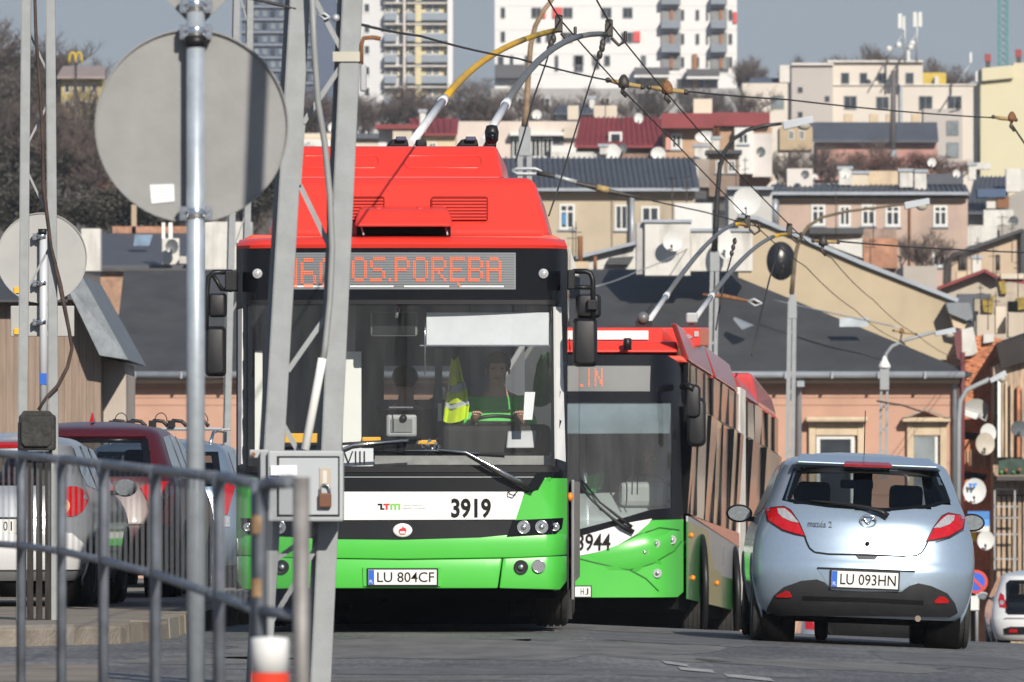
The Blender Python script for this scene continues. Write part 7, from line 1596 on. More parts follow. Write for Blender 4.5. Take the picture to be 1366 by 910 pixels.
# hillside buildings at the right
DX = 850
CRE = wallmat('render_ivory', (.63, .57, .50), dirt=.08, scale=.15, var=.05); GRB = wallmat('render_greige', (.45, .41, .38), dirt=.1, scale=.15, var=.05)
t = house('ivory_office_block', 'long ivory office block with dark square windows on the right skyline', DX, 14, [(1104, 82), (1231, 82), (1231, 112), (1306, 112), (1306, 260), (1104, 260)], CRE, 'office block')
M().pprism([(1056, 86), (1111, 86), (1111, 260), (1056, 260)], DX - 2, 6).build('grey_wing', GRB, t); M().pprism([(990, 111), (1056, 111), (1056, 260), (990, 260)], DX - 1, 6).build('left_wing', CRE, t); M().pprism([(1232, 145), (1284, 145), (1284, 260), (1232, 260)], DX - .5, 2).build('grey_wing', GRB, t)
for (x0, y0, x1, y1, mu) in ((1122, 97, 1133, 112, 0), (1147, 97, 1157, 112, 0), (1172, 97, 1182, 112, 0), (1208, 97, 1219, 112, 0), (1126, 128, 1143, 146, 1), (1169, 129, 1186, 146, 1), (1226, 128, 1244, 147, 1), (1264, 128, 1283, 147, 1), (1263, 161, 1279, 180, 1), (1263, 190, 1279, 210, 1)): win(t, DX - (.55 if y0 > 150 else 0), x0, y0, x1, y1, frame=WFG, pane=PANEL_ if (x0 % 3 == 0 and x0 > 1160) else PANE, fw=1.0, mull=mu, off=.05)
for (x0, y0) in ((1064, 116), (1100, 128), (1064, 149)): win(t, DX - 2, x0, y0, x0 + 7, y0 + 8, frame=WFG, fw=.8, mull=0)
win(t, DX - 1, 1028, 128, 1046, 146, frame=WFG, pane=PANEL_, fw=1, mull=1)
M().pbox(1104, 80.5, 1232, 83, DX - .5, 15).build('parapet', PALE, t); M().pbox(1056, 84, 1112, 87, DX - 2.4, 7).build('parapet', PALE, t); M().pbox(1104, 112.5, 1306, 114, DX - .2, .2).build('string_course', PALE, t); M().pbox(1200, 113, 1204, 260, DX - .4, .3).build('downpipe', ZINC, t)
h = house('small_dark_house', 'low dark roofed house left of the ivory office block', 860, 8, [(1000, 104), (1055, 104), (1055, 125), (1000, 125)], pm('dark_blue_wall', (.05, .07, .12), .7)); M().pbox(1040, 87, 1055, 110, 858, 2).build('chimney', PALE, h)
h = house('yellow_kiosk', 'small yellow building with a white chimney on the right skyline', 900, 5, [(1231, 97), (1262, 97), (1262, 125), (1231, 125)], pm('kiosk_yellow', (.55, .40, .06), .7, var=.15)); M().pbox(1247, 102, 1252, 118, 899, 1).build('white_panel', WHT, h)
YEL = wallmat('render_pale_yellow', (.60, .55, .38), dirt=.06, scale=.1, var=.04)
h = house('pale_yellow_house', 'plain pale yellow house wall at the right edge, red chimney pots on top', 640, 10, [(1308, 108), (1352, 104), (1352, 84), (1420, 82), (1420, 300), (1308, 300)], YEL)
M().pprism([(1310, 91), (1352, 87), (1352, 104), (1310, 108)], 639.5, 6).build('parapet', YEL, h); M().tube([P(1306, 110, 639.6), P(1306, 240, 639.6)], .12, 6).build('downpipe', RF_D, h)
for (px, py) in ((1318, 88), (1359, 82)): c = M().pbox(px - 4, py - 16, px + 4, py - 6, 641, .5).build('chimney_pot', pm('pot_red', (.30, .05, .05), .7), h); M().pbox(px - 3, py - 6, px + 3, py + 2, 641.1, .3).build('pot_neck', RF_D, c)
h = house('slate_roofed_house', 'long slate roofed house with a pink wall among bare trees on the right', 760, 9, [(1090, 186), (1250, 186), (1250, 240), (1090, 240)], wallmat('render_salmon', (.46, .25, .21), dirt=.2))
M().hull([P(1066, 187, 759), P(1252, 187, 759), P(1250, 163, 763), P(1080, 163, 763)], [P(1066, 190, 759), P(1252, 190, 759), P(1250, 166, 763), P(1080, 166, 763)]).build('roof', RF_S, h)
for x0 in (1126, 1160, 1182, 1216): stack(h, x0, 152, x0 + 12, 166, 764, .8, mat=CRM, cap=False)
# stepped gables, roofs and brick at the right edge
h = house('grey_gabled_house', 'grey gable with a blue roof and white chimney at the right edge', 500, 10, [(1292, 286), (1345, 262), (1420, 230), (1420, 340), (1292, 340)], wallmat('render_ash', (.36, .335, .31), dirt=.3))
roofslab(h, 'roof', 499, 283, (1288, 1345), 508, 236, (1300, 1345), RF_S); M().pbox(1304, 252, 1342, 263, 498, 2).build('blue_roof', pm('roof_blue', (.05, .09, .17), .6), h); M().pbox(1316, 262, 1334, 278, 498.4, .6).build('panelled_dormer', PALE, h); M().pbox(1330, 262, 1346, 277, 498.2, .5).build('rust_chimney', RUST, h); stack(h, 1312, 280, 1352, 301, 497.5, .6, cap=False); M().pprism([(1286, 302), (1330, 300), (1330, 318), (1287, 330)], 497, .6).build('white_gable', CHW, h)
stack(h, 1342, 225, 1366, 256, 503, .8, cap=False); stack(h, 1292, 221, 1302, 240, 503, .6); stack(h, 1300, 217, 1322, 226, 520, .6, cap=False)
h = house('beige_gabled_house', 'beige gable wall with a dark edge beside the right edge', 400, 8, [(1269, 372), (1270, 340), (1362, 308), (1362, 400), (1269, 400)], wallmat('render_apricot', (.50, .385, .28), dirt=.2)); M().bar(P(1268, 341, 399.8), P(1364, 307, 399.8), .15, .8).build('verge', RF_D, h); M().pbox(1362, 306, 1368, 380, 399.5, 1).build('dark_post', RF_D, h)
for x0 in (1281, 1286, 1331): M().lathe([(.10, 0), (.10, .7), (0, .7)], P(x0, 361, 395), (0, 0, 1), 8).build('chimney_pot', IRON, h)
stack(h, 1297, 345, 1309, 378, 395, .8, mat=PALE); M().pbox(1276, 362, 1296, 374, 395, .6).build('chimney_base', CRM, h)
h = house('red_verged_house', 'small gabled house with a red roof edge near the right edge', 350, 7, [(1255, 384), (1313, 362), (1345, 380), (1345, 420), (1255, 420)], wallmat('render_stone', (.46, .40, .33), dirt=.3)); M().bar(P(1250, 385, 349.7), P(1313, 361, 349.7), .12, .8).build('verge', RF_R, h); M().bar(P(1313, 361, 349.7), P(1345, 379, 349.7), .12, .8).build('verge', RF_R, h); M().pbox(1335, 365, 1366, 372, 349, .8).build('cream_strip', CREAM, h); M().pbox(1338, 372, 1368, 382, 349.2, .8).build('red_strip', RF_R, h)
h = house('mossy_house', 'patched house with yellow moss and pale chimneys at the right edge', 310, 8, [(1300, 398), (1312, 390), (1345, 376), (1372, 380), (1420, 380), (1420, 480), (1300, 480)], wallmat('render_patchy', (.42, .36, .29), var=.25, dirt=.4, scale=1.5)); MOSS = pm('moss_ochre', (.30, .22, .05), .9, var=.4, scale=4)
for q_ in ([(1310, 398), (1326, 394), (1324, 418), (1312, 416)], [(1332, 376), (1340, 374), (1343, 392), (1335, 392)], [(1356, 398), (1370, 396), (1370, 412), (1356, 414)]): M().pprism(q_, 309.8, .3).build('moss_patch', MOSS, h)
stack(h, 1303, 420, 1327, 450, 303, 1, mat=wallmat('render_sandy', (.52, .44, .35)), cap=False); stack(h, 1328, 409, 1342, 445, 304, .8, mat=CREAM, cap=False); stack(h, 1345, 417, 1366, 450, 303, .8, mat=wallmat('render_sandy', (.52, .44, .35)), cap=False); M().pbox(1345, 402, 1358, 416, 305, .5).build('opening', UNDER, h); M().pbox(1278, 392, 1322, 398, 308, 1).build('dark_roof_edge', RF_S, h); M().pprism([(1262, 396), (1298, 396), (1298, 430), (1284, 420), (1262, 410)], 296, 2).build('slate_lean_to', RF_S, h)
BRK = pm('brick_orange', (.50, .20, .10), .85, var=.35, scale=2.2, dirt=.35, bump=.4, bscale=9)
bk_ = thing('brick_house', 'crumbling orange brick house with patches of render right of the pink house', 'house', P(1310, 700, 252))
M().pprism([(1281, 470), (1290, 452), (1312, 446), (1334, 452), (1340, 480), (1340, 760), (1281, 760)], 252, 8).build('wall', BRK, bk_)
mb = M(); random.seed(11)
for j in range(46):                                    # courses standing a little proud or sunk
    y0 = 452 + j * 2.4
    for i in range(9):
        x0 = 1283 + i * 6.3 + (3.1 if j % 2 else 0)
        if random.random() < .62 and not (y0 < 470 and x0 < 1300): mb.pbox(x0, y0, x0 + 5.7, y0 + 1.9, 252 - random.uniform(.01, .06), .08)
mb.build('bricks', pm('brick_face', (.56, .225, .115), .85, var=.4, scale=3), bk_, kind='stuff', weld=False)
M().pprism([(1281, 440), (1298, 436), (1304, 470), (1298, 474), (1282, 476)], 251.8, .4).build('render_patch', CHW, bk_); M().pprism([(1312, 446), (1326, 446), (1326, 456), (1312, 458)], 251.8, .3).build('render_patch', CHW, bk_)
M().pprism([(1272, 444), (1283, 440), (1284, 486), (1276, 476)], 251.5, .4).build('dark_red_pipe', pm('pipe_maroon', (.14, .035, .04), .6), bk_)
rw = thing('balcony_house', 'dilapidated timbered house with a dark overhanging roof and balconies at the right edge', 'house', P(1350, 800, 250.5))
TMB = pm('timber_weathered', (.42, .31, .22), .85, var=.45, scale=1.6, stretch=(5, 1, .7), dirt=.5)
M().pprism([(1325, 490), (1420, 440), (1420, 900), (1325, 900)], 250.5, 8).build('wall', TMB, rw)
M().hull([P(1329, 461, 250.1), P(1420, 430, 250), P(1420, 466, 250), P(1336, 492, 250.1)], [P(1329, 457, 252.5), P(1420, 425, 252.5), P(1420, 440, 252.5), P(1336, 485, 252.5)]).build('roof_overhang', pm('overhang_dark', (.030, .024, .022), .8, var=.3), rw)
for k, (x0, x1, mt) in enumerate(((1328, 1331, UNDER), (1331, 1335, WHTINT), (1336, 1339, TMB), (1341, 1344, CRM), (1348, 1352, TMB), (1357, 1361, BRK), (1363, 1367, TMB))): M().pbox(x0, 500 + k * 3, x1, 610, 250.1, .3).build('post', mt, rw)
M().pbox(1332, 612, 1420, 634, 249.1, .2).build('balcony_rail', pm('balcony_green_dark', (.035, .06, .045), .8, var=.5, scale=4), rw); M().pbox(1330, 635, 1420, 641, 248.9, 1.6).build('balcony_floor', pm('slab_dark', (.07, .065, .06), .8), rw)
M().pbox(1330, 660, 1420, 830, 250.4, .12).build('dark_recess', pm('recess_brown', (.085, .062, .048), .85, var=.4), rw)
for k in range(9): M().pbox(1330 + k * 7, 662, 1334.5 + k * 7, 830, 250, .3).build('post', TMB, rw)
for py in (652, 675, 690, 712, 745): M().pbox(1326, py, 1358, py + 1.6, 249.4, .08).build('lattice_bar', SILVG, rw)
for px in (1326, 1353): M().pbox(px, 652, px + 1.8, 760, 249.4, .08).build('lattice_bar', SILVG, rw)
M().pbox(1302, 612, 1330, 900, 253.5, 3).build('side_wall', wallmat('render_ruddy', (.46, .34, .26), var=.3, scale=1.2), rw)
M().tube([P(1284, 470, 249.5), P(1284, 545, 249.5), P(1283, 700, 249.5)], .07, 8).build('red_downpipe', pm('pipe_maroon', (.14, .035, .04), .6), rw); M().tube([P(1273, 505, 252.5), P(1273, 760, 252.5)], .09, 8).build('grey_downpipe', ZINC, rw)
M().pprism([(1286, 552), (1312, 556), (1300, 590), (1286, 592)], 252.5, .6).build('maroon_awning', pm('awning_maroon', (.12, .03, .03), .7), rw)
for (y0, a) in ((480, .0), (533, .3)): M().pprism([(1284, 575 + y0 - 480), (1318, 580 + y0 - 480), (1314, 588 + y0 - 480), (1284, 586 + y0 - 480)], 252, .8).build('balcony_floor', TMB, rw)
for k in range(7): M().pbox(1290 + k * 4.5, 600, 1292 + k * 4.5, 625, 251.9, .05).build('balcony_spindle', TMB, rw)
for k in range(3): win(rw, 253.5, 1303 + k * 9, 690, 1309 + k * 9, 740, frame=TMB, fw=1, mull=0)
for px, py, s_ in ((1342, 628, 3), (1352, 630, 2), (1360, 627, 3), (1336, 630, 2.4)): M().sphere(P(px, py, 249), s_ / sc(248.5), 8, 6).build('flower_pot', pm('pot_leaf', (.10, .30, .05), .8, var=.4) if px in (1352, 1336) else RUST, rw)
th = house('far_left_house', 'yellow house half hidden by bare trees on the left hillside', 640, 8, [(82, 100), (136, 100), (136, 185), (82, 185)], wallmat('render_mustard', (.44, .36, .16), var=.2, dirt=.3)); M().hull([P(76, 102, 639), P(140, 102, 639), P(140, 88, 644), P(84, 88, 644)], [P(76, 105, 639), P(140, 105, 639), P(140, 92, 644), P(84, 92, 644)]).build('roof', pm('roof_ashy', (.30, .24, .22), .7), th)
for x0 in (86, 97, 108, 122):
    for y0 in (112, 134): win(th, 640, x0, y0, x0 + 7, y0 + 12, fw=.8, mull=0)
ms = thing('lettered_sign', 'yellow arched letter M sign above the bare trees at the left', 'sign', P(101, 92, 520)); mb = M()
for cx_ in (96.5, 105): mb.tube([P(cx_ + 4.3 * math.cos(R(a)), 82 - 12 * math.sin(R(a)), 520) if 0 < a < 180 else P(cx_ + 4.3 * math.cos(R(a)), 84, 520) for a in range(0, 181, 15)], .07, 8)
mb.build('letter', pm('sign_yellow', (.55, .38, .03), .6), ms); M().tube([P(101, 84, 520.2), P(101, 300, 520.2)], .08, 6).build('pylon', IRON, ms)
cr_ = thing('tower_crane', 'teal lattice mast of a tower crane on the right skyline', 'crane', P(1337, 120, 1100)); CT = pm('crane_teal', (.03, .21, .20), .5, var=.1)
for px in (1332, 1344):
    for dy in (0, 1.1): M().bar(P(px, 130, 1100 + dy), P(px, -40, 1100 + dy), .2, .2).build('chord', CT, cr_)
for k in range(18): M().bar(P(1332, 120 - k * 9, 1100), P(1344, 111 - k * 9, 1100), .12, .1).build('lattice_brace', CT, cr_); M().bar(P(1344, 120 - k * 9, 1101), P(1332, 111 - k * 9, 1101), .12, .1).build('lattice_brace', CT, cr_)
am = thing('antenna_mast', 'rooftop phone antennas with white panels on the ivory office block', 'antenna', P(1206, 84, 845))
for px, yb_, yt_ in ((1207, 84, 20), (1223, 84, 18)): M().tube([P(px, yb_, 845), P(px, yt_, 845)], .12, 6).build('pole', GALV, am)
for x0, x1, y0, y1 in ((1198, 1203, 18, 38), (1204, 1207, 22, 40), (1218, 1223, 16, 36), (1225, 1230, 16, 36), (1210, 1214, 67, 82)): M().pbox(x0, y0, x1, y1, 844.8, .25).build('panel', WFR, am, bevel=.03)
for a, b in (((1183, 82), (1204, 45)), ((1200, 82), (1226, 38)), ((1215, 55), (1224, 55))): M().tube([P(*a, 845), P(*b, 845)], .07, 5).build('stay', GALV, am)
for px, py in ((1186, 65), (1199, 60), (1215, 63), (1217, 58)): M().sphere(P(px, py, 844.7), .28, 8, 6, (1, .4, 1)).build('relay_dish', WFR, am)
for px, py, sx in ((1295, 70, 1276), (1303, 95, 1290)): t = thing('antenna_mast', 'small white antenna %s on the ivory office block roof' % ('higher of the two right' if py < 80 else 'lower of the two right'), 'antenna', P(px, 112, 845)); M().pbox(px - 1.5, py, px + 1.5, py + 14, 844.8, .2).build('panel', WFR, t); M().tube([P(px, py + 14, 845), P(sx, 112, 845)], .08, 5).build('stay', GALV, t)

# ================================================================== SATELLITE DISHES
def dish(label, px, py, d, rx_, ry_=None, mat=None, arm=(-.1, -.5), yaw=0.0, gap=.25, bow=-.18):
    ry_ = ry_ or rx_; c = P(px, py, d); a, b = rx_ / sc(d), ry_ / sc(d); t = thing('satellite_dish', label, 'satellite dish', c, 'satellite dishes on roofs and walls')
    mb = M(); n = 26
    for i in range(6):
        u = i / 5
        for j in range(n): an = 2 * math.pi * j / n; mb.v.append(c + Vector((a * u * math.cos(an), bow * a * u * u + yaw * a * u * math.cos(an), b * u * math.sin(an))))
    for i in range(5):
        for j in range(n): mb.f.append([i * n + j, i * n + (j + 1) % n, (i + 1) * n + (j + 1) % n, (i + 1) * n + j]); mb.sm.append(True); mb.mi.append(0)
    mb.build('reflector', mat or DISHW, t, solid=.015)
    M().tube([c + Vector((0, -.02, -b * .96)), c + Vector((a * arm[0], -a * .9, b * arm[1]))], .018, 6).sphere(c + Vector((a * arm[0], -a * .9, b * arm[1])), .045, 8, 6).build('feed_arm', IRON, t); M().tube([c, c + Vector((0, gap, -.05))], .035, 6).build('bracket', IRON, t)
    return t
DISHW = pm('dish_white', (.66, .66, .64), .45, var=.06, scale=3); DISHG = pm('dish_grey', (.13, .14, .15), .4, .2, var=.15, scale=3); DISHB = pm('dish_black', (.045, .047, .052), .35, .2, var=.12, scale=2); DISHT = pm('dish_tan', (.50, .45, .37), .5, var=.1)
dish('white dish on the white chimney stack, casting a round shadow', 897, 322, 252.9, 13.5, 13.5, yaw=.25, gap=.5)
dish('large white dish behind the black lamp arm', 996, 269, 262, 19, 19); dish('oval white dish on the low wall just left of the ochre pole tips', 967, 325, 253.0, 11, 21, yaw=.4)
dish('large black dish beside the ochre lamp mast', 1042, 348, 236, 19.5, 26, pm('dish_black_gloss', (.012, .013, .016), .3, spec=.5), (.1, -.3), yaw=.12, bow=.42)
dish('dark dish on the white flue of the flat roofed house at left', 229.5, 329, 297.4, 8.5, 10, DISHG); dish('white dish above the low cream house, behind the lattice mast', 444, 170, 470, 6.5); dish('round white dish above the pale flats', 716, 153, 495, 6.5)
dish('white dish on the crimson roof', 852, 158, 452, 6, 7); dish('pair member: left white dish below the crimson roof', 817, 203, 448, 11, 11); dish('grey dish right of the pair below the crimson roof', 831, 198, 448.5, 5.5, 7, DISHG)
dish('white dish at the left foot of the crimson roofed houses wall', 878, 205, 447, 10, 9); dish('white wide dish right under the long crimson roof band', 942, 183, 446, 15, 8); dish('grey dish on the grey bay right of the crimson roof', 1015, 203, 447, 6, 7, DISHG)
dish('dark dish on the pale chimney of the pink terrace', 1074, 233, 423, 5.5, 6, DISHG); dish('white dish on the white chimney of the pink terrace', 1128, 231, 421, 7, 7); dish('white dish beside the chimneys right of the lamp head', 1243, 217, 424, 6, 6); dish('white dish above the right end of the pink terrace roof', 1276, 232, 421, 5, 5.5)
dish('small grey dish on the white chimney at the right edge', 1352, 295, 495, 6.5, 7, DISHG); dish('white dish in front of the slate roofed house', 1087, 236, 425, 4, 4)
lg_ = dish('white dish with a blue letter mark on the wall right of the silver blue hatchback', 1300, 655, 247, 15.5, 17); mb = M(); c = P(1297, 649, 246.75)
mb.tube([c + Vector((-.055, 0, -.05)), c + Vector((-.055, 0, .03)), c + Vector((-.02, 0, .055)), c + Vector((.03, 0, .05)), c + Vector((.055, 0, .02)), c + Vector((.055, 0, -.05))], .03, 6).box(c.x + .05, c.x + .13, c.y - .02, c.y + .02, c.z + .03, c.z + .09).box(c.x - .1, c.x - .04, c.y - .02, c.y + .02, c.z + .03, c.z + .09).build('blue_mark', pm('mark_blue', (.03, .22, .65), .5), lg_)
dish('plain white dish low on the wall under the blue and white sign', 1315, 721, 248, 11.5, 13, DISHW); dish('tan dish on the balcony wall above the marked one', 1314, 592, 249, 13, 15, DISHT, yaw=.5); dish('second pale dish overlapping the tan one', 1318, 578, 250, 11, 13, DISHW, yaw=.6)
dish('grey dish turned sideways at the right edge above the balcony', 1360, 572, 248, 12, 11, DISHG, yaw=.6); dish('broad grey dish seen from above on the brick wall', 1302, 545, 251, 17, 13, pm('dish_ash', (.40, .40, .38), .5), yaw=.5)
ac = thing('wall_lantern', 'white box lamp under the grey dish on the brick wall', 'lamp', P(1296, 558, 250)); M().hull([P(1284, 546, 249.6), P(1306, 553, 249.6), P(1302, 560, 249.6), P(1283, 554, 249.6)], [P(1286, 542, 250.2), P(1310, 549, 250.2), P(1306, 556, 250.2), P(1286, 552, 250.2)]).build('housing', WFR, ac, bevel=.02); M().tube([P(1306, 556, 250), P(1314, 562, 250), P(1318, 550, 251)], .03, 6).build('bracket', GALV, ac)
# signs by the right houses
bs_ = thing('street_name_sign', 'blue and white sign panel on the wall behind the silver blue hatchback mirror', 'sign', P(1306, 709, 246)); M().pbox(1291, 682, 1320, 709, 246, .05).build('panel', pm('sign_blue', (.10, .33, .75), .5), bs_); M().pbox(1291, 702, 1320, 709, 245.98, .03).build('white_strip', WFR, bs_); M().pbox(1291, 682, 1320, 692, 245.98, .03).build('upper_band', pm('sign_blue_dark', (.05, .20, .52), .5), bs_)
ys_ = thing('yellow_board', 'yellow board under the blue and white sign', 'board', P(1296, 722, 247)); M().pbox(1288, 709, 1302, 722, 247, .05).build('panel', YELBAR, ys_)
ns = thing('no_parking_sign', 'round blue no parking sign with red rim and slash right of the hatchback', 'road sign', P(1302, 840, 190)); c = P(1302, 776, 190)
M().lathe([(.25, 0), (.25, .02), (0, .02)], c, (0, 1, 0), 28).build('red_rim', pm('sign_red', (.60, .05, .03), .5), ns); M().lathe([(.19, -.006), (.19, 0), (0, -.006)], c, (0, 1, 0), 24).build('blue_disc', pm('sign_blue_deep', (.02, .10, .55), .5), ns); M().bar(c + Vector((-.14, -.012, .14)), c + Vector((.14, -.012, -.14)), .06, .008).build('slash', pm('sign_red', (.60, .05, .03), .5), ns); M().tube([P(1303, 776, 190.05), P(1303, 860, 190.05)], .035, 8).build('post', GALV, ns); M().pbox(1294, 795, 1306, 814, 189.98, .03).build('plate', WFR, ns)
# rooftop aerials
def aerial(px, y0, y1, d, label, bars):
    t = thing('tv_aerial', label, 'aerial', P(px, y1, d), 'television aerials on the roofs'); r = .35 / sc(d) + .008
    M().tube([P(px, y1, d), P(px, y0, d)], r, 5).build('pole', IRON, t)
    for (py, w_, tl_) in bars: M().tube([P(px - w_, py + tl_, d), P(px + w_, py - tl_, d)], r * .8, 4).build('boom', IRON, t)
for a in ((1048, 205, 262, 431, 'aerial left of the dark dish on the pink terrace chimney', ((210, 5, 0), (219, 4, 1))), (1100, 214, 258, 428, 'aerial between the two chimney dishes of the pink terrace', ((218, 5, 1), (228, 4, 0))), (1178, 210, 258, 428, 'aerial left of the twin white chimneys on the pink terrace', ((214, 6, 0), (224, 4, 1))), (1262, 205, 256, 428, 'aerial on the right end of the pink terrace', ((209, 5, 0), (217, 4, 0))), (1329, 360, 398, 340, 'aerial over the red verged house', ((364, 6, 1), (372, 4, 0))), (1318, 396, 440, 300, 'aerial on the pale chimney of the mossy house', ((400, 5, 0), (408, 4, 1))), (1290, 330, 372, 392, 'aerial beside the finial on the beige gable', ((334, 5, 0), (342, 6, 1))), (1358, 345, 398, 308, 'aerial at the right edge over the mossy house', ((350, 5, 1), (358, 6, 0))), (830, 148, 192, 460, 'aerial on the crimson roof', ((152, 5, 0), (160, 4, 0))), (958, 128, 170, 452, 'aerial on the long crimson roof band', ((132, 5, 0), (140, 4, 1))),
          (897, 235, 330, 268, 'tall aerial with three bars left of the black lamp arm', ((238, 6, 0), (250, 5, 1), (262, 4, 0))), (916, 232, 330, 266, 'second tall aerial with two bars near the white chimney stack', ((236, 5, 1), (252, 6, 0))), (982, 205, 262, 430, 'aerial cluster pole beside the large white dish', ((210, 5, 0), (222, 6, 1), (234, 5, 0))), (994, 210, 262, 431, 'thin aerial left of the grey bay', ((214, 4, 0), (226, 5, 1))),
          (1115, 258, 318, 325, 'aerial in front of the second terrace window', ((262, 6, 0), (266, 5, 0))), (1165, 262, 330, 322, 'aerial in front of the middle of the pink terrace', ((268, 5, 0), (280, 4, 1))), (1161, 318, 365, 318, 'dark aerial over the brick outbuilding', ((322, 8, 1), (330, 7, 0))), (1304, 316, 352, 392, 'dark finial aerial on the beige gable', ((324, 5, 0), (335, 4, 0))), (1350, 290, 350, 390, 'tall aerial at the right edge over the beige gable', ((296, 6, 0), (305, 5, 1), (318, 4, 0))),
          (1337, 286, 330, 440, 'aerial in front of the white chimney at right', ((290, 7, 0), (300, 5, 1))), (764, 300, 350, 300, 'small aerial under the blue paned window', ((305, 6, 1), (318, 8, 0))), (768, 296, 352, 300, 'second small aerial under the blue paned window', ((310, 8, 0),)), (1308, 380, 430, 305, 'thin pole aerial on the mossy house', ((384, 4, 0), (392, 5, 0))), (1325, 330, 372, 393, 'aerial between the chimney pots at right', ((334, 5, 1), (342, 6, 0)))): aerial(*a)

# ================================================================== BARE WINTER TREES
def tree_mesh(seed, h, spread, levels, twig, name, upright=.5):
    rnd = random.Random(seed); tr = M(); tw = M()
    def grow(p, dv, L, r, lev):
        n = 3 if lev < 3 else 2; pts = [p]; q = p; d = dv
        for i in range(n):
            d = (d + Vector((rnd.gauss(0, .16), rnd.gauss(0, .16), rnd.gauss(.04, .10)))).normalized(); q = q + d * L / n; pts.append(q)
        tgt = tr if lev < 2 else tw
        tgt.tube(pts, [r, r * .82, r * .66, r * .5] if n == 3 else [r, r * .75, r * .5], 5 if lev < 2 else 3, cap=False)
        if lev >= levels: return
        k = (6, 6, 6, 5, 3)[min(lev, 4)]
        for i in range(k):
            u = .35 + .65 * (i + rnd.random() * .6) / k; b = pts[min(n, int(u * n))].lerp(pts[min(n, int(u * n) + 1)], (u * n) % 1) if u < 1 else pts[-1]
            an = rnd.uniform(0, 2 * math.pi); side = Vector((math.cos(an), math.sin(an), 0)); nd = (d * upright + side * spread * rnd.uniform(.6, 1.2) + Vector((0, 0, .25))).normalized()
            grow(b, nd, L * rnd.uniform(.52, .74), r * .54, lev + 1)
    grow(Vector((0, 0, 0)), Vector((0, 0, 1)), h * .42, h * .018, 0)
    return tr, tw
BARK = pm('bark_grey_brown', (.085, .068, .058), .9, var=.3, scale=3); TWG = pm('twig_grey_brown', (.12, .092, .080), .9, var=.3, scale=.4); TWGR = pm('twig_reddish', (.17, .085, .065), .9, var=.3, scale=.4); TWGD = pm('twig_dark', (.080, .064, .055), .9, var=.3, scale=.4); IVY = pm('ivy_dark', (.050, .047, .036), .8, var=.5, scale=.6)
KIND = {}
def make_kind(key, seed, h, spread, lv, tmat, up=.6, leaves=0):
    tr, tw = tree_mesh(seed, h, spread, lv, 1, key, up)
    if leaves:
        rnd = random.Random(seed + 1); base = list(tw.v)
        for i in range(leaves):
            c = rnd.choice(base) + Vector((rnd.gauss(0, .35), rnd.gauss(0, .35), rnd.gauss(0, .35))); u = Vector((rnd.gauss(0, 1), rnd.gauss(0, 1), rnd.gauss(0, 1))).normalized() * .22; v = Vector((rnd.gauss(0, 1), rnd.gauss(0, 1), rnd.gauss(0, 1))).normalized() * .18
            tw.add([c - u, c + v, c + u, c - v], [(0, 1, 2, 3)])
    KIND[key] = (tr.mesh('trunk', BARK, weld=False), tw.mesh('crown', tmat, weld=False), h)
for i in range(4): make_kind('bare%d' % i, 20 + i, 12, .95, 4, TWG, .7)
make_kind('red', 41, 9, 1.0, 4, TWGR, .6); make_kind('dark', 42, 12, .9, 4, TWGD, .7); make_kind('ivy', 43, 11, .8, 3, IVY, .6, 2600); make_kind('tall', 44, 14, .55, 4, TWG, 1.1)
rt = random.Random(3)
def tree(key, px, ytop, ybase, d, label, group=None, wide=1.0):
    tm, cm, h = KIND[key]; hh = (ybase - ytop) / sc(d); s = hh / (h * 1.02)
    t = thing('bare_tree', label, 'tree', P(px, ybase, d), group, (0, 0, rt.uniform(0, 6.28))); t.scale = (s * wide, s * wide, s)
    for nm, me in (('trunk', tm), ('crown', cm)):
        o = bpy.data.objects.new(nm, me); COL.objects.link(o); o.parent = t
    return t
WL = 'bare grey brown tree in the dense wood on the left hillside'
rr = random.Random(9); lab_n = 0
rows_ = [(470, 20, 330, 20, -60, 400), (560, 5, 300, 20, -60, 420), (680, -5, 260, 20, -40, 420)]
for d, yt_, yb_, n, xa, xb in rows_:
    for i in range(n):
        px = xa + (xb - xa) * (i + rr.uniform(.1, .9)) / n
        slope = 0 if px < 90 else min(1, (px - 90) / 90)                       # the wood drops away to the right
        top = (20 if d > 600 else 55) + slope * (55 + rr.uniform(-12, 18)) + rr.uniform(-14, 16) + (0 if d > 600 else (30 if d > 500 else 60))
        if px < 35: top -= 22
        key = rr.choice(['bare0', 'bare1', 'bare2', 'bare3', 'dark', 'dark']) if rr.random() < .80 else ('ivy' if px < 120 or rr.random() < .3 else 'red')
        tree(key, px, top, top + rr.uniform(150, 190), d, WL, 'bare trees in the wood on the left hillside', rr.uniform(.9, 1.25))
for i in range(6): tree('ivy', -20 + i * 38 + rr.uniform(-8, 8), 205 + rr.uniform(-20, 20), 345, 400, 'dark ivy grown tree at the foot of the left wood', 'ivy grown trees at the foot of the left wood', 1.3)
SCR = 'bare grey tree in the belt between the tower blocks and the red roofs'
for i in range(16):
    px = 455 + i * 14 + rr.uniform(-6, 6); tree(rr.choice(['bare0', 'bare1', 'bare2', 'bare3']), px, 92 + rr.uniform(-12, 26), 205, 760, SCR, 'bare trees in front of the tower blocks', rr.uniform(.9, 1.2))
for i in range(15):
    px = 668 + i * 24 + rr.uniform(-8, 8); tree(rr.choice(['bare0', 'bare1', 'bare2', 'bare3', 'dark']), px, 100 + rr.uniform(-16, 18), 195, 800, SCR, 'bare trees in front of the tower blocks', rr.uniform(.9, 1.15))
for i in range(10): tree(rr.choice(['bare0', 'bare2', 'dark']), 1000 + i * 19 + rr.uniform(-6, 6), 176 + rr.uniform(-16, 14), 268, 640, 'bare tree among the houses below the ivory office block', 'bare trees below the ivory office block', rr.uniform(.9, 1.2))
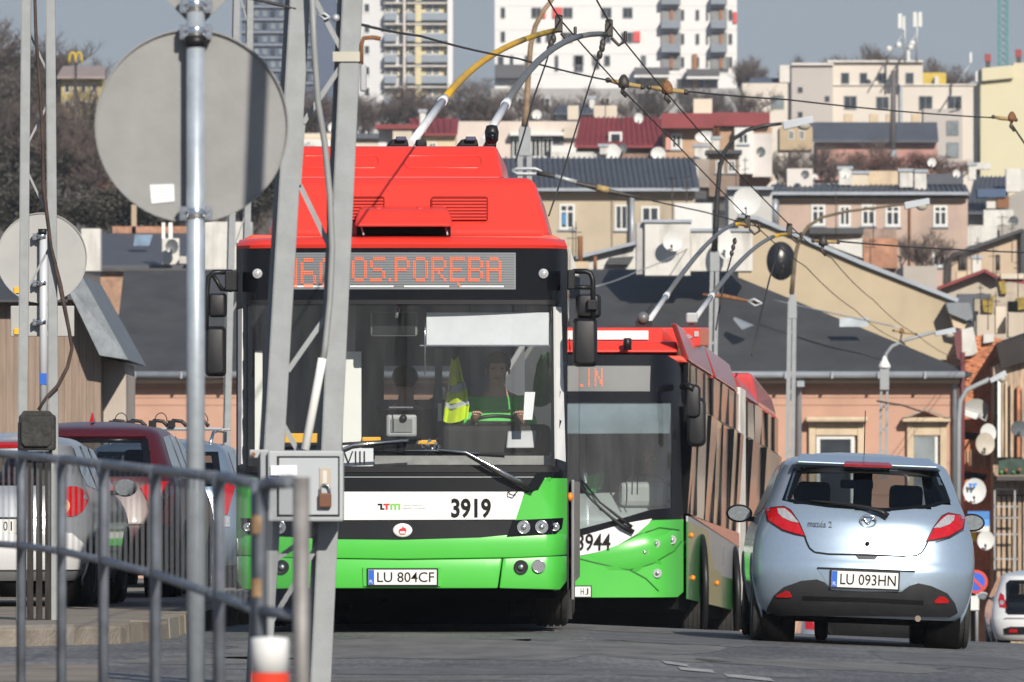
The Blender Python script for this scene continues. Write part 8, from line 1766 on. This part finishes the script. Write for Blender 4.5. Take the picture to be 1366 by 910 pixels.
for i in range(7): tree('red', 1160 + i * 20 + rr.uniform(-6, 6), 180 + rr.uniform(-10, 12), 258, 600, 'reddish leafless bush in front of the ivory office block', 'reddish bushes before the ivory office block', 1.3)
for i in range(9): tree(rr.choice(['tall', 'bare1']), 1100 + i * 17 + rr.uniform(-6, 6), 44 + abs(i - 3.5) * 4 + rr.uniform(-6, 10), 130, 930, 'bare tree rising behind the roof of the ivory office block', 'bare trees behind the ivory office block', 1.1)
for px, yt_, k in ((990, 56, 'bare0'), (1003, 62, 'bare2'), (1014, 58, 'bare3'), (1060, 62, 'dark'), (1050, 74, 'bare1'), (1272, 70, 'bare2'), (1286, 78, 'bare0'), (1264, 84, 'bare3')): tree(k, px, yt_, 140, 920, 'bare skyline tree %s' % ('right of the white tower block' if px < 1040 else 'left of the ivory office block' if px < 1100 else 'between the ivory office block and the crane'), 'bare skyline trees on the right')
for i in range(26): tree(rr.choice(['bare0', 'bare1', 'bare2', 'dark']), -60 + i * 60 + rr.uniform(-20, 20), 78 + rr.uniform(-10, 14) + (20 if 400 < i * 60 < 1000 else 0), 150, 1500, 'distant bare tree on the horizon ridge', 'distant trees on the horizon ridge', 1.5)
for px, yt_, yb_, k in ((1205, 290, 375, 'bare1'), (1228, 286, 380, 'bare0'), (1248, 296, 385, 'bare3'), (1262, 300, 380, 'bare2')): tree(k, px, yt_, yb_, 345, 'bare courtyard tree in front of the pink terrace', 'bare courtyard trees before the pink terrace')

# row of houses going on beyond the right edge, mirrored in the flank of the articulated bus
for k, (x0, x1, hgt, col, word) in enumerate(((15.4, 20.5, 10, (.58, .46, .32), 'sand coloured'), (20.7, 26, 12, (.52, .22, .13), 'brick coloured'), (26.2, 32, 9.5, (.68, .64, .58), 'pale'), (32.2, 39, 11, (.60, .42, .25), 'ochre'))):
    t = thing('terraced_house', word + ' terraced house right of the balcony house, mirrored in the flank of trolleybus 3944', 'house', ((x0 + x1) / 2, 256, -4.2), 'terraced houses beyond the right edge')
    M().box(x0, x1, 252, 261, -6, hgt - 4).build('wall', wallmat('terrace_render_%s' % word.split()[0], col, dirt=.3), t)
    M().hull([(x0 - .1, 251.6, hgt - 4), (x0 - .1, 261.4, hgt - 4), (x0 - .1, 256.5, hgt - 1.8)], [(x1 + .1, 251.6, hgt - 4), (x1 + .1, 261.4, hgt - 4), (x1 + .1, 256.5, hgt - 1.8)]).build('roof', RF_D, t)
    for fl in range(3):
        x = x0 + .6
        while x < x1 - 1.2:
            o = M().box(x, x + 1.1, 251.93, 252, -2.6 + fl * 3, -.9 + fl * 3).build('window', WFR, t); M().box(x + .1, x + 1.0, 251.91, 251.94, -2.5 + fl * 3, -1.0 + fl * 3).build('pane', PANE, o); x += 1.9
# thin winter air
mb = M().box(-2600, 2600, -120, 2080, -9, 140)
hz = bpy.data.materials.new('haze_air'); hz.use_nodes = True; n_ = hz.node_tree; n_.nodes.clear()
pv = n_.nodes.new('ShaderNodeVolumePrincipled'); pv.inputs['Color'].default_value = (.80, .86, .96, 1); pv.inputs['Density'].default_value = .00013; ho = n_.nodes.new('ShaderNodeOutputMaterial'); n_.links.new(pv.outputs[0], ho.inputs['Volume'])
mb.build('haze', hz, kind='stuff')
